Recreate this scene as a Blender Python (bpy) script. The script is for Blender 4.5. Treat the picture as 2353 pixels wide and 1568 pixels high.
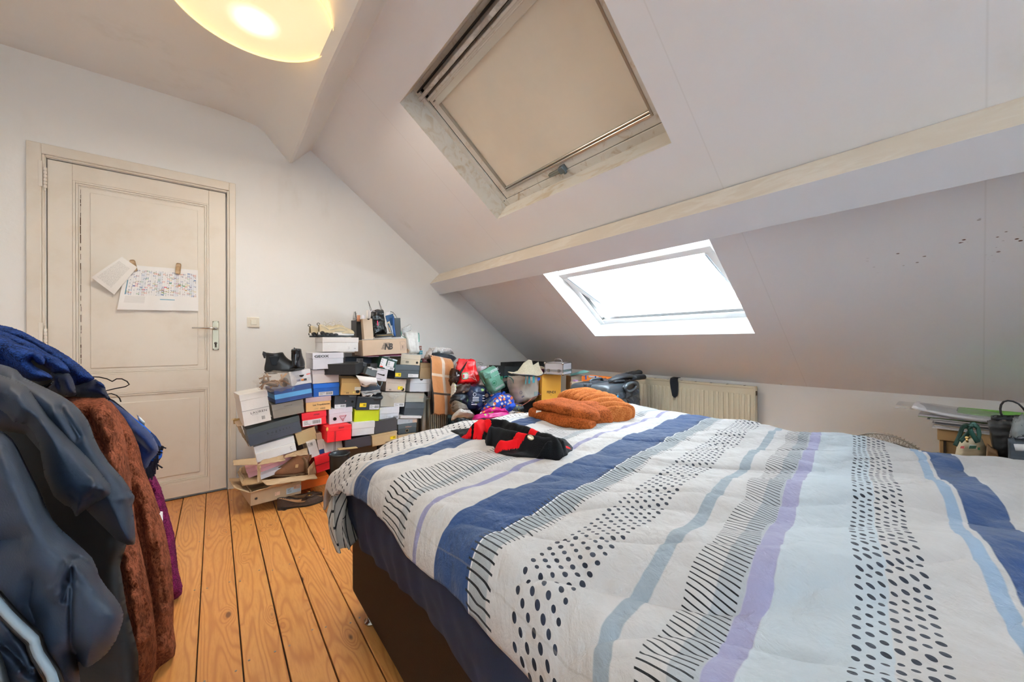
import bpy, bmesh, math, random
import numpy as np
from mathutils import Vector, Matrix, noise

random.seed(7)
for o in list(bpy.data.objects):
    bpy.data.objects.remove(o)
SC = bpy.context.scene
COL = SC.collection

# ------------------------------------------------------------------ camera
W, H = 2353, 1568
F = 854.0
YAW, PITCH, ROLL = 0.6743, 0.0007, -0.0034
CAM = np.array([0.0, 0.0, 1.0])
_f = np.array([math.sin(YAW) * math.cos(PITCH), math.cos(YAW) * math.cos(PITCH), math.sin(PITCH)])
_r = np.array([math.cos(YAW), -math.sin(YAW), 0.0])
_u = np.cross(_r, _f)
RI = math.cos(ROLL) * _r + math.sin(ROLL) * _u
UP = -math.sin(ROLL) * _r + math.cos(ROLL) * _u
cd = bpy.data.cameras.new('camera')
cam = bpy.data.objects.new('camera', cd)
COL.objects.link(cam)
cd.sensor_fit = 'HORIZONTAL'
cd.sensor_width = 36.0
cd.lens = F * 36.0 / W
cd.clip_start = 0.02
cd.clip_end = 200
cam.matrix_world = Matrix(((RI[0], UP[0], -_f[0], CAM[0]), (RI[1], UP[1], -_f[1], CAM[1]), (RI[2], UP[2], -_f[2], CAM[2]), (0, 0, 0, 1)))
SC.camera = cam

# ------------------------------------------------------------------ world, colour management
SC.view_settings.view_transform = 'Standard'
SC.view_settings.look = 'None'
SC.view_settings.exposure = 0.30
SC.view_settings.gamma = 1.0
SC.view_settings.use_curve_mapping = False
wd = bpy.data.worlds.new('sky')
SC.world = wd
wd.use_nodes = True
_bg = wd.node_tree.nodes['Background']
_bg.inputs[0].default_value = (0.78, 0.905, 0.97, 1)
SKY_STRENGTH = 100.0
LAMP_W = 17.0
FILL_TINT = '#c6c8cc'      # fill light level: tint of the curtain on the added, unseen window
_bg.inputs[1].default_value = SKY_STRENGTH

TH = math.atan(0.763)
CT, ST = math.cos(TH), math.sin(TH)
RZ0 = 2.909                      # height where the slope meets x = 0
def roof(s, y, n=0.0):
    """point on the roof: s down the slope, n outwards"""
    return Vector((s * CT + n * ST, y, RZ0 - s * ST + n * CT))
def portal(name, s0, s1, y0, y1, n):
    l = bpy.data.lights.new(name, 'AREA')
    l.shape = 'RECTANGLE'; l.size = s1 - s0; l.size_y = y1 - y0
    l.cycles.is_portal = True
    o = bpy.data.objects.new(name, l); COL.objects.link(o)
    c = roof((s0 + s1) / 2, (y0 + y1) / 2, n)
    X = Vector((CT, 0, -ST)); Y = Vector((0, -1, 0)); Z = X.cross(Y)
    Z = Vector((ST, 0, CT)); Y = Z.cross(X)
    o.matrix_world = Matrix(((X.x, Y.x, Z.x, c.x), (X.y, Y.y, Z.y, c.y), (X.z, Y.z, Z.z, c.z), (0, 0, 0, 1)))
WIN1 = (0.995, 1.823, 0.772, 1.965)
WIN2 = (2.34, 3.08, 0.805, 1.965)
portal('skylight_portal', WIN1[0], WIN1[1], WIN1[2], WIN1[3], 0.34)
portal('skylight_portal', WIN2[0], WIN2[1], WIN2[2], WIN2[3], 0.42)

def portal_at(loc, rot, sx, sy):
    l = bpy.data.lights.new('fill_portal', 'AREA'); l.shape = 'RECTANGLE'; l.size = sx; l.size_y = sy; l.cycles.is_portal = True
    o = bpy.data.objects.new('fill_portal', l); COL.objects.link(o); o.location = loc; o.rotation_euler = rot
portal_at((.1, -1.92, 1.45), (math.radians(90), 0, 0), 1.3, 1.2)  # portal for the unseen fill window added behind the camera
# ------------------------------------------------------------------ pixel -> point on a real plane
def ray(px, py):
    return Vector(((px - W / 2) / F * RI - (py - H / 2) / F * UP + _f))
C0 = Vector(CAM)
def at(px, py, ax, val):
    """point where the sight line through a photo pixel meets the plane axis=val"""
    r = ray(px, py); t = (val - C0[ax]) / r[ax]
    return C0 + r * t
def on_plane(px, py, p0, n):
    r = ray(px, py); t = (p0 - C0).dot(n) / r.dot(n)
    return C0 + r * t
def dist(px, py, d):
    r = ray(px, py); return C0 + r * d
def C2(u, v): return (700 + .12755 * u, 660 + .12755 * v)
def C3(u, v): return (520 + .12755 * u, 800 + .12755 * v)
def C4(u, v): return (740 + .12755 * u, 780 + .12755 * v)
def C5(u, v): return (520 + .15306 * u, 960 + .15306 * v)
def C6(u, v): return (740 + .12755 * u, 900 + .12755 * v)
def C7(u, v): return (960 + .14032 * u, 780 + .14032 * v)
def C8(u, v): return (1130 + .17 * u, 780 + .17 * v)

# ------------------------------------------------------------------ materials
def lin(c):
    if isinstance(c, str):
        c = tuple(int(c[i:i + 2], 16) / 255 for i in (1, 3, 5))
    return tuple((x / 12.92 if x <= .04045 else ((x + .055) / 1.055) ** 2.4) for x in c[:3]) + (1,)
class NT:
    def __init__(s, m):
        s.t = m.node_tree; s.n = s.t.nodes; s.l = s.t.links
        s.b = s.n.get('Principled BSDF')
    def new(s, ty, **k):
        n = s.n.new(ty)
        for a, b in k.items(): setattr(n, a, b)
        return n
    def put(s, sock, v):
        if isinstance(v, bpy.types.NodeSocket): s.l.new(v, sock)
        elif v is not None: sock.default_value = v
    def m(s, op, a, b=None, c=None):
        n = s.new('ShaderNodeMath', operation=op)
        for i, v in enumerate((a, b, c)):
            if v is not None: s.put(n.inputs[i], v)
        return n.outputs[0]
    def mix(s, f, a, b, bt='MIX'):
        n = s.new('ShaderNodeMix', data_type='RGBA', blend_type=bt)
        s.put(n.inputs[0], f)
        s.put(n.inputs[6], lin(a) if isinstance(a, (str, tuple)) and not isinstance(a, bpy.types.NodeSocket) else a)
        s.put(n.inputs[7], lin(b) if isinstance(b, (str, tuple)) and not isinstance(b, bpy.types.NodeSocket) else b)
        return n.outputs[2]
    def coord(s, which='Object', scale=(1, 1, 1), loc=(0, 0, 0)):
        c = s.new('ShaderNodeTexCoord'); mp = s.new('ShaderNodeMapping')
        s.l.new(c.outputs[which], mp.inputs[0]); mp.inputs[3].default_value = scale; mp.inputs[1].default_value = loc
        return mp.outputs[0]
    def noise(s, vec, scale=5, detail=3, rough=.5, dist=0, out=0):
        n = s.new('ShaderNodeTexNoise'); s.put(n.inputs['Vector'], vec)
        n.inputs['Scale'].default_value = scale; n.inputs['Detail'].default_value = detail
        n.inputs['Roughness'].default_value = rough; n.inputs['Distortion'].default_value = dist
        return n.outputs[out]
    def vor(s, vec, scale=5, feature='F1', out=0, rand=1):
        n = s.new('ShaderNodeTexVoronoi', feature=feature); s.put(n.inputs['Vector'], vec)
        n.inputs['Scale'].default_value = scale; n.inputs['Randomness'].default_value = rand
        return n.outputs[out]
    def ramp(s, f, stops):
        n = s.new('ShaderNodeValToRGB'); s.put(n.inputs[0], f)
        e = n.color_ramp.elements
        while len(e) < len(stops): e.new(.5)
        for i, (p, c) in enumerate(stops):
            e[i].position = p; e[i].color = lin(c)
        return n.outputs[0]
    def step(s, v, a, b):
        """smooth 0..1 from a to b"""
        n = s.new('ShaderNodeMapRange', interpolation_type='SMOOTHSTEP')
        s.put(n.inputs[0], v); n.inputs[1].default_value = a; n.inputs[2].default_value = b
        return n.outputs[0]
    def band(s, v, a, b, e=.0015):
        return s.m('MULTIPLY', s.step(v, a - e, a + e), s.m('SUBTRACT', 1.0, s.step(v, b - e, b + e)))
    def bump(s, h, strength=.3, d=.01):
        n = s.new('ShaderNodeBump'); s.put(n.inputs['Height'], h)
        n.inputs['Strength'].default_value = strength; n.inputs['Distance'].default_value = d
        s.l.new(n.outputs[0], s.b.inputs['Normal'])
    def col(s, v): s.put(s.b.inputs['Base Color'], v)
    def sep(s, vec):
        n = s.new('ShaderNodeSeparateXYZ'); s.l.new(vec, n.inputs[0]); return n.outputs
_mats = {}
def mat(name, color='#cccccc', rough=.6, metal=0, bump=0, bscale=60, var=0, vscale=6, sheen=0, coat=0, spec=None, trans=0, alpha=1):
    key = (name, color, rough, metal, bump, bscale, var, vscale)
    if key in _mats: return _mats[key]
    m = bpy.data.materials.new(name); m.use_nodes = True; t = NT(m)
    t.b.inputs['Base Color'].default_value = lin(color)
    t.b.inputs['Roughness'].default_value = rough; t.b.inputs['Metallic'].default_value = metal
    if spec is not None: t.b.inputs['Specular IOR Level'].default_value = spec
    if sheen:
        t.b.inputs['Sheen Weight'].default_value = sheen * .5; t.b.inputs['Specular IOR Level'].default_value = .12
    if coat: t.b.inputs['Coat Weight'].default_value = coat
    if trans: t.b.inputs['Transmission Weight'].default_value = trans
    if alpha < 1: t.b.inputs['Alpha'].default_value = alpha
    v = t.coord()
    if var:
        n = t.noise(v, vscale, 4)
        c = lin(color); d = tuple(max(0, x * (1 - var)) for x in c[:3]) + (1,)
        mx = t.new('ShaderNodeMix', data_type='RGBA'); t.l.new(t.step(n, .35, .65), mx.inputs[0])
        mx.inputs[6].default_value = d; mx.inputs[7].default_value = c
        t.col(mx.outputs[2])
    if bump:
        t.bump(t.noise(v, bscale, 5), bump, .004)
    _mats[key] = m
    return m
def card(color, rough=.55): return mat('card', color, rough, bump=.08, bscale=150, var=.06, vscale=9)

# ------------------------------------------------------------------ objects
def link(name, mesh, m=None, parent=None, smooth=False):
    o = bpy.data.objects.new(name, mesh); COL.objects.link(o)
    if m is not None:
        for mm in (m if isinstance(m, (list, tuple)) else [m]): mesh.materials.append(mm)
    if parent is not None: o.parent = parent
    if smooth:
        mesh.polygons.foreach_set('use_smooth', [True] * len(mesh.polygons))
    return o
def tag(o, label=None, cat=None, group=None, kind=None):
    for k, v in (('label', label), ('category', cat), ('group', group), ('kind', kind)):
        if v: o[k] = v
    return o
def empty(name, M, label, cat, group=None):
    o = bpy.data.objects.new(name, None); COL.objects.link(o); o.empty_display_size = .05
    o.matrix_world = M if isinstance(M, Matrix) else Matrix.Translation(M)
    return tag(o, label, cat, group)
def struct(name, mesh, m, parent=None, smooth=False):
    o = link(name, mesh, m, parent, smooth)
    if parent is None: o['kind'] = 'structure'
    return o
class MB:
    """collects shapes into one mesh"""
    def __init__(s): s.bm = bmesh.new()
    def quad(s, *ps):
        vs = [s.bm.verts.new(p) for p in ps]; s.bm.faces.new(vs); return s
    def box(s, x0, x1, y0, y1, z0, z1, bev=0, M=None, seg=1):
        vs = [s.bm.verts.new((x, y, z)) for x in (x0, x1) for y in (y0, y1) for z in (z0, z1)]
        fs = [s.bm.faces.new([vs[i] for i in f]) for f in ((0, 1, 3, 2), (4, 6, 7, 5), (0, 4, 5, 1), (2, 3, 7, 6), (0, 2, 6, 4), (1, 5, 7, 3))]
        if bev:
            es = list({e for f in fs for e in f.edges})
            r = bmesh.ops.bevel(s.bm, geom=es, offset=bev, segments=seg, affect='EDGES', profile=.6)
            vs = list({v for v in r['verts']} | {v for v in vs if v.is_valid})
        if M is not None: bmesh.ops.transform(s.bm, matrix=M, verts=[v for v in vs if v.is_valid])
        return s
    def cyl(s, p0, p1, r0, r1=None, n=16, caps=True):
        p0, p1 = Vector(p0), Vector(p1); r1 = r0 if r1 is None else r1
        d = (p1 - p0).normalized(); a = d.orthogonal().normalized(); b = d.cross(a)
        A = [s.bm.verts.new(p0 + (a * math.cos(t) + b * math.sin(t)) * r0) for t in [i * 2 * math.pi / n for i in range(n)]]
        B = [s.bm.verts.new(p1 + (a * math.cos(t) + b * math.sin(t)) * r1) for t in [i * 2 * math.pi / n for i in range(n)]]
        for i in range(n): s.bm.faces.new((A[i], A[(i + 1) % n], B[(i + 1) % n], B[i]))
        if caps: s.bm.faces.new(A[::-1]); s.bm.faces.new(B)
        return s
    def tube(s, pts, r, n=8, caps=True):
        pts = [Vector(p) for p in pts]; rings = []
        a = (pts[1] - pts[0]).orthogonal().normalized()
        for i, p in enumerate(pts):
            d = (pts[min(i + 1, len(pts) - 1)] - pts[max(i - 1, 0)]).normalized()
            a = (a - d * a.dot(d)).normalized(); b = d.cross(a)
            rr = r[i] if isinstance(r, list) else r
            ra, rb = rr if isinstance(rr, tuple) else (rr, rr)
            rings.append([s.bm.verts.new(p + a * ra * math.cos(k * 2 * math.pi / n) + b * rb * math.sin(k * 2 * math.pi / n)) for k in range(n)])
        for A, B in zip(rings, rings[1:]):
            for k in range(n): s.bm.faces.new((A[k], A[(k + 1) % n], B[(k + 1) % n], B[k]))
        if caps: s.bm.faces.new(rings[0][::-1]); s.bm.faces.new(rings[-1])
        return s
    def prism(s, poly, fn, t0, t1):
        """poly: 2d points; fn(u,v,t)->3d"""
        A = [s.bm.verts.new(fn(u, v, t0)) for u, v in poly]; B = [s.bm.verts.new(fn(u, v, t1)) for u, v in poly]
        s.bm.faces.new(A[::-1]); s.bm.faces.new(B); n = len(poly)
        for i in range(n): s.bm.faces.new((A[i], A[(i + 1) % n], B[(i + 1) % n], B[i]))
        return s
    def lathe(s, prof, c=(0, 0, 0), n=32, axis=2):
        rings = []
        for r, h in prof:
            ring = []
            for k in range(n):
                t = k * 2 * math.pi / n; v = [r * math.cos(t), r * math.sin(t), h]
                if axis == 1: v = [v[0], v[2], v[1]]
                if axis == 0: v = [v[2], v[0], v[1]]
                ring.append(s.bm.verts.new(Vector(v) + Vector(c)))
            rings.append(ring)
        for A, B in zip(rings, rings[1:]):
            for k in range(n): s.bm.faces.new((A[k], A[(k + 1) % n], B[(k + 1) % n], B[k]))
        return s
    def ball(s, c, rx, ry=None, rz=None, n=12, M=None):
        ry = ry or rx; rz = rz or rx
        r = bmesh.ops.create_uvsphere(s.bm, u_segments=n, v_segments=max(6, n // 2), radius=1)
        bmesh.ops.transform(s.bm, matrix=Matrix.Translation(c) @ (M or Matrix()) @ Matrix.Diagonal((rx, ry, rz, 1)), verts=r['verts'])
        return s
    def mesh(s, name='m'):
        bmesh.ops.recalc_face_normals(s.bm, faces=s.bm.faces[:])
        me = bpy.data.meshes.new(name); s.bm.to_mesh(me); s.bm.free(); return me
    def obj(s, name, m, parent=None, smooth=False): return link(name, s.mesh(name), m, parent, smooth)
def subsurf(o, n=2):
    k = o.modifiers.new('sub', 'SUBSURF'); k.levels = n; k.render_levels = n; return o
def gridmesh(name, nu, nv, fn, thick=0, closed_u=False, uv=None):
    """fn(i/nu, j/nv) -> point; grid with UVs; thick adds a solid back through a modifier"""
    U = np.linspace(0, 1, nu + 1); V = np.linspace(0, 1, nv + 1)
    vs = [tuple(fn(u, v)) for v in V for u in U]
    w = nu + 1
    fs = [(j * w + i, j * w + i + 1, (j + 1) * w + i + 1, (j + 1) * w + i) for j in range(nv) for i in range(nu)]
    me = bpy.data.meshes.new(name); me.from_pydata(vs, [], fs)
    ul = me.uv_layers.new(name='uv')
    idx = np.array([v for f in fs for v in f])
    uvs = np.array([(uv(u, v) if uv else (u, v)) for v in V for u in U], dtype=np.float32)
    ul.data.foreach_set('uv', uvs[idx].ravel())
    me.polygons.foreach_set('use_smooth', [True] * len(fs))
    return me
def solid(o, t, off=-1):
    k = o.modifiers.new('solid', 'SOLIDIFY'); k.thickness = t; k.offset = off; return o
def fbm(p, f=1.0, o=4):
    return noise.fractal(Vector(p) * f, 1.0, 2.0, o)
def lerp(a, b, t): return a + (b - a) * t
def smooth(t): t = max(0, min(1, t)); return t * t * (3 - 2 * t)
def frame_of(p0, p1, p2):
    """matrix with x along p0->p1, z towards p2, y away from the viewer"""
    x = (p1 - p0).normalized(); z = (p2 - p0); z = (z - x * z.dot(x)).normalized(); y = z.cross(x)
    return Matrix(((x.x, y.x, z.x, p0.x), (x.y, y.y, z.y, p0.y), (x.z, y.z, z.z, p0.z), (0, 0, 0, 1)))
def pillow(name, quad, depth, m, parent=None, bulge=.5, crump=.004, cf=12, nu=26, nv=26, seed=0, edge=.35, sub=0):
    """puffed closed bag: quad = bl, br, tr, tl world points of the near face; depth = thickness away from the viewer"""
    bl, br, tr, tl = quad
    nrm = ((br - bl).cross(tl - bl)).normalized()
    c = (bl + br + tr + tl) / 4
    if nrm.dot(C0 - c) < 0: nrm = -nrm
    def fn(side):
        def g(u, v):
            p = lerp(lerp(bl, br, u), lerp(tl, tr, u), v)
            e = (max(0, min(1, min(u, 1 - u) / edge)) * max(0, min(1, min(v, 1 - v) / edge)))
            e = (1 - (1 - e) ** 2) ** .5 if e < 1 else 1
            off = e * depth * bulge if side else -depth * (1 - bulge) * e
            q = Vector(p) + nrm * (off - depth * .5)
            k = fbm((q.x + seed * 7.1, q.y, q.z), cf, 4); k2 = noise.noise(Vector((q.x - seed, q.y, q.z)) * cf * .5)
            ridge = 1 - abs(k2) * 2
            return q + nrm * crump * (k * 1.2 + ridge) * (1 if side else -1) * (.3 + e) + Vector((fbm((v * 3, seed, 0), 1.5), 0, fbm((u * 3, seed + 5, 1), 1.5))) * crump * (1.5 if e < .2 else .7)
        return g
    a = gridmesh(name, nu, nv, fn(True)); b = gridmesh(name, nu, nv, fn(False))
    bm = bmesh.new(); bm.from_mesh(a); n = len(bm.verts); bm.from_mesh(b)
    bmesh.ops.remove_doubles(bm, verts=bm.verts[:], dist=crump * .4 + 1e-5)
    bm.verts.index_update()
    bd = [e for e in bm.edges if e.is_boundary]
    try: bmesh.ops.bridge_loops(bm, edges=bd)
    except Exception: pass
    bmesh.ops.recalc_face_normals(bm, faces=bm.faces[:])
    for f in bm.faces: f.smooth = True
    bm.to_mesh(a); bm.free(); bpy.data.meshes.remove(b)
    o = link(name, a, m, parent)
    if sub: subsurf(o, sub)
    return o
def local(o, root):
    """keep a world-space mesh in place while making it a child of root"""
    o.parent = root; o.matrix_parent_inverse = root.matrix_world.inverted(); return o
_dg = []
def text(body, size, m, parent=None, M=None, name='lettering', ext=.0002, align='LEFT', shear=0, space=1.0, bold=0, sx=1.0):
    cu = bpy.data.curves.new(name, 'FONT'); cu.body = body; cu.size = size; cu.extrude = ext; cu.align_x = align
    cu.shear = shear; cu.space_character = space; cu.offset = bold; cu.resolution_u = 2
    t = bpy.data.objects.new(name, cu); COL.objects.link(t)
    bpy.context.view_layer.update()
    me = bpy.data.meshes.new_from_object(t.evaluated_get(bpy.context.evaluated_depsgraph_get()))
    bpy.data.objects.remove(t)
    if sx != 1: me.transform(Matrix.Diagonal((sx, 1, 1, 1)))
    o = link(name, me, m, parent)
    if M is not None: o.matrix_local = M
    return o
# ================================================================== ROOM
YW = 3.184            # door wall
XK = 2.881            # knee wall
XL, YB = -1.35, -1.75
ZC = 2.565
def wallmat(name, color, dirt='#cfc6b8'):
    m = bpy.data.materials.new(name); m.use_nodes = True; t = NT(m)
    v = t.coord()
    n = t.noise(v, 1.6, 5, .6)
    n2 = t.noise(t.coord(scale=(1, 1, .25)), 7, 4, .6)
    f = t.m('MULTIPLY', t.step(n, .52, .74), t.step(n2, .45, .8))
    t.col(t.mix(t.m('MULTIPLY', f, .35), color, dirt))
    t.b.inputs['Roughness'].default_value = .85
    t.b.inputs['Specular IOR Level'].default_value = .25
    t.bump(t.noise(v, 22, 6, .6), .10, .01)
    return m
M_WALL = wallmat('painted_plaster', '#f5f6f6')
M_CEIL = wallmat('ceiling_plaster', '#f4f4f3')
def stain(name, base, tint, lo=.38, hi=.62, scale=(1, .35, 1)):
    m = bpy.data.materials.new(name); m.use_nodes = True; t = NT(m)
    v = t.coord(scale=scale)
    f = t.noise(v, 16, 5, .6, 1.2)
    g = t.noise(t.coord(), 3, 3)
    k = t.m('MULTIPLY', t.step(f, lo, hi), t.step(g, .3, .6))
    t.col(t.mix(k, base, tint)); t.b.inputs['Roughness'].default_value = .7
    t.bump(f, .15, .006)
    return m
M_BEAMF = stain('stained_beam_paint', '#ddd0bf', '#e6ddd0')
M_REVEAL = stain('stained_reveal', '#e2ddd4', '#cbb99f', .45, .7)

# --- floor: dark subfloor with separate pine boards
def pine():
    m = bpy.data.materials.new('pine_board'); m.use_nodes = True; t = NT(m)
    oi = t.new('ShaderNodeObjectInfo'); rnd = oi.outputs['Random']
    tc = t.new('ShaderNodeTexCoord'); s = t.sep(tc.outputs['Object'])
    cx = t.new('ShaderNodeCombineXYZ')
    t.put(cx.inputs[0], s[0]); t.put(cx.inputs[1], t.m('MULTIPLY_ADD', s[1], .11, t.m('MULTIPLY', rnd, 37.0))); t.put(cx.inputs[2], t.m('MULTIPLY', rnd, 11.0))
    v = cx.outputs[0]
    # knots, stretched cells
    kx = t.new('ShaderNodeCombineXYZ'); t.put(kx.inputs[0], s[0]); t.put(kx.inputs[1], t.m('MULTIPLY_ADD', s[1], .42, t.m('MULTIPLY', rnd, 53.0))); t.put(kx.inputs[2], 0.0)
    kd = t.vor(kx.outputs[0], 9)
    knot = t.m('SUBTRACT', 1.0, t.step(kd, .045, .095))
    halo = t.m('SUBTRACT', 1.0, t.step(kd, .05, .30))
    warp = t.m('MULTIPLY', halo, .035)
    n0 = t.noise(v, 9, 2, .4)
    ph = t.m('ADD', t.m('MULTIPLY', n0, 12.0), t.m('MULTIPLY', warp, 45.0))
    rings = t.m('SINE', t.m('MULTIPLY', ph, 11.0))
    rings = t.m('POWER', t.m('MULTIPLY_ADD', rings, .5, .5), 2.5)
    fine = t.noise(v, 180, 3, .6)
    base = t.mix(rings, '#d3934f', '#bd7a3c')
    base = t.mix(t.m('MULTIPLY', t.step(fine, .4, .7), .35), base, '#b9743a')
    base = t.mix(t.m('MULTIPLY', halo, .25), base, '#a8612c')
    base = t.mix(knot, base, '#5e3a20')
    blot = t.step(t.noise(kx.outputs[0], 4.2, 4, .6), .62, .75)
    base = t.mix(t.m('MULTIPLY', blot, .30), base, '#8a4a20')
    tone = t.m('MULTIPLY_ADD', rnd, .34, -.10)
    base = t.mix(t.m('MAXIMUM', tone, 0.0), base, '#c06a28')
    t.col(base)
    t.put(t.b.inputs['Roughness'], t.m('MULTIPLY_ADD', fine, .2, .28))
    t.b.inputs['Coat Weight'].default_value = .25; t.b.inputs['Coat Roughness'].default_value = .25
    t.bump(t.m('ADD', t.m('MULTIPLY', fine, .4), knot), .12, .003)
    return m
M_PINE = pine()
M_GAP = mat('dark_gap', '#1c120b', .9)
fl = struct('floor', MB().box(XL - .1, XK + .15, YB - .1, YW + .15, -.05, -.016).mesh('floor'), M_GAP)
bx = [-1.35, -1.262, -1.15, -1.04, -.93, -.82, -.71, -.60, -.49, -.38, -.27, -.16, -.0465, .0645, .173, .283, .393, .507, .62, .735, .85]
while bx[-1] < XK: bx.append(bx[-1] + .113)
nailpos = []
for i, (a, b) in enumerate(zip(bx, bx[1:])):
    g = .0014 + .0010 * random.random()
    me = MB().box(a + g, b - g, YB, YW, -.02, 0, .0016).mesh('floor_board')
    me.transform(Matrix.Translation((-(a + b) / 2, 0, 0)))
    o = link('floor_board', me, M_PINE, fl); o.location = ((a + b) / 2, 0, random.uniform(-.0008, .0008))
    if -.3 < a < .8:
        for y in (1.42, 1.95, 2.46, 2.95):
            for q in (.018, b - a - .02): nailpos.append((a + q + random.uniform(-.004, .004), y + random.uniform(-.03, .03)))
mb = MB()
for x, y in nailpos: mb.cyl((x, y, -.002), (x, y, .0009), .0032, n=8)
o = mb.obj('nail_heads', mat('steel_nail', '#8d8a86', .4, .8), fl); o['kind'] = 'stuff'

# --- walls
DX0, DX1, DZ1 = -.722, .066, 2.016
mb = MB()
prof_top = []     # underside profile of ceiling at the door wall
mb.quad((XL - .1, YW, -.03), (DX0, YW, -.03), (DX0, YW, ZC + .3), (XL - .1, YW, ZC + .3))
mb.quad((DX0, YW, DZ1), (DX1, YW, DZ1), (DX1, YW, ZC + .3), (DX0, YW, ZC + .3))
mb.quad((DX1, YW, -.03), (XK + .1, YW, -.03), (XK + .1, YW, ZC + .3), (DX1, YW, ZC + .3))
for q in ((DX0, DX0), (DX1, DX1)): mb.quad((q[0], YW, -.03), (q[0], YW + .06, -.03), (q[0], YW + .06, DZ1), (q[0], YW, DZ1))
mb.quad((DX0, YW + .06, -.03), (DX1, YW + .06, -.03), (DX1, YW + .06, DZ1), (DX0, YW + .06, DZ1))
mb.quad((DX0 - .1, YW + .001, DZ1), (DX1 + .1, YW + .001, DZ1), (DX1 + .1, YW + .1, DZ1), (DX0 - .1, YW + .1, DZ1)); mb.box(DX0 - .1, DX1 + .1, YW + .062, YW + .09, -.04, DZ1 + .1)  # unseen slab behind the door added to block light leaking round it
struct('wall_front', mb.mesh(), M_WALL)
struct('wall_right', MB().box(XK, XK + .08, YB, YW, -.03, .735).mesh(), M_WALL)
struct('wall_left', MB().box(XL - .08, XL, YB, YW, -.03, ZC + .1).mesh(), M_WALL)
WX0, WX1, WZ0, WZ1 = -.55, .75, .85, 2.05
mb = MB(); mb.box(XL, WX0, YB - .12, YB, -.03, ZC + .1); mb.box(WX1, XK + .1, YB - .12, YB, -.03, ZC + .1); mb.box(WX0, WX1, YB - .12, YB, -.03, WZ0); mb.box(WX0, WX1, YB - .12, YB, WZ1, ZC + .1)
struct('wall_back', mb.mesh(), M_WALL)

# --- flat ceiling with a soft curve down to the upper purlin
prof = [(XL, ZC), (-.3, ZC), (.017, ZC - .002), (.143, 2.549), (.20, 2.540), (.25, 2.527), (.285, 2.502), (.311, 2.469), (.437, 2.331), (.452, 2.334), (.573, 2.468), (.60, 2.46)]
vs, fs = [], []
NY = 24
for j in range(NY + 1):
    y = lerp(YB, YW + .01, j / NY)
    wob = .006 * math.sin(y * 2.1) + .004 * math.sin(y * 5.3)
    for i, (x, z) in enumerate(prof): vs.append((x + (wob if 3 < i < 10 else 0), y, z + (wob * .5 if 5 < i < 10 else 0)))
n = len(prof)
for j in range(NY):
    for i in range(n - 1): fs.append((j * n + i, j * n + i + 1, (j + 1) * n + i + 1, (j + 1) * n + i))
me = bpy.data.meshes.new('ceiling'); me.from_pydata(vs, [], fs)
struct('ceiling', me, M_CEIL)
for i, p in enumerate(me.polygons): p.use_smooth = (i % (n - 1)) not in (7, 8, 9)
# blocker above the flat ceiling (loft floor)
struct('ceiling', MB().box(XL, .60, YB, YW + .06, ZC + .06, ZC + .10).mesh(), M_CEIL)

# --- sloped ceiling with two openings
S_TOP, S_BOT = .56 / CT, XK / CT
def cells(n):
    ss = [S_TOP, WIN1[0], WIN1[1], WIN2[0], WIN2[1], S_BOT + (.35 if n > .1 else 0)]
    ys = [YB, WIN1[2], WIN2[2], WIN1[3], YW + .01]
    out = []
    for i in range(5):
        for j in range(4):
            sm, ym = (ss[i] + ss[i + 1]) / 2, (ys[j] + ys[j + 1]) / 2
            if any(w[0] < sm < w[1] and w[2] < ym < w[3] for w in (WIN1, WIN2)): continue
            out.append((ss[i], ss[i + 1], ys[j], ys[j + 1]))
    return out
def slopemat():
    m = wallmat('sloped_plaster', '#f1f1f4', '#cfc8bf'); t = NT(m)
    old = t.b.inputs['Base Color'].links[0].from_socket
    tc = t.new('ShaderNodeTexCoord'); v = tc.outputs['Object']; s = t.sep(v)
    # brown specks and smudges right of the window, low on the slope
    reg = t.m('MULTIPLY', t.band(s[1], -.22, .25, .05), t.band(s[0], 1.98, 2.12, .03))
    sp = t.m('SUBTRACT', 1.0, t.step(t.vor(t.coord(scale=(1, .6, 1)), 55), .12, .2))
    pick = t.step(t.noise(v, 14, 2), .56, .62)
    c = t.mix(t.m('MULTIPLY', t.m('MULTIPLY', reg, sp), pick), old, '#6b4632')
    # plasterboard joints
    for y in (-.02, .66, 2.15):
        c = t.mix(t.m('MULTIPLY', t.band(s[1], y, y + .004, .002), .10), c, '#8f8577')
    t.col(c)
    return m
M_SLOPE = slopemat()
mb = MB()
for s0, s1, y0, y1 in cells(0): mb.quad(roof(s0, y0), roof(s1, y0), roof(s1, y1), roof(s0, y1))
struct('ceiling_slope', mb.mesh(), M_SLOPE)
# outer roof, red tiles just visible through the open sash
def tilemat():
    m = bpy.data.materials.new('roof_tiles'); m.use_nodes = True; t = NT(m)
    n = t.noise(t.coord(), 30, 4)
    t.col(t.mix(n, '#7d3f2c', '#a9644a')); t.b.inputs['Roughness'].default_value = .9
    return m
mb = MB()
for s0, s1, y0, y1 in cells(.25): mb.quad(roof(s0, y0, .20), roof(s1, y0, .20), roof(s1, y1, .20), roof(s0, y1, .20))
mb.box(XL - .2, .62, YB - .1, YW + .2, 2.76, 2.80)
struct('roof_outer', mb.mesh(), tilemat())
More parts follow.
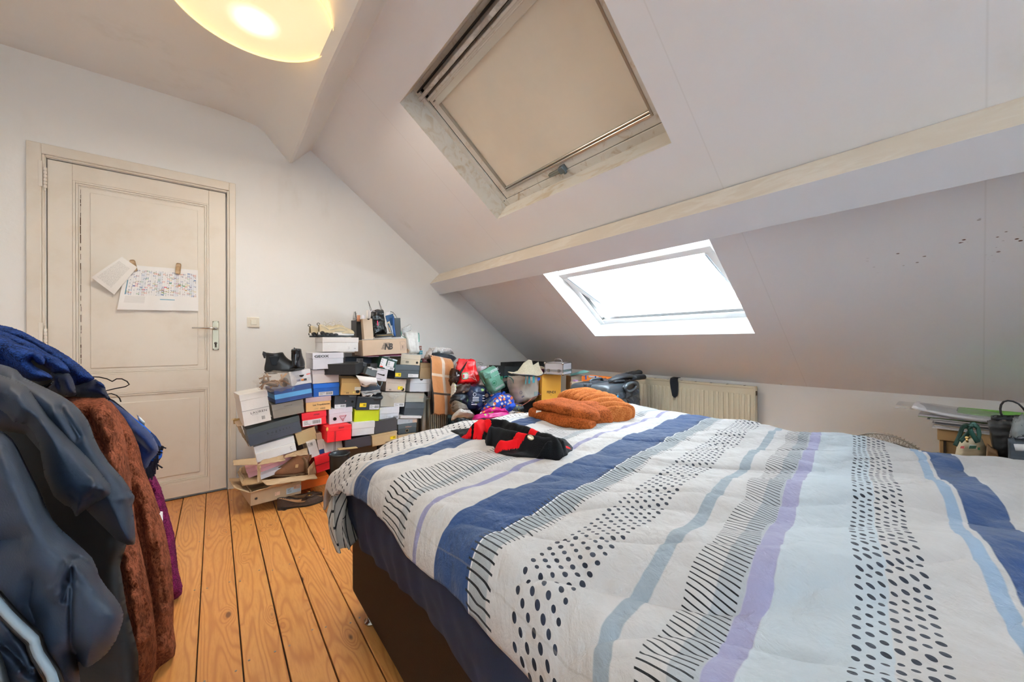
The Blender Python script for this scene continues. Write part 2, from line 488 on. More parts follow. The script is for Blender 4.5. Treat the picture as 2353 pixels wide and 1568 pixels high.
# reveals
def reveal(name, w, m, d=.155, spl=0):
    s0, s1, y0, y1 = w; mb = MB()
    mb.quad(roof(s0, y0), roof(s0, y1), roof(s0, y1, d), roof(s0, y0, d))
    mb.quad(roof(s1, y0), roof(s1, y1), roof(s1, y1, d), roof(s1, y0, d))
    mb.quad(roof(s0, y1), roof(s1, y1), roof(s1, y1, d), roof(s0, y1, d))
    mb.quad(roof(s0, y0), roof(s1, y0), roof(s1, y0, d), roof(s0, y0, d))
    return struct(name, mb.mesh(), m)
reveal('trim_1', WIN1, M_REVEAL)
reveal('trim_2', WIN2, mat('reveal_white', '#f4f4f3', .6))
# --- lower beam (square purlin turned with the roof), slightly sagging
bp = [(1.663, 1.6425), (1.566, 1.538), (1.663, 1.444), (1.765, 1.560)]
def beam_mesh(idx, name, m, parent=None):
    vs, fs = [], []; K = 20
    for j in range(K + 1):
        y = lerp(YB, YW + .005, j / K); sag = -.010 * math.sin(max(0, min(1, (YW - y) / 3.6)) * math.pi)
        for i in idx: vs.append((bp[i][0], y, bp[i][1] + sag * 1.0))
    n = len(idx)
    for j in range(K):
        for i in range(n - 1): fs.append((j * n + i, j * n + i + 1, (j + 1) * n + i + 1, (j + 1) * n + i))
    me = bpy.data.meshes.new(name); me.from_pydata(vs, [], fs); return me
bm_ = struct('ceiling_beam', beam_mesh((1, 2, 3), 'ceiling_beam', None), mat('beam_paint_cool', '#dfdfe4', .6, bump=.1, bscale=20))
link('beam_face', beam_mesh((0, 1), 'beam_face', None), M_BEAMF, bm_)

# ================================================================== SKYLIGHTS
M_FRAME = stain('frame_paint', '#dcd8d0', '#b9a58c', .5, .75, (1, 1, .5))
M_FRAMEW = mat('frame_white', '#f2f2f2', .4)
M_SEAL = mat('black_seal', '#15120f', .6)
M_ALU = mat('aluminium', '#c9c7c2', .28, .9)
def glassmat():
    m = bpy.data.materials.new('window_glass'); m.use_nodes = True; t = NT(m); t.n.remove(t.b)
    a = t.new('ShaderNodeBsdfTransparent'); b = t.new('ShaderNodeBsdfGlossy'); b.inputs['Roughness'].default_value = .02
    f = t.new('ShaderNodeFresnel'); f.inputs[0].default_value = 1.3; mx = t.new('ShaderNodeMixShader')
    t.l.new(f.outputs[0], mx.inputs[0]); t.l.new(a.outputs[0], mx.inputs[1]); t.l.new(b.outputs[0], mx.inputs[2])
    t.l.new(mx.outputs[0], t.n['Material Output'].inputs[0]); return m
M_GLASS = glassmat()
def blindmat(name, refl, trans, k):
    m = bpy.data.materials.new(name); m.use_nodes = True; t = NT(m); t.n.remove(t.b)
    a = t.new('ShaderNodeBsdfDiffuse'); b = t.new('ShaderNodeBsdfTranslucent')
    v = t.coord(); n = t.step(t.noise(v, 2.2, 4, .6), .4, .7)
    c = t.mix(t.m('MULTIPLY', n, .35), refl, tuple(x * .9 for x in [int(refl[i:i + 2], 16) / 255 for i in (1, 3, 5)]))
    t.l.new(c, a.inputs[0]); b.inputs[0].default_value = lin(trans)
    mx = t.new('ShaderNodeMixShader'); mx.inputs[0].default_value = k
    t.l.new(a.outputs[0], mx.inputs[1]); t.l.new(b.outputs[0], mx.inputs[2]); t.l.new(mx.outputs[0], t.n['Material Output'].inputs[0])
    return m
def rbox(mb, s0, s1, y0, y1, n0, n1, R=None):
    """box in roof axes"""
    M = Matrix(((CT, 0, ST, 0), (0, 1, 0, 0), (-ST, 0, CT, RZ0), (0, 0, 0, 1)))
    if R is not None: M = M @ R
    mb.box(s0, s1, y0, y1, n0, n1, .002, M); return mb
def skylight(name, w, mf, blind, R=None, d=.135):
    s0, s1, y0, y1 = w
    root = empty(name, roof((s0 + s1) / 2, (y0 + y1) / 2, d), None, None); root['kind'] = 'structure'
    def add(nm, mb, m, par=None):
        o = mb.obj(nm, m); return local(o, par or root)
    # fixed frame
    mb = MB(); t = .045
    rbox(mb, s0 - .03, s0 + t * .6, y0 - .03, y1 + .03, d - .01, d + .07); rbox(mb, s1 - t * .9, s1 + .005, y0, y1, d - .005, d + .05)
    rbox(mb, s0, s1, y0 - .005, y0 + t * .8, d - .01, d + .05); rbox(mb, s0, s1, y1 - t * .8, y1 + .005, d - .01, d + .05)
    add('window_frame', mb, mf)
    # gasket line
    mb = MB(); g = t * .8
    rbox(mb, s1 - g - .006, s1 - g, y0 + g, y1 - g, d + .005, d + .03); rbox(mb, s0 + .06, s0 + .066, y0 + g, y1 - g, d - .004, d + .03)
    rbox(mb, s0 + .02, s1 - g, y1 - g - .004, y1 - g, d + .0, d + .03); rbox(mb, s0 + .02, s1 - g, y0 + g, y0 + g + .004, d + .0, d + .03)
    add('gasket', mb, M_SEAL)
    # sash
    a, b, c, e = s0 + .075, s1 - g - .007, y0 + g + .005, y1 - g - .005
    mb = MB(); q = .052
    rbox(mb, a, a + q, c, e, d + .0, d + .05, R); rbox(mb, b - q, b, c, e, d, d + .05, R)
    rbox(mb, a + q, b - q, c, c + q, d, d + .05, R); rbox(mb, a + q, b - q, e - q, e, d, d + .05, R)
    sash = add('sash', mb, mf)
    mb = MB(); rbox(mb, a + q - .01, b - q + .01, c + q - .01, e - q + .01, d + .036, d + .042, R); add('glass_pane', mb, M_GLASS, sash)
    return root, (a + q, b - q, c + q, e - q), add
# skylight 1: closed, beige blackout blind
r1, (a, b, c, e), add = skylight('window_1', WIN1, M_FRAME, None)
mb = MB(); rbox(mb, a - .005, b + .004, c - .004, e + .004, .150, .1515); add('roller_blind', mb, blindmat('beige_blackout', '#d6c9b8', '#d0c8bc', .05))['label'] = 'beige roller blind pulled down'
mb = MB(); rbox(mb, a - .045, a + .012, c - .006, e + .006, .118, .150); add('blind_cassette', mb, mat('cassette', '#d3d0c6', .35, .3))
mb = MB(); rbox(mb, a - .02, a - .012, e - .012, e + .008, .114, .12); add('cassette_cap', mb, mat('cap_grey', '#85827c', .5))
mb = MB(); rbox(mb, a + .01, b + .01, e - .004, e + .008, .132, .150); rbox(mb, a + .01, b + .01, c - .008, c + .004, .132, .150); add('side_channel', mb, mat('channel', '#a59e92', .35, .6))
mb = MB(); rbox(mb, b - .004, b + .010, c, e, .128, .142); rbox(mb, b - .016, b - .007, c, e, .134, .148); add('blind_bottom_bar', mb, M_ALU)
# ventilation flap at the top: rails and bar
mb = MB(); rbox(mb, WIN1[0] - .02, WIN1[0] + .10, c - .1, e + .1, .155, .165); add('flap_board', mb, M_FRAME)
mb = MB()
rbox(mb, WIN1[0] + .022, WIN1[0] + .030, c - .05, e + .05, .10, .15)
add('vent_gap', mb, M_SEAL)
mb = MB()
rbox(mb, WIN1[0] + .046, WIN1[0] + .066, c - .04, e + .055, .082, .108); add('vent_bar', mb, stain('bar_paint', '#d9d6d0', '#aaa298', .4, .6))
mb = MB(); rbox(mb, WIN1[0] + .078, WIN1[0] + .092, c - .04, e + .03, .110, .130); rbox(mb, WIN1[0] + .100, WIN1[0] + .108, c - .03, e + .02, .112, .132); add('vent_rail', mb, M_FRAME)
mb = MB()
ly = 1.42
rbox(mb, b + .028, b + .046, ly - .0, ly + .085, .112, .134); add('latch', mb, mat('latch_metal', '#8f938e', .35, .8))
mb = MB(); rbox(mb, b + .020, b + .055, ly - .035, ly + .002, .105, .138); rbox(mb, b + .028, b + .066, ly - .03, ly - .015, .11, .128); add('latch_keeper', mb, mat('keeper', '#6f7d86', .4, .7))
mb = MB(); rbox(mb, WIN1[1] - .045, WIN1[1] - .039, 1.935, 1.941, .115, .1225); add('screw', mb, M_SEAL)
# skylight 2: sash tilted open, white blind glowing
ang = math.radians(-15)
piv = Vector(((WIN2[0] + WIN2[1]) / 2, 0, .16))
R2 = Matrix.Translation(piv) @ Matrix.Rotation(ang, 4, 'Y') @ Matrix.Translation(-piv)
r2, (a, b, c, e), add = skylight('window_2', WIN2, M_FRAMEW, None, R2)
mb = MB(); rbox(mb, a - .005, b + .004, c - .004, e + .004, .150, .1515, R2); add('roller_blind', mb, blindmat('white_blind', '#ffffff', '#fbfdff', .75))['label'] = 'white translucent blind glowing with daylight'
mb = MB(); rbox(mb, b + .050, b + .056, c - .04, e + .04, .137, .185, R2); add('seal_strip', mb, mat('grey_seal_strip', '#6f7476', .5))
mb = MB(); rbox(mb, a + .01, b + .01, e - .004, e + .008, .132, .150, R2); rbox(mb, a + .01, b + .01, c - .008, c + .004, .132, .150, R2); add('side_channel', mb, mat('channel_cool', '#aeb7c0', .35, .6))

# made-up unseen window behind the camera: soft fill light through a sheer curtain
w3 = empty('fill_window', (.1, YB - .06, 1.45), None, None); w3['kind'] = 'structure'
mb = MB()
for q in ((WX0, WX0 + .05, WZ0, WZ1), (WX1 - .05, WX1, WZ0, WZ1), (.075, .125, WZ0, WZ1), (WX0, WX1, WZ0, WZ0 + .05), (WX0, WX1, WZ1 - .05, WZ1)): mb.box(q[0], q[1], YB - .10, YB - .05, q[2], q[3], .003)
local(mb.obj('window_frame', M_FRAMEW), w3)
local(MB().box(WX0 + .04, WX1 - .04, YB - .078, YB - .072, WZ0 + .04, WZ1 - .04).obj('glass_pane', M_GLASS), w3)
def curt(u, v): return (lerp(WX0 - .08, WX1 + .08, u), YB + .03 + .012 * math.sin(u * 70), lerp(WZ0 - .1, WZ1 + .1, v))
cu_ = link('fill_curtain', gridmesh('fill_curtain', 120, 4, curt), blindmat('sheer', '#f4f2ee', FILL_TINT, .5), None, True); local(cu_, w3)

# ================================================================== DOOR
def doormat(name='door_paint', c='#e8e1d6', d='#d6c8b4'):
    m = bpy.data.materials.new(name); m.use_nodes = True; t = NT(m); v = t.coord()
    n = t.noise(v, 5, 5, .6)
    c1 = t.mix(t.m('MULTIPLY', t.step(n, .45, .75), .35), c, d)
    ch = t.m('SUBTRACT', 1.0, t.step(t.vor(t.coord(), 9), .018, .03)); pk = t.step(t.noise(v, 3, 1), .55, .6)
    c1 = t.mix(t.m('MULTIPLY', ch, pk), c1, '#9a5a34')
    t.col(c1); t.b.inputs['Roughness'].default_value = .42; t.bump(t.noise(t.coord(scale=(1, 1, .15)), 40, 4), .06, .004)
    return m
M_DOOR = doormat()
YD = 3.184
door = empty('door_1', (-.33, YD + .02, 0), None, None); door['kind'] = 'structure'
def dadd(nm, mb, m, par=None): return local(mb.obj(nm, m), par or door)
dl, dr, dt, db = -.717, .058, 2.010, .013
# stiles and rails
dadd('stile', MB().box(dl, -.627, YD, YD + .035, db, dt, .0015), M_DOOR)
dadd('stile', MB().box(-.030, dr, YD, YD + .035, db, dt, .0015), M_DOOR)
dadd('rail', MB().box(-.6265, -.0305, YD + .0005, YD + .035, 1.918, dt, .001), M_DOOR)
dadd('rail', MB().box(-.6265, -.0305, YD + .0005, YD + .035, .700, .812, .001), M_DOOR)
dadd('rail', MB().box(-.6265, -.0305, YD + .0005, YD + .035, db, .100, .001), M_DOOR)
def moulding(x0, x1, z0, z1):
    mb = MB()
    for k, (w0, w1, dy) in enumerate(((0, .010, .002), (.011, .020, .005), (.021, .026, .009))):
        mb.box(x0 + w0, x0 + w1, YD + dy, YD + .03, z0 + w0, z1 - w0, .0012); mb.box(x1 - w1, x1 - w0, YD + dy, YD + .03, z0 + w0, z1 - w0, .0012)
        mb.box(x0 + w1, x1 - w1, YD + dy, YD + .03, z1 - w1, z1 - w0, .0012); mb.box(x0 + w1, x1 - w1, YD + dy, YD + .03, z0 + w0, z0 + w1, .0012)
    return mb
dadd('moulding', moulding(-.6265, -.0305, .812, 1.918), M_DOOR)
dadd('moulding', moulding(-.6265, -.0305, .100, .700), M_DOOR)
def panel(x0, x1, z0, z1, fx0, fx1, fz0, fz1):
    mb = MB(); mb.box(x0, x1, YD + .012, YD + .02, z0, z1); mb.box(fx0, fx1, YD + .006, YD + .014, fz0, fz1, .004); return mb
dadd('door_panel', panel(-.606, -.051, .83, 1.90, -.562, -.086, .850, 1.868), M_DOOR)
dadd('door_panel', panel(-.606, -.051, .12, .68, -.562, -.078, .150, .640), M_DOOR)
# flaked dark cracks beside the panels
mb = MB()
random.seed(3)
for xx, z0, z1 in ((-.599, .84, 1.88), (-.0555, .9, 1.85), (-.0555, .16, .66)):
    z = z0
    while z < z1:
        l = random.uniform(.01, .05); mb.box(xx + random.uniform(-.0012, .0012), xx + random.uniform(.0015, .0028), YD + .0105, YD + .0125, z, z + l); z += l + random.choice((.002, .004, .02))
dadd('paint_cracks', mb, mat('crack_dark', '#5b4636', .9))['kind'] = 'stuff'
# casing
mb = MB()
for x0, x1 in ((-.787, -.735), (.0785, .113)): mb.box(x0, x1, YD - .018, YD + .01, 0, 2.086, .003)
mb.box(-.735, .0785, YD - .018, YD + .01, 2.030, 2.086, .003)
for x0, x1 in ((-.735, -.724), (.066, .0785)): mb.box(x0, x1, YD - .010, YD + .05, 0, 2.030, .003)
mb.box(-.724, .066, YD - .010, YD + .05, 2.018, 2.030, .003)
struct('trim_3', mb.mesh(), M_DOOR)
# hinges
for hz in (1.90, 1.02):
    mb = MB(); 
    for k in range(6): mb.cyl((-.722, YD - .012, hz - .055 + k * .019), (-.722, YD - .012, hz - .055 + k * .019 + .016), .0075, n=12)
    mb.cyl((-.722, YD - .012, hz - .07), (-.722, YD - .012, hz + .075), .0035, n=8)
    mb.box(-.745, -.730, YD - .0195, YD - .016, hz - .05, hz + .09, .001)
    dadd('hinge', mb, mat('hinge_paint', '#e8e2d8', .4))
# handle plate, lever and cylinder
pl = dadd('handle_plate', MB().box(-.013, .021, YD - .007, YD, .948, 1.142, .002), mat('brushed_steel', '#9b9481', .35, .8, bump=.05, bscale=200))
pl['label'] = 'brushed steel lock plate'
mb = MB(); mb.tube([(.010, YD - .004, 1.092), (.010, YD - .035, 1.092), (.004, YD - .05, 1.092), (-.02, YD - .052, 1.092), (-.115, YD - .05, 1.0925)], [.010, .010, .009, .0065, .0045], 12)
local(mb.obj('lever_handle', mat('chrome', '#d8d8d6', .12, 1), smooth=True), door)
mb = MB(); mb.cyl((.004, YD - .009, .994), (.004, YD - .0065, .994), .0088, n=20); mb.box(-.001, .009, YD - .009, YD - .0065, .966, .99)
local(mb.obj('lock_cylinder', mat('lock_dark', '#3a2a1c', .4, .5)), pl)
mb = MB()
for x in (-.008, .016):
    for z in (1.136, .954): mb.cyl((x, YD - .0085, z), (x, YD - .0065, z), .0028, n=8)
local(mb.obj('plate_screws', mat('screw_dark', '#3c3026', .5, .5)), pl)

# light switch
sw = empty('light_switch', at(582, 741, 1, YW), 'cream square rocker light switch on the white wall beside the door', 'switch')
sx, sz = sw.location.x, sw.location.z
o = MB().box(sx - .036, sx + .036, YW - .011, YW, sz - .036, sz + .036, .005, seg=2).obj('switch_plate', mat('cream_plastic', '#e6dfcf', .35)); local(o, sw)
o = MB().box(sx - .016, sx + .020, YW - .016, YW - .010, sz - .018, sz + .018, .002).obj('rocker', mat('cream_plastic2', '#ebe6d6', .3)); local(o, sw)

# ================================================================== PAPERS ON THE DOOR
def calmat():
    m = bpy.data.materials.new('printed_schedule'); m.use_nodes = True; t = NT(m)
    uvn = t.new('ShaderNodeUVMap'); s = t.sep(uvn.outputs[0]); u, v = s[0], s[1]
    inside = t.m('MULTIPLY', t.band(v, .33, .90, .004), t.band(u, .06, .97, .004))
    U = t.m('MULTIPLY', u, 32.0); V = t.m('MULTIPLY', v, 40.0)
    cu = t.m('FLOOR', U); cv = t.m('FLOOR', V); fu = t.m('FRACT', U); fv = t.m('FRACT', V)
    cb = t.new('ShaderNodeCombineXYZ'); t.put(cb.inputs[0], cu); t.put(cb.inputs[1], cv)
    wn = t.new('ShaderNodeTexWhiteNoise', noise_dimensions='2D'); t.l.new(cb.outputs[0], wn.inputs[0]); w = wn.outputs[0]
    wc = t.sep(wn.outputs[1])
    grid = t.m('MAXIMUM', t.m('LESS_THAN', fu, .09), t.m('LESS_THAN', fv, .14))
    edge = t.m('MAXIMUM', t.m('MAXIMUM', t.m('LESS_THAN', fu, .16), t.m('GREATER_THAN', fu, .86)), t.m('MAXIMUM', t.m('LESS_THAN', fv, .22), t.m('GREATER_THAN', fv, .8)))
    hue = t.ramp(wc[1], [(0, '#d8385e'), (.22, '#d0652e'), (.4, '#2f77b5'), (.6, '#1f4fa0'), (.75, '#e3b93a'), (.9, '#3c9a62')])
    c = t.mix(t.m('MULTIPLY', grid, .35), '#f2f2f3', '#93a9c4')
    c = t.mix(t.m('MULTIPLY', t.m('MULTIPLY', t.m('GREATER_THAN', w, .74), edge), .85), c, hue)
    c = t.mix(t.m('MULTIPLY', t.m('GREATER_THAN', w, .955), .8), c, hue)
    dot = t.m('MULTIPLY', t.m('MULTIPLY', t.m('GREATER_THAN', fu, .7), t.m('GREATER_THAN', fv, .55)), t.m('GREATER_THAN', wc[2], .8))
    c = t.mix(t.m('MULTIPLY', dot, .85), c, '#20242c')
    wk = t.m('LESS_THAN', t.m('MODULO', cu, 7.0), 1.9)
    c = t.mix(t.m('MULTIPLY', wk, .25), c, '#b9cbe2')
    c = t.mix(inside, '#f1f1f1', c)
    bar = t.m('MULTIPLY', t.band(u, .49, .68, .003), t.band(v, .243, .258, .002)); c = t.mix(bar, c, '#3d97bb')
    lb = t.m('MULTIPLY', t.band(u, .052, .062, .001), t.band(v, .34, .66, .002)); c = t.mix(lb, c, '#2d7f9f')
    ln = t.m('MULTIPLY', t.m('MULTIPLY', t.band(u, .06, .30, .003), t.band(v, .16, .31, .003)), t.m('LESS_THAN', t.m('FRACT', t.m('MULTIPLY', v, 75.0)), .3))
    c = t.mix(t.m('MULTIPLY', ln, .45), c, '#777777')
    t.col(c); t.b.inputs['Roughness'].default_value = .7
    return m
TL, TR, BR, BL = [Vector((x, 0, z)) for x, z in ((-.413, 1.467), (-.086, 1.472), (-.084, 1.205), (-.451, 1.195))]
def calfn(u, v):
    p = lerp(lerp(BL, BR, u), lerp(TL, TR, u), v)
    lift = .010 * math.exp(-(u / .10) ** 2) + .006 * (1 - v) * (.5 + .5 * math.sin(u * 17)) + .004 * abs(math.sin(u * 6.28 * 1.5)) + .004 * (1 - v)
    return (p.x, YD - .0015 - lift, p.z)
cal = link('paper_schedule', gridmesh('schedule', 48, 20, calfn), calmat(), smooth=True)
tag(cal, 'creased white wall schedule printed with small coloured boxes, taped to the door', 'paper')
def textmat(name='printed_letter', n=46.0):
    m = bpy.data.materials.new(name); m.use_nodes = True; t = NT(m)
    uvn = t.new('ShaderNodeUVMap'); s = t.sep(uvn.outputs[0])
    l = t.m('LESS_THAN', t.m('FRACT', t.m('MULTIPLY', s[1], n)), .35)
    w = t.step(t.noise(t.coord('UV', (60, n, 1)), 1, 2), .42, .55)
    r = t.m('MULTIPLY', t.m('MULTIPLY', l, w), t.m('MULTIPLY', t.band(s[0], .1, .85, .01), t.band(s[1], .25, .9, .01)))
    t.col(t.mix(t.m('MULTIPLY', r, .65), '#f0efec', '#6a6a6e')); t.b.inputs['Roughness'].default_value = .7
    return m
LP = [Vector((x, 0, z)) for x, z in ((-.462, 1.282), (-.365, 1.455), (-.427, 1.506), (-.549, 1.372))]
def letfn(u, v):
    p = lerp(lerp(LP[0], LP[1], u), lerp(LP[3], LP[2], u), v)
    return (p.x, YD - .016 - .022 * v - .006 * math.sin(u * 3.1), p.z)
let = link('letter', gridmesh('letter', 16, 16, letfn), textmat(), smooth=True)
tag(let, 'folded printed letter curling off the door, left end of the schedule', 'paper')
for i, (x, z, r) in enumerate(((-.382, 1.464, -.18), (-.181, 1.470, .08))):
    M = Matrix.Translation((x, YD - .013, z)) @ Matrix.Rotation(r, 4, 'Y')
    o = MB().box(-.012, .012, -.0012, .0012, -.034, .034, .009, seg=3).obj('plaster_strip', mat('plaster_tan', '#cbb08f', .8, bump=.3, bscale=250)); o.matrix_world = M
    tag(o, ('tan sticking plaster holding the schedule, nearer the hinges', 'tan sticking plaster holding the schedule, nearer the door handle')[i], 'plaster', 'sticking plasters holding the schedule')
    p = MB().box(-.0085, .0085, -.0024, -.0012, -.014, .014, .003).obj('pad', mat('plaster_pad', '#bfa27f', .8), o)

# ================================================================== CEILING LAMP
lz = .94 * 1.0    # placeholder, set from the rim fit below
LZ = 1.0 + 1.36
LC = Vector((.0942 * 1.36, 1.351 * 1.36, LZ)); LR = .2154 * 1.36
def lampmats():
    m = bpy.data.materials.new('lamp_shade_lit'); m.use_nodes = True; t = NT(m)
    t.col(lin('#fbe8c4')); t.put(t.b.inputs['Emission Color'], lin('#ffd591')); t.b.inputs['Emission Strength'].default_value = .85
    m2 = bpy.data.materials.new('lamp_diffuser_lit'); m2.use_nodes = True; t = NT(m2)
    tc = t.new('ShaderNodeTexCoord'); ln = t.new('ShaderNodeVectorMath', operation='LENGTH')
    mp = t.new('ShaderNodeMapping'); t.l.new(tc.outputs['Object'], mp.inputs[0]); t.l.new(mp.outputs[0], ln.inputs[0])
    hs_ = at(585, 52, 2, LZ) - LC; mp.inputs[1].default_value = (-hs_.x, -hs_.y, 0); mp.inputs[3].default_value = (1, 1, 0)
    hot = t.m('SUBTRACT', 1.0, t.step(ln.outputs[1], .0, .11))
    t.col(lin('#fdf0d2')); t.put(t.b.inputs['Emission Color'], t.mix(hot, '#fde5b0', '#fffaf0'))
    t.put(t.b.inputs['Emission Strength'], t.m('MULTIPLY_ADD', hot, 1.6, .58))
    return m, m2
MS, MD = lampmats()
lamp = empty('ceiling_lamp', LC, 'large round cream drum ceiling lamp, switched on', 'lamp')
mb = MB(); hh = ZC - LZ
mb.lathe([(LR - .003, 0), (LR, 0), (LR, .012), (LR - .004, hh - .03), (LR - .006, hh - .03), (LR - .004, .012)], n=96)
mb.obj('lamp_shade', MS, lamp, True)
mb = MB(); mb.lathe([(0.0001, .004), (LR * .5, .0045), (LR - .0035, .006), (LR - .0035, .010), (.0001, .010)], n=96)
mb.obj('diffuser', MD, lamp, True)
mb = MB(); mb.cyl((0, 0, hh - .03), (0, 0, hh + .002), .09, n=32); mb.obj('ceiling_mount', mat('mount_white', '#f4f4f4', .4), lamp)
mb = MB(); mb.cyl((LR - .002, 0, .05), (LR + .003, 0, .05), .004, n=8); mb.obj('rivet', mat('brass', '#b98a3c', .3, 1), lamp)
pl_ = bpy.data.lights.new('lamp_bulb', 'AREA'); pl_.shape = 'DISK'; pl_.size = LR * 1.9; pl_.energy = LAMP_W; pl_.color = (1, .88, .72)
po = bpy.data.objects.new('lamp_bulb', pl_); COL.objects.link(po); po.location = (0, 0, -.05); po.parent = lamp
pl_.use_shadow = True
# ================================================================== BED
BX0, BX1, BY0, BY1 = .395, 1.93, -.60, 1.452
bed = empty('bed', (1.16, .43, 0), 'large double bed with dark brown base and dark blue fitted sheet, filling the room', 'bed')
def badd(nm, mb, m, sm=False, par=None): return local(mb.obj(nm, m, None, sm), par or bed)
M_BASE = mat('brown_leatherette', '#2a1a10', .7, bump=.15, bscale=240, var=.12, spec=.15)
badd('base', MB().box(BX0, BX1, BY0, BY1, .075, .40, .014, seg=3), M_BASE)
badd('mattress', MB().box(BX0 - .005, BX1 + .005, BY0, BY1 + .01, .38, .56, .045, seg=4), mat('dark_sheet', '#20304a', .8), True)
for x, y in ((.435, 1.35), (.435, .40), (.435, -.5), (1.86, 1.35), (1.86, -.5)):
    mb = MB(); mb.lathe([(.0001, .002), (.022, .002), (.026, .006), (.026, .010), (.018, .014), (.016, .07), (.022, .078), (.0001, .078)], (x, y, -.001), 20)
    badd('leg', mb, mat('chrome_leg', '#b9b6b2', .15, 1), True)
# fitted sheet hanging loosely round the sides
def sheet_low(y):
    return .335 + .030 * math.exp(-((y - .7) / .25) ** 2) + .012 * math.sin(y * 9) - .02 * smooth((y - 1.2) / .25)
def side(u, v):
    y = lerp(BY0, BY1 - .0, u); lo = sheet_low(y); z = lerp(lo, .565, v)
    fold = .006 * math.sin(y * 55 + 3 * math.sin(y * 7)) * (1 - v) * (.35 + .9 * smooth((y - .9) / .5)) + .008 * fbm((y * 2, z * 2, 3), 3)
    x = BX0 - .016 - .020 * math.sin(v * 2.6) - fold
    if u > .97: x += (u - .97) / .03 * .03
    return (x, y, z)
o = link('fitted_sheet', gridmesh('fitted_sheet', 240, 20, side), mat('navy_sheet', '#15223b', .85, bump=.12, bscale=300)); local(o, bed)
def foot(u, v):
    x = lerp(BX0 - .005, BX1, u); z = lerp(.335 + .01 * math.sin(x * 12), .565, v)
    return (x, BY1 + .012 + .02 * math.sin(v * 2.6) + .006 * math.sin(x * 50) * (1 - v), z)
o = link('fitted_sheet', gridmesh('fitted_sheet2', 120, 12, foot), mat('navy_sheet', '#15223b', .85, bump=.12, bscale=300)); local(o, bed)

# ------------------------------------------------------------------ duvet cover
def duvetmat():
    m = bpy.data.materials.new('striped_duvet_cover'); m.use_nodes = True; t = NT(m)
    un = t.new('ShaderNodeUVMap'); s = t.sep(un.outputs[0])
    wob = t.m('MULTIPLY', t.m('SUBTRACT', t.noise(t.coord('UV'), 2.2, 2), .5), .018)
    u = s[0]; v = t.m('ADD', s[1], wob)
    base = t.mix(t.noise(t.coord('UV'), 30, 3), '#bfbcbb', '#cccac9')
    e = .0015
    NAVY, GREY, LIL, BLK, PALE = '#223b64', '#929da6', '#9896b4', '#0e1116', '#bac7d0'
    c = base
    def stripe(c, a, b, colr, f=1.0): return t.mix(t.m('MULTIPLY', t.band(v, a, b, e), f), c, colr)
    def comb(c, a, b, per=.0118, w=.24, ph=0.0):
        uu = t.m('FRACT', t.m('MULTIPLY', t.m('ADD', u, ph), 1 / per))
        l = t.m('LESS_THAN', uu, w)
        jag = t.m('MULTIPLY', t.m('SINE', t.m('MULTIPLY', t.m('FLOOR', t.m('MULTIPLY', u, 1 / per)), 12.9)), .004)
        return t.mix(t.m('MULTIPLY', l, t.band(t.m('ADD', v, jag), a, b, .0008)), c, BLK)
    def dots(c, a, pitch, n, per, off, r, rj=.25):
        vv = t.m('SUBTRACT', v, a); k = t.m('FLOOR', t.m('DIVIDE', vv, pitch))
        fv = t.m('SUBTRACT', t.m('SUBTRACT', vv, t.m('MULTIPLY', k, pitch)), pitch / 2)
        uo = t.m('ADD', u, t.m('MULTIPLY', k, off)); kk = t.m('FLOOR', t.m('DIVIDE', uo, per))
        fu = t.m('SUBTRACT', t.m('SUBTRACT', uo, t.m('MULTIPLY', kk, per)), per / 2)
        d = t.m('SQRT', t.m('ADD', t.m('MULTIPLY', fu, fu), t.m('MULTIPLY', fv, fv)))
        wn = t.new('ShaderNodeTexWhiteNoise', noise_dimensions='2D'); cb = t.new('ShaderNodeCombineXYZ')
        t.put(cb.inputs[0], k); t.put(cb.inputs[1], kk); t.l.new(cb.outputs[0], wn.inputs[0])
        rr = t.m('MULTIPLY', t.m('MULTIPLY_ADD', wn.outputs[0], rj, 1 - rj * .6), r)
        return t.mix(t.m('MULTIPLY', t.m('LESS_THAN', d, rr), t.band(v, a, a + n * pitch, .0001)), c, '#1b2130')
    # far edge
    c = dots(c, 1.262, .0165, 12, .024, .0175, .0042)
    c = stripe(c, 1.224, 1.238, '#9aa3b0', .7)
    c = stripe(c, 1.105, 1.205, NAVY)
    c = stripe(c, .845, .875, GREY, .55); c = comb(c, .835, .985)
    c = stripe(c, .768, .786, '#8a88a8')
    c = stripe(c, .57, .69, NAVY)
    c = stripe(c, .522, .5685, '#8e989f', .75); c = stripe(c, .5685, .5715, '#e8e8ea')
    c = comb(c, .512, .580)
    c = dots(c, .365, .0137, 7, .024, .0172, .0046)
    c = stripe(c, .284, .308, GREY)
    c = stripe(c, .178, .212, GREY, .6); c = comb(c, .180, .247, .0118, .24)
    c = stripe(c, .148, .178, LIL)
    c = stripe(c, .020, .148, PALE, .8)
    c = dots(c, -.030, .0128, 7, .0235, .0172, .0046)
    c = stripe(c, -.112, -.092, '#8ea3ba')
    c = stripe(c, -.185, -.120, NAVY)
    c = comb(c, -.56, -.48); c = stripe(c, -.64, -.57, LIL); c = dots(c, -.76, .0137, 7, .024, .0172, .0046)
    # hem stitching near the free edge
    st = t.m('MULTIPLY', t.band(u, .345, .3475, .0006), .25); c = t.mix(st, c, '#8c8377')
    t.col(c); t.b.inputs['Roughness'].default_value = .85; t.b.inputs['Specular IOR Level'].default_value = .15
    t.b.inputs['Sheen Weight'].default_value = .15
    cr = t.noise(t.coord('UV', (1, 1, 1)), 26, 5, .58, .3); wv = t.noise(t.coord('UV', (1, 1.7, 1)), 9, 3, .5, .3)
    t.bump(t.m('ADD', t.m('MULTIPLY', cr, .55), t.m('MULTIPLY', wv, .9)), .9, .014)
    return m
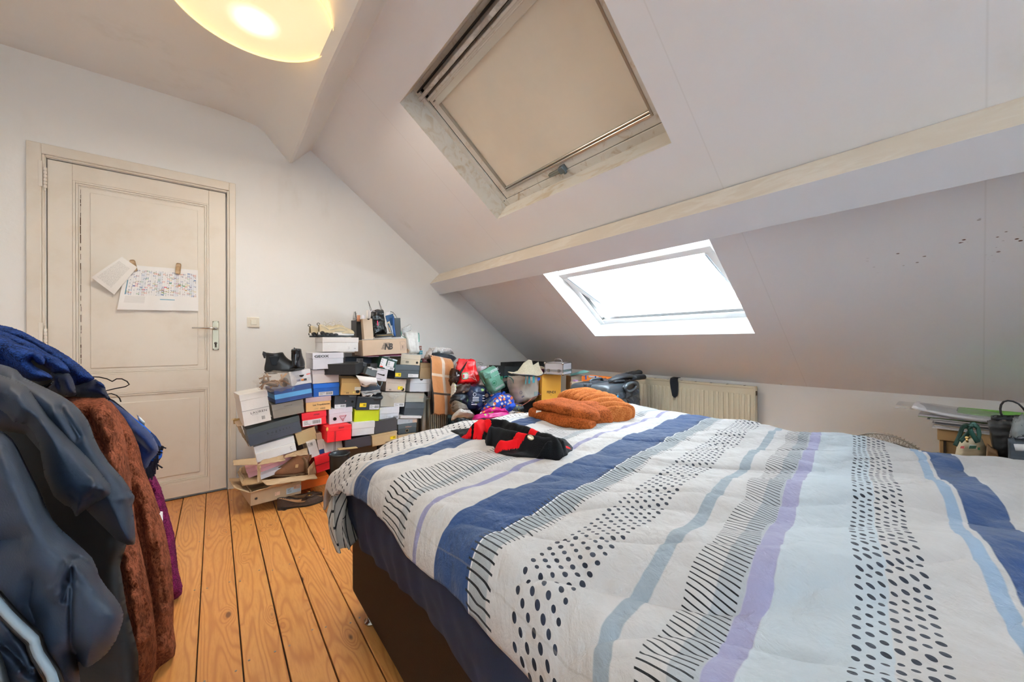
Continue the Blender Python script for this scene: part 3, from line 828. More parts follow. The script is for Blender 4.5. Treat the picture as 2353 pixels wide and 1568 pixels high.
# cloth coordinates: u across the bed (0.27 = free hem on the left), v = stripe coordinate
UH = .300                                   # hem at the left
def duvet(u, v):
    """u 0..1 across, v 0..1 from far to near; returns point and stores cloth uv"""
    Y = lerp(1.60, -.62, v)
    X = lerp(UH, 2.06, u)                    # arc coordinate
    drop = .12 + .02 * math.sin(Y * 6)
    edge = .338 + .012 * fbm((Y, 0, 1), 2.3)
    ztop = .612 + .006 * fbm((X, Y, 0), 2.6, 3)
    # big soft quilting folds running diagonally, strongest near the camera
    d1 = (X * .62 + Y * .78)
    amp = .020 * smooth((1.25 - Y) / 1.2) * (0.55 + .45 * noise.noise(Vector((X * 1.4, Y * 1.4, 5))))
    ztop += amp * math.sin(d1 * 23 + 2.2 * noise.noise(Vector((X * 1.6, Y * 1.6, 1))))
    ztop += .006 * (1 - abs(noise.noise(Vector((X * 4.5, Y * 3.0, 2)))) * 2) + .0025 * fbm((X, Y, 3), 11, 3) - .006 * max(0, 1 - abs(noise.noise(Vector(((X + Y) * 3.1, (Y - X) * 1.1, 8)))) * 7) - .004 * max(0, 1 - abs(noise.noise(Vector(((X + Y) * 6.1, (Y - X) * 2.1, 4)))) * 6)
    ztop += .012 * math.exp(-((X - 1.0) / .6) ** 2)
    R = .065
    if X < edge + R:                        # roll over the left edge
        a = (edge + R - X)                  # arc length past the shoulder
        th = min(a / R, 1.45)
        rest = max(0, a - 1.45 * R)
        x = edge + R - R * math.sin(th) - rest * math.cos(1.45) ; z = ztop - R * (1 - math.cos(th)) - rest * math.sin(1.45)
        x -= .012 * smooth(a / .15) * (math.sin(Y * 11) * .5 + .5) 
    else: x, z = X, ztop
    if X > 1.90:
        a = X - 1.90; th = min(a / .07, 1.5); rest = max(0, a - .105)
        x = 1.90 + .07 * math.sin(th); z = ztop - .07 * (1 - math.cos(th)) - rest
    y = Y
    yf = 1.425
    if Y > yf:
        a = Y - yf; th = min(a / .09, 1.3); rest = max(0, a - .117)
        y = yf + .09 * math.sin(th) + rest * .2; z -= .09 * (1 - math.cos(th)) + rest * .8
    # the far left corner flops out over the side
    cfl = smooth((Y - 1.12) / .32) * smooth((.62 - X) / .30)
    x -= .018 * cfl; z -= .045 * cfl + .010 * cfl * math.sin(X * 60 + Y * 20)
    y -= .02 * cfl
    sag = smooth((Y - .95) / .5) * smooth((.8 - X) / .4); z -= .02 * sag
    return (x, y, z), (X, Y)
def sk(X): return .155 * (X - .35) - .05 * smooth((.42 - X) / .14)
NU, NV = 420, 460
pts = {}
def dfn(u, v): return duvet(u, v)[0]
def duv(u, v):
    X, Y = lerp(UH, 2.06, u), lerp(1.60, -.62, v)
    return (X, Y - sk(X))
du = link('duvet', gridmesh('duvet', NU, NV, dfn, uv=duv), duvetmat())
solid(du, .012, -1)
tag(du, 'white duvet with navy stripes, grey bands and black dots spread over the bed', 'duvet')
# turned under flap at the far left corner
def flap(u, v):
    a = lerp(0, .17, v)
    p = Vector((.315 + .075 * u, 1.39 - .10 * v + .02 * math.sin(u * 9), .475 - a * .95))
    p.x += -.022 * math.sin(v * 3.0) + .012 * math.sin(u * 14 + v * 3); p.y += .05 * u
    return p
fm = bpy.data.materials.new('flap_cloth_shaded'); fm.use_nodes = True; t = NT(fm); un = t.new('ShaderNodeUVMap'); s_ = t.sep(un.outputs[0])
t.col(t.mix(t.m('LESS_THAN', t.m('FRACT', t.m('MULTIPLY', t.m('ADD', s_[0], t.m('MULTIPLY', s_[1], .4)), 9.0)), .16), '#b5ada2', '#15171c')); t.b.inputs['Roughness'].default_value = .85  # same cloth as the duvet, tinted darker to paint in the corner's shade
o = link('duvet_corner', gridmesh('duvet_corner', 26, 26, flap), fm, du); solid(o, .006); o['label'] = 'crumpled corner flap with black lines'

# ================================================================== FOLDED RUST BLANKET
def fur(name, c1, c2, scale=170, strength=.9, d=.006, rough=.95, sheen=.6, stretch=(1, 1, 1)):
    m = bpy.data.materials.new(name); m.use_nodes = True; t = NT(m)
    n = t.noise(t.coord(scale=stretch), scale, 4, .65, .6); g = t.noise(t.coord(), scale * .12, 3)
    f = t.m('ADD', t.m('MULTIPLY', n, .7), t.m('MULTIPLY', g, .3))
    t.col(t.mix(t.step(f, .38, .62), c1, c2)); t.b.inputs['Roughness'].default_value = rough
    t.b.inputs['Sheen Weight'].default_value = sheen; t.b.inputs['Specular IOR Level'].default_value = .1
    t.put(t.b.inputs['Sheen Tint'], lin(c2)); t.bump(f, strength, d)
    return m
M_RUSTF = fur('rust_fleece', '#6b3010', '#a55426', 150)
M_RUSTR = fur('rust_ribbed', '#8a4318', '#b9713c', 190, .6, .004)
def fadeplane(px, z): return at(px[0], px[1], 2, z)
ZB = .622
bl_root = empty('folded_blanket', (1.35, 1.2, ZB), 'thick folded rust orange fleece blanket with ribbed top, on the bed', 'blanket')
def slab(name, cen, axis, ln, wd, ht, m, ribs=0, ridge=0, seed=0, layers=1, nose=0, tilt=0, bump_=.004, taper=0):
    """rounded folded slab: cross-section is a superellipse, extruded along axis with soft ends"""
    ax = Vector((math.cos(axis), math.sin(axis), 0)); bx_ = Vector((-ax.y, ax.x, 0)); nl, na = 90, 72
    vs, fs = [], []
    for i in range(nl + 1):
        s = i / nl; e = min(s, 1 - s) * ln; k = 1 if e > ht * .5 else math.sqrt(max(0, 1 - (1 - e / (ht * .5)) ** 2)) * .72 + .28
        h = ht * k * (1 - taper * s)
        for j in range(na):
            a = 2 * math.pi * j / na; ca, sa = math.cos(a), math.sin(a); p = 3.2
            r = (abs(ca) ** p + abs(sa) ** p) ** (-1 / p)
            w = wd * .5 * r * ca * (.93 + .07 * k); z = h * .5 * r * sa
            q = Vector(cen) + ax * ((s - .5) * ln) + bx_ * w + Vector((0, 0, ht * .5 + z + tilt * (s - .5)))
            if ribs and sa > -.6: q += Vector((0, 0, 1)) * ridge * abs(math.sin(s * ribs * math.pi)) * (1 if sa > -.2 else 0) + bx_ * ridge * .8 * abs(math.sin(s * ribs * math.pi)) * ca
            if layers > 1: 
                lay = abs(math.sin((z / h + .5) * layers * math.pi)); q += bx_ * (.012 * lay) * (1 if ca > 0 else -1) * (abs(ca) ** 2)
                q += ax * .012 * lay * (1 if s > .5 else -1) * (1 if e < ht * .6 else 0)
            q += Vector((fbm(q + Vector((seed, 0, 0)), 9), fbm(q + Vector((0, seed, 0)), 9), fbm(q + Vector((0, 0, seed)), 9))) * bump_ * 2
            kk = fbm(q + Vector((seed, 3, 0)), 34, 2); q += (q - Vector(cen)).normalized() * bump_ * kk
            vs.append(q)
    for i in range(nl):
        for j in range(na): fs.append((i * na + j, i * na + (j + 1) % na, (i + 1) * na + (j + 1) % na, (i + 1) * na + j))
    fs.append(tuple(range(na))[::-1]); fs.append(tuple(nl * na + j for j in range(na)))
    me = bpy.data.meshes.new(name); me.from_pydata(vs, [], fs); o = link(name, me, m, None, True); return o
# near (fleece) fold: long roll from the left to the front, ribbed half on the right/back
def roll(name, path, rad, m, hts, seed, nl=90, na=64, rib=0, lump=.006, squash=3.0):
    """soft roll along a path of floor points with half-width rad and height hts"""
    pts_ = [Vector(p) for p in path]
    def sample(s):
        x = s * (len(pts_) - 1); i = min(int(x), len(pts_) - 2); f = x - i
        p0 = pts_[max(i - 1, 0)]; p1 = pts_[i]; p2 = pts_[i + 1]; p3 = pts_[min(i + 2, len(pts_) - 1)]
        return .5 * ((2 * p1) + (p2 - p0) * f + (2 * p0 - 5 * p1 + 4 * p2 - p3) * f * f + (3 * p1 - p0 - 3 * p2 + p3) * f ** 3)
    def val(a, s):
        if not isinstance(a, (list, tuple)): return a
        x = s * (len(a) - 1); i = min(int(x), len(a) - 2); return lerp(a[i], a[i + 1], smooth(x - i))
    vs, fs = [], []
    for i in range(nl + 1):
        s = i / nl; p = sample(s); d = (sample(min(1, s + .01)) - sample(max(0, s - .01))); d.z = 0; d.normalize(); b = Vector((-d.y, d.x, 0))
        e = min(s, 1 - s) / .09; k = 1 if e > 1 else math.sqrt(max(0, 1 - (1 - e) ** 2)) * .85 + .15
        w = val(rad, s) * (k if e < 1 else 1); h = val(hts, s) * k
        for j in range(na):
            a = 2 * math.pi * j / na; ca, sa = math.cos(a), math.sin(a); r = (abs(ca) ** squash + abs(sa) ** squash) ** (-1 / squash)
            q = p + b * (w * r * ca) + Vector((0, 0, h * .5 + h * .5 * r * sa))
            if rib: q += (Vector((0, 0, sa)) + b * ca) * rib[1] * (abs(math.sin(s * rib[0] * math.pi)) ** .6 - .5) * (1 if sa > -.7 else 0)
            q += Vector((fbm(q + Vector((seed, 0, 0)), 7), fbm(q + Vector((0, seed, 0)), 7), fbm(q + Vector((0, 0, seed)), 7))) * lump
            vs.append(q)
    for i in range(nl):
        for j in range(na): fs.append((i * na + j, i * na + (j + 1) % na, (i + 1) * na + (j + 1) % na, (i + 1) * na + j))
    fs.append(tuple(range(na))[::-1]); fs.append(tuple(nl * na + j for j in range(na)))
    me = bpy.data.meshes.new(name); me.from_pydata(vs, [], fs)
    return link(name, me, m, None, True)
o = roll('fleece_layer', [(1.235, 1.37, ZB), (1.215, 1.25, ZB), (1.215, 1.12, ZB), (1.25, 1.01, ZB)], [.045, .060, .060, .045], M_RUSTF, [.050, .055, .052, .045], 4, lump=.010); local(o, bl_root)
o = roll('fleece_layer', [(1.27, 1.37, ZB + .048), (1.255, 1.25, ZB + .056), (1.26, 1.13, ZB + .050), (1.29, 1.02, ZB + .030)], [.05, .075, .078, .055], M_RUSTF, [.035, .048, .05, .045], 9, lump=.011); local(o, bl_root)
o = roll('fleece_fold', [(1.36, 1.30, ZB), (1.35, 1.15, ZB), (1.33, 1.02, ZB)], [.06, .075, .060], M_RUSTF, [.09, .10, .075], 14, lump=.009); local(o, bl_root)
o = roll('ribbed_layer', [(1.47, 1.36, ZB + .030), (1.46, 1.27, ZB + .040), (1.46, 1.15, ZB + .025), (1.44, 1.02, ZB)], [.075, .105, .115, .09], M_RUSTR, [.07, .085, .085, .065], 21, nl=170, rib=(11, .026), lump=.004); local(o, bl_root)
o = roll('ribbed_layer', [(1.50, 1.28, ZB), (1.52, 1.15, ZB), (1.49, 1.03, ZB)], [.06, .075, .06], M_RUSTR, [.085, .085, .07], 27, nl=150, rib=(8, .022), lump=.004); local(o, bl_root)
mb = MB(); p = at(1245, 948, 1, 1.25); mb.box(-.012, .012, -.001, .001, -.006, .006); o = mb.obj('care_label', mat('white_tag', '#e9e4dc', .7)); o.matrix_world = Matrix.Translation((1.172, 1.27, ZB + .050)) @ Matrix.Rotation(-.9, 4, 'Z') @ Matrix.Rotation(-.4, 4, 'X'); o.parent = bl_root; o.matrix_parent_inverse = bl_root.matrix_world.inverted()

# ================================================================== CARDIGAN
M_KNIT = mat('black_knit', '#0d0e11', .95, bump=.5, bscale=420, sheen=.12)
M_REDK = mat('red_knit', '#c80f15', .9, bump=.35, bscale=420, sheen=.05)
cg = empty('cardigan', (.95, 1.05, ZB), 'black knitted cardigan with red trim thrown in a heap on the bed', 'clothing')
P = lambda x, y, z=.0: at(x, y, 2, .622 + z)
def cpath(pp, z=0): return [tuple(P(a, b, z)) for a, b in pp]
def seg_d(p, pts_):
    best = 9; 
    for (ax, ay), (bx__, by__) in zip(pts_, pts_[1:]):
        dx, dy = bx__ - ax, by__ - ay; t_ = max(0, min(1, ((p[0] - ax) * dx + (p[1] - ay) * dy) / (dx * dx + dy * dy + 1e-12)))
        d = math.hypot(p[0] - ax - dx * t_, p[1] - ay - dy * t_); best = min(best, d)
    return best
def inside(p, poly):
    c = False; n = len(poly)
    for i in range(n):
        (x1, y1), (x2, y2) = poly[i], poly[i - 1]
        if (y1 > p[1]) != (y2 > p[1]) and p[0] < (x2 - x1) * (p[1] - y1) / (y2 - y1) + x1: c = not c
    return c
def PX(a, b, z=0): q = P(a, b, z); return (q.x, q.y)
CFOLDS = [([(1062, 990), (1110, 968), (1160, 972), (1220, 992), (1275, 1012)], .075, .035), ([(1085, 1000), (1130, 985), (1190, 1000), (1245, 1012), (1290, 1018)], .070, .028),
          ([(1060, 999), (1090, 1009), (1125, 1014), (1165, 1018), (1200, 1014), (1236, 1006)], .050, .020), ([(1140, 1040), (1190, 1050), (1240, 1046), (1290, 1050)], .045, .040),
          ([(1232, 1052), (1262, 1028), (1290, 1030), (1300, 1048)], .070, .015), ([(1180, 1040), (1230, 1028), (1280, 1016), (1310, 1028)], .066, .018),
          ([(1195, 1058), (1215, 1040), (1240, 1034)], .058, .013), ([(1285, 1012), (1312, 1030), (1308, 1050)], .058, .018), ([(1040, 996), (1060, 1000)], .030, .03)]
CF = [([PX(a, b, h * .85) for a, b in pp], h, w) for pp, h, w in CFOLDS]
COUT = [PX(a, b) for a, b in [(1025, 996), (1048, 1007), (1068, 1016), (1112, 1021), (1116, 1030), (1130, 1034), (1138, 1049), (1158, 1059), (1192, 1064), (1238, 1066), (1286, 1067), (1306, 1056), (1319, 1044), (1322, 1034), (1313, 1024), (1300, 1016), (1272, 1014), (1236, 1000), (1196, 986), (1168, 978), (1134, 974), (1108, 978), (1084, 990), (1058, 995), (1040, 996)]]
def chgt(x, y):
    ed = min(1, seg_d((x, y), COUT + COUT[:1]) / .020); ed = ed ** .8 * (1.6 - .6 * ed)
    h = .020 + sum(0 for _ in ()); m_ = 0
    for pl_, hh, w in CF: m_ = max(m_, hh * math.exp(-(seg_d((x, y), pl_) / w) ** 2) ) + 0
    v = (h ** 3 + m_ ** 3) ** (1 / 3)
    return ed * (v + .006 * fbm((x, y, 0), 16, 3)) - (1 - ed) * .004
cn = .0030; xs = [p[0] for p in COUT]; ys = [p[1] for p in COUT]; nx_, ny_ = int((max(xs) - min(xs)) / cn) + 2, int((max(ys) - min(ys)) / cn) + 2
ids = {}; vs = []; fs = []; fr_ = []
REDL = [([PX(a, b, .05) for a, b in pp], w) for pp, w in (([(1030, 990), (1062, 986)], .034), ([(1050, 990), (1090, 1003), (1125, 1009), (1165, 1013), (1200, 1010), (1240, 1003)], .019), ([(1092, 992), (1104, 982), (1118, 980)], .018), ([(1112, 1026), (1128, 1026)], .011), ([(1282, 1004), (1300, 1008)], .016))]
for i in range(nx_):
    for j in range(ny_):
        x, y = min(xs) + i * cn, min(ys) + j * cn
        if inside((x, y), COUT): ids[i, j] = len(vs); vs.append((x, y, .621 + chgt(x, y)))
for (i, j), k in ids.items():
    if (i + 1, j) in ids and (i, j + 1) in ids and (i + 1, j + 1) in ids:
        x, y, _ = vs[k]; red = any(seg_d((x, y), pl_) < w for pl_, w in REDL)
        (fr_ if red else fs).append((k, ids[i + 1, j], ids[i + 1, j + 1], ids[i, j + 1]))
def submesh(nm, fc, m):
    used = sorted({i for f in fc for i in f}); mp_ = {o_: n_ for n_, o_ in enumerate(used)}
    me = bpy.data.meshes.new(nm); me.from_pydata([vs[i] for i in used], [], [tuple(mp_[i] for i in f) for f in fc]); o = link(nm, me, m, None, True); solid(o, .006, -1); local(o, cg); return o
submesh('knit_body', fs, M_KNIT)
# each connected red piece is a trim of its own
adj = {}
for k, f in enumerate(fr_):
    for v_ in f: adj.setdefault(v_, []).append(k)
seen = set()
for k0 in range(len(fr_)):
    if k0 in seen: continue
    st_ = [k0]; comp = []; seen.add(k0)
    while st_:
        k = st_.pop(); comp.append(fr_[k])
        for v_ in fr_[k]:
            for q_ in adj[v_]:
                if q_ not in seen: seen.add(q_); st_.append(q_)
    if len(comp) > 6: submesh('red_trim', comp, M_REDK)
o = MB().box(-.02, .02, -.002, .0, -.004, .004).obj('embroidery', mat('embroidery', '#b8745c', .8)); q = P(1178, 1060, .01); o.matrix_world = Matrix.Translation((q.x, q.y - .004, .632)) @ Matrix.Rotation(-.65, 4, 'Z'); local(o, cg)
p = P(1219, 1007, .075); mb = MB(); mb.lathe([(.0001, .0015), (.007, .0015), (.0095, .0035), (.011, .001), (.0095, -.002), (.0001, -.002)], (0, 0, 0), 20)
o = mb.obj('button', mat('horn_button', '#c9b38c', .25), None, True); o.matrix_world = Matrix.Translation((p.x, p.y, .622 + .076)) @ Matrix.Rotation(.5, 4, 'X'); o.parent = cg; o.matrix_parent_inverse = cg.matrix_world.inverted()
# ================================================================== SHOE BOXES
M_LBL = mat('sticker_white', '#e8e8ec', .5)
M_YEL = mat('sticker_yellow', '#f2d21c', .45)
M_INK = mat('print_black', '#1a1a1d', .6)
M_INKG = mat('print_grey', '#6d6d74', .6)
M_HOLE = mat('hole_dark', '#0b0a0a', .9)
random.seed(11)
def quadframe(bl, br, tl, Y, yaw=0):
    P0 = at(*bl, 1, Y); nrm = Vector((math.sin(yaw), -math.cos(yaw), 0))
    P1 = on_plane(*br, P0, nrm); P2 = on_plane(*tl, P0, nrm)
    M = frame_of(P0, P1, P2)
    w = (P1 - P0).length; h = (P2 - P0).dot(Vector((M[0][2], M[1][2], M[2][2])))
    return M, w, h
def sticker(root, w, h, u0, u1, v0, v1, m=None, lines=4, bars=True, name='label_sticker', y=-.0012):
    """label on the front face, in fractions; with bar code strokes"""
    x0, x1, z0, z1 = u0 * w, u1 * w, v0 * h, v1 * h
    s = MB().box(x0, x1, y, y + .001, z0, z1).obj(name, m or M_LBL, root)
    mb = MB(); sw, sh = x1 - x0, z1 - z0
    if bars:
        x = x0 + sw * .52
        while x < x1 - sw * .08:
            b = random.uniform(.0006, .0018); mb.box(x, x + b, y - .0004, y, z0 + sh * .25, z1 - sh * .18); x += b + random.uniform(.0008, .002)
    for k in range(lines):
        zz = z1 - sh * (.16 + .74 * k / max(1, lines)); mb.box(x0 + sw * .07, x0 + sw * random.uniform(.25, .46), y - .0004, y, zz - sh * .045, zz)
    mb.obj('barcode', M_INK, s)
    return s
def face_text(root, body, w, h, u, v, size, m, y=-.0018, **k):
    M = Matrix.Translation((u * w, y, v * h)) @ Matrix.Rotation(math.radians(90), 4, 'X')
    return text(body, size, m, root, M, **k)
def hole(root, w, h, u, v, r, ring=None, y=-.0008):
    mb = MB(); mb.cyl((u * w, y, v * h), (u * w, y + .002, v * h), r, n=20); o = mb.obj('finger_hole', M_HOLE, root)
    if ring:
        mb = MB(); mb.lathe([(r, -.0006), (r * 1.22, -.0006), (r * 1.22, .0006), (r, .0006)], (u * w, y, v * h), 24, 1); mb.obj('eyelet', ring, root)
    return o
BOXES = {}
def shoebox(key, bl, br, tl, Y, label, color, lid=None, lidcolor=None, yaw=0, depth=.30, group='shoe boxes piled against the wall', over=.0022, open_top=False, name='shoe_box', cat='box', top=None, wmul=1):
    M, w, h = quadframe(bl, br, tl, Y, yaw); w *= wmul
    depth = min(depth, .235 if Y < 2.9 else YW - .012 - Y) if abs(yaw) < .2 else depth
    root = empty(name, M, label, cat, group)
    m = card(color); ml = card(lidcolor or color)
    if open_top:
        mb = MB(); t = .0022
        mb.box(0, w, 0, t, 0, h); mb.box(0, w, depth - t, depth, 0, h); mb.box(0, t, t, depth - t, 0, h); mb.box(w - t, w, t, depth - t, 0, h); mb.box(t, w - t, t, depth - t, 0, t)
        mb.obj('box_body', m, root)
    elif lid:
        hl = h * lid
        MB().box(over, w - over, over, depth - over, 0, h - .003, .0008).obj('box_body', m, root)
        MB().box(0, w, 0, depth, h - hl, h, .0014).obj('lid', ml, root)
    else:
        MB().box(0, w, 0, depth, 0, h, .0012).obj('box_body', m, root)
    BOXES[key] = (root, w, h, depth)
    return root, w, h
Yp = 2.74
B = shoebox
# ---- left stack
r, w, h = B('lauren', C3(320, 1420), C3(820, 1300), C3(172, 862), 2.70, 'white tall shoe box printed LAUREN, tilted, top left of the box pile', '#eceae8', .20, depth=.20, yaw=.1)
face_text(r, 'LAUREN', w, h, .28, .335, .018, M_INK, sx=1.15, space=1.15); face_text(r, 'RALPH LAUREN', w, h, .33, .295, .0045, M_INKG)
sticker(r, w, h, .50, .80, .05, .24, card('#eceae8'), 0); mb = MB(); mb.box(0, w, -.0012, .0, h * .465, h * .475); mb.obj('sleeve_edge', M_INKG, r)
r, w, h = B('bug', C5(352, 440), C5(1140, 205), C5(290, 185), 2.72, 'dark slate long shoe box printed bugatti, below the tall white one', '#3f4450', .34, '#41484a', depth=.20, yaw=.05)
face_text(r, 'bugatti', w, h, .34, .40, .021, M_INK, space=1.9, sx=1.1); face_text(r, 'NO MTS FASHION', w, h, .40, .26, .006, M_INK, space=1.6)
r, w, h = B('w1', C5(430, 545), C5(1030, 365), C5(398, 448), 2.74, 'plain white shoe box wedged right under the bugatti box', '#e7e8ea', None, depth=.20)
r, w, h = B('w2', C5(462, 680), C5(1055, 495), C5(432, 552), 2.73, 'white shoe box with a small print, resting on the torn brown carton', '#ebebec', None, depth=.20)
sticker(r, w, h, .84, .97, .12, .75, card('#ebebec'), 4, False)
r, w, h = B('taupe', C3(845, 1280), C3(1412, 1160), C3(798, 1035), 2.73, 'taupe grey shoe box between the white LAUREN box and the peach box', '#8f877d', .42, '#958d84', depth=.30)
face_text(r, 'kennel&schmenger', w, h, .38, .74, .006, M_INK)
r, w, h = B('stripe', C3(890, 1010), C3(1552, 878), C3(850, 752), 2.70, 'navy shoe box with a light blue middle stripe', '#274078', None, depth=.30, yaw=.10)
MB().box(-.0006, w + .0006, -.0007, .2, h * .30, h * .62).obj('blue_stripe', card('#5ea2d6'), r)
mb = MB(); mb.tube([(w * .48, -.001, h * .72), (w * .50, -.001, h * .9), (w * .53, -.001, h * .96)], .0012, 6); mb.tube([(w * .51, -.001, h * .84), (w * .55, -.001, h * .86)], .001, 6); mb.obj('emblem', mat('pale_blue_print', '#6fb7dd', .5), r)
r, w, h = B('skx', C3(1172, 692), C3(1548, 622), C3(1062, 448), 2.72, 'white shoe box with a half-moon finger hole and small colour pictures', '#e4e5ea', .28, depth=.30)
mb = MB(); mb.prism([(w * .55 + .014 * math.cos(a), h * .66 - .012 * math.sin(a)) for a in [i * math.pi / 10 for i in range(11)]], lambda u, v, t: (u, t, v), -.001, .001); mb.obj('finger_hole', M_HOLE, r)
for u0, u1, v0, v1, c in ((.28, .46, .26, .40, '#8b8fa8'), (.50, .62, .26, .38, '#e0832b'), (.62, .76, .24, .38, '#26262c'), (.78, .96, .62, .68, '#d9473a'), (.80, .95, .22, .44, '#d4d6dd')):
    MB().box(u0 * w, u1 * w, -.001, 0, v0 * h, v1 * h).obj('printed_picture', mat('pic' + c, c, .5), r)
r, w, h = B('blue', C3(1567, 890), C3(2040, 850), C3(1541, 655), 2.76, 'bright royal blue shoe box with a white label strip', '#0a56ad', .34, '#0d63c4', depth=.36)
sticker(r, w, h, .20, .74, .07, .36)
r, w, h = B('cream', C3(1552, 650), C3(2037, 612), C3(1532, 405), 2.76, 'plain off-white shoe box between the GEOX box and the royal blue one', '#e3dbdb', .30, '#e0d9dc', depth=.36)
r, w, h = B('geox', C3(1556, 390), C3(2117, 362), C3(1545, 92), 2.74, 'white shoe box printed GEOX on its lid', '#dcdce6', .36, '#e0e0ea', depth=.34)
face_text(r, 'GEOX', w, h, .05, .72, .022, M_INK, sx=1.45, bold=.0006)
mb = MB(); random.seed(4)
for k in range(9): mb.box(w * (.55 + .037 * k), w * (.55 + .037 * k) + .003, -.003, -.001, h * .08, h * .08 + .004 + .002 * (k % 2))
mb.box(w * .89, w * .97, -.003, -.001, h * .07, h * .17); mb.obj('print_marks', M_INKG, r)
r, w, h = B('top', C2(318, 1166), C2(972, 1160), C2(300, 902), 2.74, 'long white shoe box carrying the cream trainers on top', '#e9eaec', .36, '#e6e4e4', depth=.36)
sticker(r, w, h, .70, .84, .10, .36, card('#e9eaec'), 3, False); MB().box(w * .87, w * .92, -.001, 0, h * .2, h * .24).obj('print_marks', M_INKG, r)
r, w, h = B('nb', C2(1052, 1245), C2(1842, 1190), C2(1040, 962), 2.74, 'tan cardboard shoe box printed with a slanted NB logo', '#cdb39a', None, depth=.25, yaw=-.04)
M_NB = mat('print_charcoal', '#3a3633', .6)
face_text(r, 'NB', w, h, .475, .33, .062, M_NB, shear=.22, bold=.0022, sx=.78, space=.80)
mb = MB()
for k in range(6): 
    z = h * (.37 + .073 * k); x = w * (.400 + .012 * k); mb.prism([(x, z), (x + .030 + .003 * k, z), (x + .032 + .003 * k, z + .0032), (x + .002, z + .0032)], lambda u, v, t: (u, t, v), -.0022, -.0015)
mb.obj('speed_lines', M_NB, r)
mb = MB()
for a0, a1, b0, b1 in ((.85, .97, .22, .80), (.875, .945, .26, .60)):
    for q in ((a0, a1, b0, b0 + .008), (a0, a1, b1 - .008, b1), (a0, a0 + .003, b0, b1), (a1 - .003, a1, b0, b1)): mb.box(q[0] * w, q[1] * w, -.0012, 0, q[2] * h, q[3] * h)
mb.obj('printed_frame', M_INKG, r)
MB().box(w * .902, w * .915, -.0016, -.0004, h * .32, h * .54).obj('size_print', M_INK, r)
# ---- middle
r, w, h = B('trop', C3(1432, 1160), C3(1892, 1105), C3(1415, 908), 2.75, 'peach shoe box printed Les Tropeziennes with a lilac lid', '#ecbf80', .34, '#d6bcc2', depth=.34)
face_text(r, 'Les Trop\u00e9ziennes', w, h, .27, .40, .0145, M_INK, bold=.0004); sticker(r, w, h, .30, .80, .05, .24, card('#ecbf80'), 2)
r, w, h = B('hugo1', C3(1367, 1435), C3(1812, 1362), C3(1335, 1190), 2.74, 'red shoe box with a large white label, upper of the two HUGO boxes', '#df1826', .42, '#d9182a', depth=.30)
face_text(r, 'HUGO', w, h, .48, .76, .0115, M_INK, bold=.0004); sticker(r, w, h, .02, .78, .05, .47)
r, w, h = B('kraft1', C5(1078, 425), C5(1378, 315), C5(1035, 235), 2.76, 'small sand coloured shoe box left of the lower red one', '#cfb384', .10, depth=.30)
r, w, h = B('guess', C4(127, 1540), C4(552, 1480), C4(102, 1272), 2.75, 'white shoe box with a red triangle logo and a round hole', '#dfdbe4', .32, '#dddce8', depth=.32)
hole(r, w, h, .24, .33, .0115)
mb = MB()
tri = [(.44, .50), (.72, .50), (.585, .10)]
for (a, b), (c, d) in zip(tri, tri[1:] + tri[:1]): mb.tube([(a * w, -.0012, b * h), (c * w, -.0012, d * h)], .0011, 6)
mb.obj('triangle_logo', mat('red_print', '#c03048', .5), r); face_text(r, 'GUESS', w, h, .49, .41, .0085, mat('red_print', '#c03048', .5)); face_text(r, '?', w, h, .562, .19, .018, mat('red_print', '#c03048', .5), bold=.0004)
r, w, h = B('hugo2', C6(85, 930), C6(530, 862), C6(68, 655), 2.66, 'bright red shoe box with a scuffed lid corner, lower of the two HUGO boxes', '#e8101c', .30, '#dd1c24', depth=.30, yaw=.05)
face_text(r, 'HUGO', w, h, .46, .84, .0115, M_INK, bold=.0004)
mb = MB(); mb.ball((.001, -.0005, h * .90), .007, .0012, .014); mb.obj('scuff', mat('scuff_tan', '#d9a24c', .8), r)
mb = MB()
for dx in (0, .006): mb.tube([(w * .30 + dx, -.004, h * .70), (w * .29 + dx, -.006, h * .3), (w * .285 + dx * 1.2, -.004, -.05), (w * .275 + dx * 1.5, .002, -.115)], .0012, 6)
cord = mb.obj('hanging_cord', M_INK); cord.matrix_world = r.matrix_world.copy(); tag(cord, 'two thin black cords dangling in front of the lower red box', 'cord')
r, w, h = B('w3', C6(532, 812), C6(945, 765), C6(532, 570), 2.72, 'white shoe box right of the scuffed red box, under the lime one', '#dedfe2', .48, '#e2e3e6', depth=.34)
r, w, h = B('lime', C6(575, 560), C6(1022, 530), C6(592, 325), 2.75, 'acid lime green shoe box', '#c3cc10', None, depth=.34, yaw=-.03)
MB().box(-.0012, w + .001, -.001, .0, h * .90, h * .985).obj('lid_edge', card('#d3dc1c'), r); MB().box(w * .38, w * .62, -.001, 0, h * .04, h * .055).obj('print_line', mat('olive_print', '#8f9620', .6), r)
r, w, h = B('w4', C6(1030, 532), C6(1387, 500), C6(1036, 292), 2.78, 'white shoe box with a pale bar code label, right of the lime green one', '#dedfe8', .50, '#e3e4ec', depth=.34)
sticker(r, w, h, .38, .98, .05, .33, card('#dedfe8'), 3)
r, w, h = B('tommy', C4(217, 1255), C4(602, 1230), C4(220, 1018), 2.77, 'dark navy grey shoe box with a tiny flag and a torn top edge', '#373d46', None, depth=.34)
sticker(r, w, h, .02, .54, .04, .32, None, 2); hole(r, w, h, .84, .47, .0085); mb = MB(); mb.box(w * .49, w * .52, -.001, 0, h * .53, h * .57); mb.obj('flag_white', M_LBL, r); mb = MB(); mb.box(w * .52, w * .55, -.001, 0, h * .53, h * .57); mb.obj('flag_red', mat('flag_red', '#c01c30', .5), r)
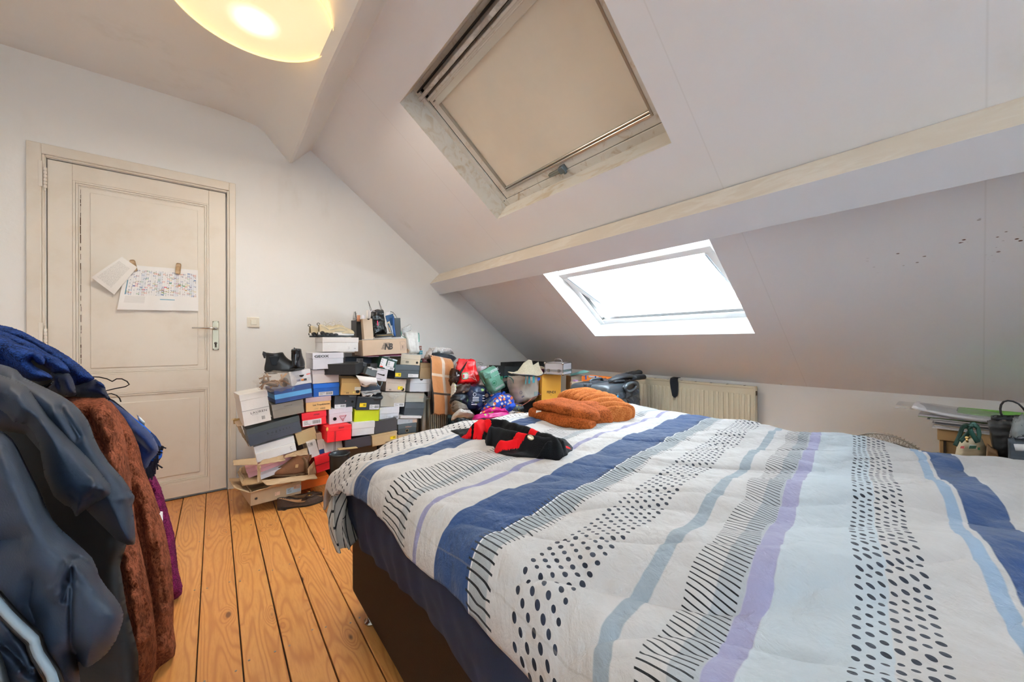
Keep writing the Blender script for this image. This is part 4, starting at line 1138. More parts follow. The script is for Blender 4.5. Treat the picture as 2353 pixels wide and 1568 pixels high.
mb = MB(); mb.prism([(w * .62, h * 1.0), (w * 1.02, h * .98), (w * 1.03, h * .84), (w * .70, h * .84)], lambda u, v, t: (u, t, v), -.004, -.002); mb.obj('torn_flap', card('#6d7780'), r)
r, w, h = B('blk', C4(612, 1276), C4(1030, 1270), C4(650, 1035), 2.74, 'open black shoe box with a yellow sticker, strappy shoes poking out', '#141b26', None, depth=.30, open_top=True)
sticker(r, w, h, .13, .41, .22, .52, M_YEL, 1); sticker(r, w, h, .56, .98, .03, .40)
mb = MB(); random.seed(5)
edge = [(w * k / 14, h * (1.0 + (.03 if k % 2 else -.02) * random.random())) for k in range(15)]
mb.prism([(0, h * .97)] + edge + [(w, h * .97)], lambda u, v, t: (u, t, v), -.001, .0005); mb.obj('worn_rim', card('#8d9096'), r)
r, w, h = B('sand', C4(332, 1005), C4(690, 1000), C4(325, 702), 2.74, 'sand coloured shoe box with a black round hole and a pale sticker', '#d0a866', .27, '#c29a5c', depth=.36)
sticker(r, w, h, .68, 1.0, .28, .48, card('#e6ddcb'), 2, False); hole(r, w, h, .85, .20, .0125); sticker(r, w, h, .12, .42, .04, .20, card('#d0a866'), 1); mb = MB(); mb.cyl((w * .65, -.001, h * .15), (w * .65, 0, h * .15), .007); mb.obj('round_sticker', mat('sticker_pale_yellow', '#ead97a', .5), r)
r, w, h = B('greige', C4(1047, 1215), C4(1480, 1215), C4(1076, 955), 2.78, 'wide greige box with a crumpled clear film over its top edge', '#bdb8aa', None, depth=.34)
sticker(r, w, h, .55, .98, .01, .26)
r, w, h = B('greige2', C4(1500, 1132), C4(1830, 1132), C4(1510, 965), 2.82, 'pale greige box to the left of the camel scarf', '#bfb9ab', .55, '#c4beb1', depth=.30)
MB().box(w * .74, w * .93, -.001, 0, h * .45, h * .62).obj('small_print', mat('print_pinkish', '#cdb7a6', .6), r)
r, w, h = B('slate', C4(1472, 1370), C4(1822, 1372), C4(1492, 1142), 2.78, 'dark slate shoe box right beside the radiator fins', '#3f464e', .45, '#4a525a', depth=.32)
r, w, h = B('thin', C4(1410, 1425), C4(1790, 1426), C4(1412, 1380), 2.76, 'thin white box lid lying under the dark slate box', '#dcdbde', None, depth=.30, name='box_lid', cat='lid')
r, w, h = B('greyw', C6(1357, 602), C6(1712, 560), C6(1352, 500), 2.77, 'light grey box with a tiny bird print, above the teal grey one', '#b7bcc2', None, depth=.30)
mb = MB(); mb.tube([(w * .56, -.001, h * .55), (w * .58, -.001, h * .35), (w * .61, -.001, h * .6)], .001, 5); mb.obj('bird_print', M_INKG, r)
MB().box(w * .76, w * .99, -.001, 0, h * .05, h * .62).obj('tape_patch', card('#cdb09c'), r)
r, w, h = B('teal', C6(1366, 782), C6(1702, 735), C6(1356, 602), 2.76, 'teal grey shoe box with a gold rimmed hole and copper script', '#3f494f', .48, '#4b565c', depth=.30)
hole(r, w, h, .48, .30, .0105, mat('gold_ring', '#c9b38a', .3, .9)); face_text(r, 'Bullboxer', w, h, .38, .64, .013, mat('copper_print', '#d29a86', .5), shear=.3)
r, w, h = B('char', C6(945, 772), C6(1352, 690), C6(955, 545), 2.74, 'plain charcoal shoe box right of the plain white one', '#3f3d41', None, depth=.32)
r, w, h = B('kraft2', C6(905, 1000), C6(1362, 900), C6(900, 800), 2.72, 'tan shoe box with a yellow sticker, low at the bed edge', '#c5ab83', .14, depth=.34)
sticker(r, w, h, .71, .92, .32, .60, M_YEL, 1); face_text(r, 'CREAM', w, h, .5, .08, .014, M_INK, bold=.0004)
r, w, h = B('plum', C6(417, 1060), C6(885, 970), C6(420, 885), 2.70, 'dark plum grey shoe box, low behind the bed corner', '#39343c', None, depth=.34)
r, w, h = B('pale', C6(1367, 900), C6(1702, 850), C6(1365, 800), 2.74, 'pale sand box with a lilac sticker, mostly hidden by the bed', '#cdb898', None, depth=.30)
sticker(r, w, h, .52, .98, .60, .98, card('#d6d2e4'), 1, False)
r, w, h = B('sandal', C4(1137, 936), C4(1500, 945), C4(1163, 706), 2.78, 'beige shoe box with a yellow sticker and black hole', '#d6c4b4', .36, '#d2bfb1', depth=.34)
sticker(r, w, h, .60, .84, .16, .42, M_YEL, 1); hole(r, w, h, .86, .17, .012); sticker(r, w, h, .02, .30, .03, .22, card('#d6c4b4'), 1)
r, w, h = B('nike', C4(1572, 945), C4(1937, 946), C4(1590, 712), 2.79, 'white flip-lid shoe box with a half-round thumb notch', '#cfd2d8', .34, '#dcdee2', depth=.34)
mb = MB(); mb.prism([(w * .54 + .014 * math.cos(a), h - .012 * math.sin(a)) for a in [i * math.pi / 10 for i in range(11)]], lambda u, v, t: (u, t, v), -.001, .001); mb.obj('thumb_notch', M_HOLE, r)
r, w, h = B('grey3', C4(1302, 697), C4(1747, 706), C4(1325, 455), 2.74, 'dark grey shoe box with yellow and white stickers', '#3f474e', .42, '#454e55', depth=.34, yaw=-.03)
sticker(r, w, h, .03, .25, .10, .38, M_YEL, 1); sticker(r, w, h, .54, .96, .08, .33, None, 3, False)
r, w, h = B('kraft3', C4(1757, 716), C4(1985, 716), C4(1760, 428), 2.82, 'upright tan cardboard box behind the left edge of the camel scarf', '#bfa47e', .27, '#a68d69', depth=.30)
r, w, h = B('beige2', C4(1407, 452), C4(1762, 480), C4(1432, 260), 2.80, 'light beige shoe box with a small dark hole, near the top right', '#d6c2a6', .44, '#d8c7b0', depth=.30)
hole(r, w, h, .84, .28, .0095); sticker(r, w, h, .05, .45, .10, .42, card('#d6c2a6'), 2)
r, w, h = B('green', C4(1025, 512), C4(1300, 578), C4(1083, 300), 2.68, 'dark green tilted shoe box covered with white labels', '#17443c', None, depth=.28, yaw=-.06)
MB().box(-.001, w + .001, -.002, .02, h * .86, h * 1.0, .0006).obj('lid_edge', card('#12332f'), r)
sticker(r, w, h, .0, .36, .10, .98 * .84, None, 3, False); sticker(r, w, h, .44, .86, .30, .76, None, 5, False); sticker(r, w, h, .36, .95, .04, .28, None, 2); MB().box(w * .04, w * .22, -.0024, -.001, h * .10, h * .20).obj('red_sticker', mat('sticker_red', '#e0442c', .5), r)
face_text(r, 'LACOSTE', w, h, .42, .885, .014, M_LBL, y=-.0028)
MB().box(w * .70, w * 1.0, -.0028, -.0018, h * .87, h * .97).obj('blue_photo', mat('sky_photo', '#b9d4e6', .5), r)
r, w, h = B('tiltw', C4(957, 742), C4(1152, 765), C4(1000, 522), 2.67, 'small white box leaning, with a slot shaped hole', '#d8d6de', None, depth=.2, yaw=-.08)
mb = MB(); mb.tube([(w * .10, -.001, h * .58), (w * .60, -.001, h * .50), (w * .74, -.001, h * .52)], [.002, .0035, .006], 8); mb.obj('slot_hole', M_HOLE, r); face_text(r, 'TYPO', w, h, .30, .86, .010, M_INK); face_text(r, 'GUIDE', w, h, .14, .14, .010, M_INKG)
r, w, h = B('blk2', C4(607, 642), C4(766, 585), C4(545, 465), 2.62, 'black shoe box turned corner-on, under the GEOX box edge', '#26272a', None, depth=.27, yaw=.85)
r, w, h = B('blklid', C4(640, 470), C4(800, 495), C4(625, 400), 2.70, 'black box lid with worn white edges, leaning on the corner-on black box', '#242528', None, depth=.02, name='box_lid', cat='lid', yaw=.1)
MB().box(-.001, w + .001, -.0015, .004, h * .95, h * 1.0).obj('worn_edge', card('#b8b6b4'), r)
r, w, h = B('silver', C4(775, 625), C4(958, 684), C4(820, 500), 2.66, 'small grey box with a torn silvery top edge', '#5f6669', None, depth=.12, yaw=.1)
mb = MB(); mb.prism([(-.004, h), (w * .25, h * .86), (w * .38, h * 1.02), (w * .42, h * .80), (w * .75, h * .92), (w * 1.05, h * .98), (w * .9, h * 1.12), (w * .2, h * 1.15)], lambda u, v, t: (u, t, v), -.004, .0); mb.obj('torn_liner', card('#d3d3d3'), r)
r, w, h = B('smallblk', C4(870, 520), C4(1000, 510), C4(895, 440), 2.70, 'tiny black carton above the torn silvery box', '#1f1f22', None, depth=.06, yaw=.2)
r, w, h = B('navyback', C4(415, 470), C4(1085, 470), C4(408, 322), 3.0, 'wide navy box at the back, right of the GEOX box', '#232f3d', None, depth=.28)
sticker(r, w, h, .29, .46, .35, .86)
r, w, h = B('greyback', C4(400, 318), C4(545, 312), C4(400, 245), 3.0, 'grey box end under the long white box', '#9a9692', None, depth=.25)
r, w, h = B('brownback', C4(535, 310), C4(1425, 300), C4(535, 245), 3.0, 'brown flat carton under the tan NB box', '#6b5344', None, depth=.25)
r, w, h = B('darkgreen', C4(1180, 730), C4(1320, 730), C4(1180, 560), 3.0, 'dark green box end in the gap left of the dark grey box', '#14251f', None, depth=.25)
r, w, h = B('navyopen', C4(700, 935), C4(1050, 935), C4(700, 835), 2.76, 'navy box with loose grey cords, under the curled white lid', '#1d2a3c', None, depth=.28)
r, w, h = B('kraftgap', C4(1045, 945), C4(1140, 940), C4(1050, 760), 3.0, 'brown carton strip left of the beige box with the yellow sticker', '#6e5842', None, depth=.25)
r, w, h = B('blackback', C4(330, 690), C4(640, 700), C4(330, 440), 3.0, 'black box in shadow behind the corner-on black box', '#0e1116', None, depth=.30)
r, w, h = B('blackfill', C4(640, 760), C4(1180, 760), C4(640, 440), 3.0, 'dark brown box deep in the gap behind the small tilted boxes', '#2b2723', None, depth=.22)
r, w, h = B('darkfill', C6(1350, 330), C6(1480, 480), C6(1350, 240), 3.0, 'black box end in the gap beside the dark slate box', '#10151c', None, depth=.25)
r, w, h = B('upw', C5(1268, 612), C5(1402, 560), C5(1212, 385), 2.72, 'white box standing upright with bar codes on its side', '#dedcdc', None, depth=.25)
sticker(r, w, h, .06, .60, .70, .98, card('#c9c6c4'), 2)
r, w, h = B('upk', C5(1402, 572), C5(1480, 548), C5(1365, 245), 2.74, 'narrow tan carton standing upright with a blue end label', '#c2aa90', None, depth=.25)
MB().box(w * .05, w * .98, -.0014, 0, h * .02, h * .26).obj('blue_label', mat('label_blue', '#123a74', .5), r); MB().box(-.001, w * .99, -.001, 0, h * .26, h * .72).obj('white_panel', card('#dcd8d4'), r)
r, w, h = B('upw2', C5(1482, 552), C5(1752, 468), C5(1440, 345), 2.73, 'plain white box under the lower red HUGO box', '#d9d8d4', None, depth=.3)
r, w, h = B('redopen', C5(1360, 832), C5(1620, 745), C5(1275, 620), 2.70, 'red box lid standing open beside the torn carton', '#d4101c', None, depth=.30)
MB().box(0, w, -.004, -.001, h * .46, h * .50).obj('lid_fold', card('#8c0a14'), r); MB().box(0, w, -.005, -.001, h * .0, h * .06).obj('lid_rim', card('#e0303c'), r)
r, w, h = B('orange', C5(1126, 1092), C5(1540, 985), C5(1135, 955), 2.72, 'orange shoe box on the floor, behind the brown flat shoes', '#e2641c', None, depth=.34, top='x')
MB().box(-.002, w, -.003, .005, h * .93, h * 1.0).obj('lid_edge', card('#ef7a26'), r)
# support boxes behind, so that the pile really stands on the floor
def filler(x0, x1, y0, z0, z1, color, label):
    root = empty('shoe_box', Vector((x0, y0, z0)), label, 'box', 'shoe boxes piled against the wall')
    MB().box(0, x1 - x0, 0, YW - .02 - y0, 0, z1 - z0, .0015).obj('box_body', card(color), root)
filler(.33, .62, 2.97, 0, .30, '#4a3a2e', 'brown box on the floor behind the torn carton')
filler(.66, 1.00, 2.97, 0, .24, '#6b6157', 'taupe box on the floor behind the open red lid')
filler(1.02, 1.28, 2.99, 0, .32, '#3c3a3c', 'charcoal box on the floor behind the bed corner')

# curled white lid in front of the open boxes
def curl(u, v):
    a, b, c, d = [at(*C4(*p), 1, 2.62) for p in ((690, 825), (985, 850), (968, 690), (608, 650))]
    p = lerp(lerp(a, b, u), lerp(d, c, u), v); 
    p.y += -.02 * math.sin(v * 3) - .012 * math.sin(u * 3.14); p.z += -.012 * math.sin(u * 6.3) * (1 - v)
    return p
o = link('box_lid', gridmesh('box_lid', 20, 10, curl), mat('white_card', '#e4e2e2', .6), None, True); solid(o, .002); tag(o, 'curled white box lid hanging open above the navy box', 'lid')
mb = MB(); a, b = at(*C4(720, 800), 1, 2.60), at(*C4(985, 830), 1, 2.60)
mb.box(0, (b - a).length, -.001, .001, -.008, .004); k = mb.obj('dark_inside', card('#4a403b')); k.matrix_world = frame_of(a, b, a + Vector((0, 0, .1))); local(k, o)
# cords looping out of navy box
mb = MB()
pts_ = [at(*C4(u, v), 1, 2.60) for u, v in ((985, 780), (1010, 830), (1045, 855), (1075, 820), (1085, 765))]
mb.tube(pts_, .0028, 8); k = mb.obj('grey_loop', mat('cord_grey', '#6d7f8c', .6), None, True); tag(k, 'grey cord loop hanging from the small white leaning box', 'cord')
# crumpled silver grey paper lip over open black box
def lip(u, v):
    a, b, c, d = [at(*C4(*p), 1, 2.66) for p in ((735, 1030), (1060, 960), (1030, 905), (690, 945))]
    p = lerp(lerp(a, b, u), lerp(d, c, u), v); p.y += .02 * fbm((u * 3, v * 3, 1), 1); p.z += .008 * fbm((u * 4, v * 2, 2), 1); return p
o = link('tissue_paper', gridmesh('tissue_paper', 22, 10, lip), mat('tissue_grey', '#b9b8b8', .4), None, True); solid(o, .0015); tag(o, 'crumpled silvery tissue paper over the open black box', 'paper')
# strappy sandal inside the black box: curved straps
sd = empty('sandal', at(*C4(930, 1010), 1, 2.78), 'dark strappy sandal with a studded strap in the open black box', 'shoe')
def strap(nm, pts_, r, m, par):
    mb = MB(); mb.tube([at(*C4(u, v), 1, y) for u, v, y in pts_], r, 8); o = mb.obj(nm, m, None, True); return local(o, par)
strap('studded_strap', [(860, 1040, 2.76), (885, 1000, 2.76), (930, 965, 2.77)], (.0022, .009), mat('studs', '#d6d3cd', .3, .5), sd)
strap('strap', [(945, 1045, 2.77), (985, 1000, 2.77), (1040, 1010, 2.78), (1055, 1040, 2.79)], .006, M_INK, sd)
strap('strap', [(930, 1040, 2.76), (965, 1020, 2.76), (1010, 1030, 2.77)], .005, mat('strap_beige', '#cbbcae', .5), sd)
mb = MB(); mb.ball((.01, .05, -.02), .07, .10, .035, 20); mb.obj('footbed', mat('sandal_black', '#1a2026', .5), sd, True)
# clear film over greige box
def film(u, v):
    a, b, c, d = [at(*C4(*p), 1, 2.75) for p in ((1290, 1080), (1330, 1070), (1540, 950), (1080, 950))]
    p = lerp(lerp(a, b, u), lerp(d, c, u), v); p.y += .015 * fbm((u * 5, v * 5, 4), 1); p.z += .006 * fbm((u * 6, v * 6, 7), 1); return p
M_FILM = mat('clear_film', '#ffffff', .12, alpha=.22)
o = link('plastic_film', gridmesh('plastic_film', 20, 14, film), M_FILM, None, True); tag(o, 'crumpled clear plastic film on the greige box', 'plastic')
# ================================================================== THINGS ON AND AROUND THE PILE
def pf(pp, cv, y):      # crop points -> world at plane y
    return [at(*cv(u, v), 1, y) for u, v in pp]
def sheetquad(name, pp, cv, y, m, ny=12, nx=12, crump=.006, f=4, seed=0, thick=.0012, bow=0):
    q = pf(pp, cv, y) if not isinstance(y, (list, tuple)) else [at(*cv(u, v), 1, yy) for (u, v), yy in zip(pp, y)]
    a, b, c, d = q
    def fn(u, v):
        p = lerp(lerp(a, b, u), lerp(d, c, u), v); p = p.copy()
        p.y += crump * fbm((u * f, v * f, seed), 1) * 1.5 - bow * math.sin(u * 3.1416); p.z += crump * .6 * fbm((u * f, v * f, seed + 9), 1); p.x += crump * .6 * fbm((u * f, v * f, seed + 19), 1)
        return p
    o = link(name, gridmesh(name, nx, ny, fn), m, None, True)
    if thick: solid(o, thick)
    return o

# ------------------------------------------------------------------ torn brown carton on the floor
cM, cw, ch = quadframe(C5(365, 1326), C5(1122, 1132), C5(352, 1135), 2.62, .12)
ctn = empty('open_carton', cM, 'torn open brown cardboard carton on the floor below the left box stack', 'box')
M_KR = mat('kraft_board', '#bd9f7c', .75, bump=.15, bscale=60, var=.12, vscale=5)
M_KRI = mat('kraft_inside', '#a98962', .8, bump=.15, bscale=60)
cdp = .30
hx = ch
mb = MB(); t_ = .003
mb.box(0, cw, 0, t_, 0, hx); mb.box(0, t_, t_, cdp, 0, hx * 1.15); mb.box(cw - t_, cw, t_, cdp, 0, hx); mb.box(t_, cw - t_, cdp - t_, cdp, 0, hx * 1.5); mb.box(0, cw, 0, cdp, -.002, .002)
mb.obj('carton_walls', M_KR, ctn)
def cflap(nm, p, m=M_KR, th=.003, cr=.004, seed=1):
    a, b, c, d = [Vector(q) for q in p]
    def fn(u, v):
        q = lerp(lerp(a, b, u), lerp(d, c, u), v).copy(); e = .5 + v
        q.z += cr * fbm((u * 4, v * 2, seed), 1) * e + (.004 * noise.noise(Vector((u * 14, seed, 0))) if v > .95 else 0); q.y += cr * fbm((u * 3, v * 2, seed + 4), 1) * e
        return q
    o = link(nm, gridmesh(nm, 24, 8, fn), m, ctn, True); solid(o, th); return o
cflap('front_flap', [(0, 0, hx), (cw * .78, 0, hx), (cw * .74, -.035, hx + .035), (-.012, -.04, hx + .012)], seed=3)
cflap('left_flap', [(0, 0, hx), (0, cdp, hx * 1.15), (-.055, cdp + .02, hx + .015), (-.075, .02, hx + .045)], seed=5)
o = MB(); o.prism([(cw * .10 + .0095 * (1 if k % 2 else .55) * math.cos(k * math.pi / 16), hx * .46 + .0095 * (1 if k % 2 else .55) * math.sin(k * math.pi / 16)) for k in range(32)], lambda u, v, t: (u, t, v), -.0012, -.0004); o.obj('sun_print', mat('sun_ink', '#2c2018', .7), ctn)
sticker(ctn, cw, hx, .69, 1.0, .18, .66, mat('label_bluegrey', '#b8c6cc', .5), 4, False); sticker(ctn, cw, hx, .84, .98, .46, .78, mat('label_peach', '#e3b99a', .5), 3, False); sticker(ctn, cw, hx, .46, .56, .30, .58, mat('label_peach', '#e3b99a', .5), 3, False)
# second torn carton lid sitting above, holding the pink box, papers and boot
sh = empty('torn_carton_lid', at(*C5(700, 950), 1, 2.72), 'ripped tan carton with ragged flaps holding a pink box and a boot', 'box')
def sflap(nm, pp, ys, m=M_KR, seed=0, th=.0028, cr=.006):
    o = sheetquad(nm, pp, C5, ys, m, 8, 22, cr, 4, seed, th); return local(o, sh)
sflap('front_flap', [(500, 975), (1365, 915), (1330, 855), (610, 1020)][0:4], [2.60, 2.62, 2.62, 2.58], seed=2) if False else None
sflap('front_flap', [(610, 1018), (1368, 912), (1335, 850), (520, 940)], [2.58, 2.60, 2.64, 2.62], seed=2)
sflap('bottom', [(240, 1020), (620, 960), (640, 900), (190, 830)], [2.66, 2.62, 2.76, 2.80], seed=3, m=M_KRI)
sflap('top_flap', [(108, 715), (470, 705), (440, 600), (100, 640)], [2.70, 2.66, 2.74, 2.78], seed=4)
sflap('top_flap', [(470, 712), (890, 640), (850, 560), (540, 640)], [2.64, 2.66, 2.72, 2.70], seed=5)
sflap('top_flap', [(860, 600), (1225, 555), (1220, 450), (900, 545)], [2.66, 2.68, 2.76, 2.74], seed=6)
sflap('torn_strip', [(465, 975), (520, 970), (510, 720), (465, 715)], [2.60, 2.60, 2.63, 2.64], seed=7)
sflap('right_side', [(1225, 905), (1350, 850), (1365, 600), (1230, 760)], [2.62, 2.70, 2.78, 2.66], seed=8)
sflap('left_side', [(240, 1020), (260, 900), (215, 740), (165, 825)], [2.66, 2.74, 2.82, 2.80], seed=9)
sflap('back_panel', [(240, 1000), (1260, 850), (1230, 560), (230, 740)], [2.86, 2.86, 2.86, 2.86], seed=11, m=M_KRI, cr=.002)
sflap('base_sheet', [(240, 1020), (1340, 870), (1240, 820), (260, 940)], [2.64, 2.66, 2.86, 2.86], seed=12, m=M_KRI, cr=.002)
# ragged carton behind the left stack
o = sheetquad('carton_piece', [(330, 420), (345, 430), (215, 130), (150, 120)], C5, [2.80, 2.80, 2.90, 2.92], M_KR, 10, 5, .008, 5, 3, .003); tag(o, 'ragged brown cardboard edge sticking out behind the bugatti box', 'cardboard')
o = sheetquad('carton_flap', [(110, 100), (235, 60), (205, 10), (100, 20)], C5, [2.84, 2.84, 2.84, 2.84], mat('kraft_dark', '#a5834c', .7), 4, 6, .004, 5, 6, .004); tag(o, 'small ochre carton flap beside the door frame', 'cardboard')
o2 = MB().box(-.008, .008, -.003, 0, -.004, .004).obj('tape_window', mat('tape_pale', '#dcc9a4', .5)); o2.matrix_world = Matrix.Translation(at(*C5(100, 25), 1, 2.833)) @ Matrix.Rotation(-.5, 4, 'Y'); local(o2, o)
o = sheetquad('corner_flap', [(165, 130), (290, 110), (240, 20), (120, 60)], C5, [2.74, 2.76, 2.84, 2.84], mat('kraft_pale', '#c8ad93', .75), 4, 6, .004, 5, 8, .003); tag(o, 'pale brown carton corner between door frame and bugatti box', 'cardboard')
# pink box and white folded box
r, w, h = B('pink', C5(330, 915), C5(1058, 645), C5(275, 790), 2.74, 'pink shoe box tucked inside the ripped tan carton', '#dfa3a8', .42, '#e4a9b0', depth=.10)
r, w, h = B('whitein', C5(518, 935), C5(890, 795), C5(510, 870), 2.68, 'slim white box under the pink one in the ripped carton', '#dedee6', None, depth=.06)
# ------------------------------------------------------------------ ankle boots
def boot(M, label, m_up, m_sole, L=.27, shaft=.13, w=.045, panel=None, heel=.03, lying=False, open_r=.040, tag_=None):
    """toe towards +x, heel at 0, sole on z=0"""
    r = empty('ankle_boot', M, label, 'shoe')
    vs, fs = [], []; na = 28
    secs = []     # (center x, center z, half length, half width, tilt) horizontal rings from sole up the shaft
    for k, (z, x0, x1, ww) in enumerate(((heel * .5, .0, L, w), (heel * .5 + .012, -.004, L + .004, w + .002), (.048, -.003, L - .006, w), (.062, .0, L - .03, w * .95), (.075, .002, L * .70, w * .88), (.092, .004, L * .56, w * .80), (.115, .004, L * .46, w * .78), (.14, .0, L * .43, w * .80), (heel + shaft, -.004, L * .42, w * .86))):
        ring = []
        for j in range(na):
            a = 2 * math.pi * j / na; ca, sa = math.cos(a), math.sin(a)
            x = (x0 + x1) / 2 + (x1 - x0) / 2 * ca; wid = ww * (.72 + .28 * math.cos((x / L - .62) * 3.2)) if z < .07 else ww
            zz = z + (.0 if z < .05 else -(.0) * ca); 
            if k in (2, 3): zz -= .010 * max(0, ca) ** 2
            if k == 8: zz += .012 * (abs(ca) ** 3) - .006
            ring.append(Vector((x, wid * sa, zz + .004 * fbm((x * 20, sa, z * 20), 1))))
        secs.append(ring)
    for R_ in secs: vs += R_
    for k in range(len(secs) - 1):
        for j in range(na): fs.append((k * na + j, k * na + (j + 1) % na, (k + 1) * na + (j + 1) % na, (k + 1) * na + j))
    fs.append(tuple(range(na))[::-1])
    me = bpy.data.meshes.new('upper'); me.from_pydata(vs, [], fs); o = link('upper', me, m_up, r, True); solid(o, .003, 1); subsurf(o, 1)
    mb = MB()
    poly = [((L / 2) + (L / 2 + .005) * math.cos(a), (w + .003) * math.sin(a) * (.72 + .28 * math.cos(((.5 + .5 * math.cos(a)) - .62) * 3.2))) for a in [2 * math.pi * j / 28 for j in range(28)]]
    mb.prism(poly, lambda u, v, t: (u, v, t), heel * .35, heel * .62); mb.prism([(u * .30, v * .9) for u, v in poly], lambda u, v, t: (u, v, t), 0, heel * .5); 
    mb.obj('sole', m_sole, r)
    if panel:
        for s in (-1, 1):
            def pn(u, v):
                z = lerp(.055, heel + shaft - .006, v); hw = lerp(.014, .030, v)
                return Vector((L * .22 + (u - .5) * 2 * hw, s * (w * (.80 + .06 * v) + .0035), z))
            o = link('elastic_panel', gridmesh('elastic_panel', 8, 8, pn), panel, r, True); solid(o, .002, 1 if s > 0 else -1)
    mb = MB(); mb.tube([(-.003, 0, heel + shaft - .02), (-.012, 0, heel + shaft + .006), (-.010, 0, heel + shaft + .018), (-.002, 0, heel + shaft + .012), (.0, 0, heel + shaft - .01)], [(.002, .008)] * 5, 8); mb.obj('pull_tab', m_up, r)
    return r
M_BLK = mat('black_leather', '#17191c', .38, bump=.08, bscale=90)
M_BLKS = mat('black_gloss_leather', '#101317', .16, bump=.05, bscale=60)
M_SOLE = mat('black_rubber', '#0e0f10', .6)
M_ELA = mat('elastic_navy', '#0c1a24', .8, bump=.3, bscale=300)
p = at(*C3(700, 470), 1, 2.80)
Mx = Matrix.Translation(p) @ Matrix.Rotation(-.10, 4, 'Z') @ Matrix.Rotation(.02, 4, 'Y') @ Matrix.Diagonal((.78, .9, .80, 1))
Mx = Matrix.Translation(p) @ Matrix.Rotation(-.10, 4, 'Z') @ Matrix.Rotation(.02, 4, 'Y')
bt = boot(Mx, 'black chelsea boot seen from the side, left of its pair on the pile', M_BLK, M_SOLE, L=.215, shaft=.098, w=.036, panel=M_ELA, heel=.022)
mb = MB(); mb.prism([(.03, .118), (.062, .114), (.044, .142)], lambda u, v, t: (u, t, v), -.012, -.010); mb.obj('paper_stuffing', mat('paper_white', '#ececf2', .7), bt)
p = at(*C3(1250, 400), 1, 2.70)
bt2 = boot(Matrix.Translation(p) @ Matrix.Rotation(math.radians(72), 4, 'Z') @ Matrix.Translation((-.02, 0, 0)), 'shiny black ankle boot facing the wall, heel towards the room', M_BLKS, M_SOLE, L=.20, shaft=.10, w=.034, heel=.022)
# brown boot in the carton
p = at(*C5(1200, 830), 1, 2.70)
ub = boot(Matrix.Translation(p) @ Matrix.Rotation(math.radians(180), 4, 'Z') @ Matrix.Rotation(math.radians(-8), 4, 'Y') @ Matrix.Translation((0, 0, -.012)), 'brown suede boot with a pale label lying in the ripped carton', mat('brown_suede', '#7d5236', .85, bump=.3, bscale=150, var=.25, sheen=.3), mat('sole_taupe', '#6d5238', .7), L=.19, shaft=.075, w=.04, heel=.03)
MB().box(.06, .076, .0395, .042, .06, .08).obj('boot_label', mat('label_tan', '#a98358', .6), ub)
mb = MB(); mb.tube([at(*C5(u, v), 1, 2.67) for u, v in ((1140, 600), (1180, 640), (1200, 720), (1200, 830))], [(.006, .014)] * 4, 10); o = mb.obj('boot_sole_edge', mat('sole_tan', '#6f553b', .7), None, True); local(o, ub)

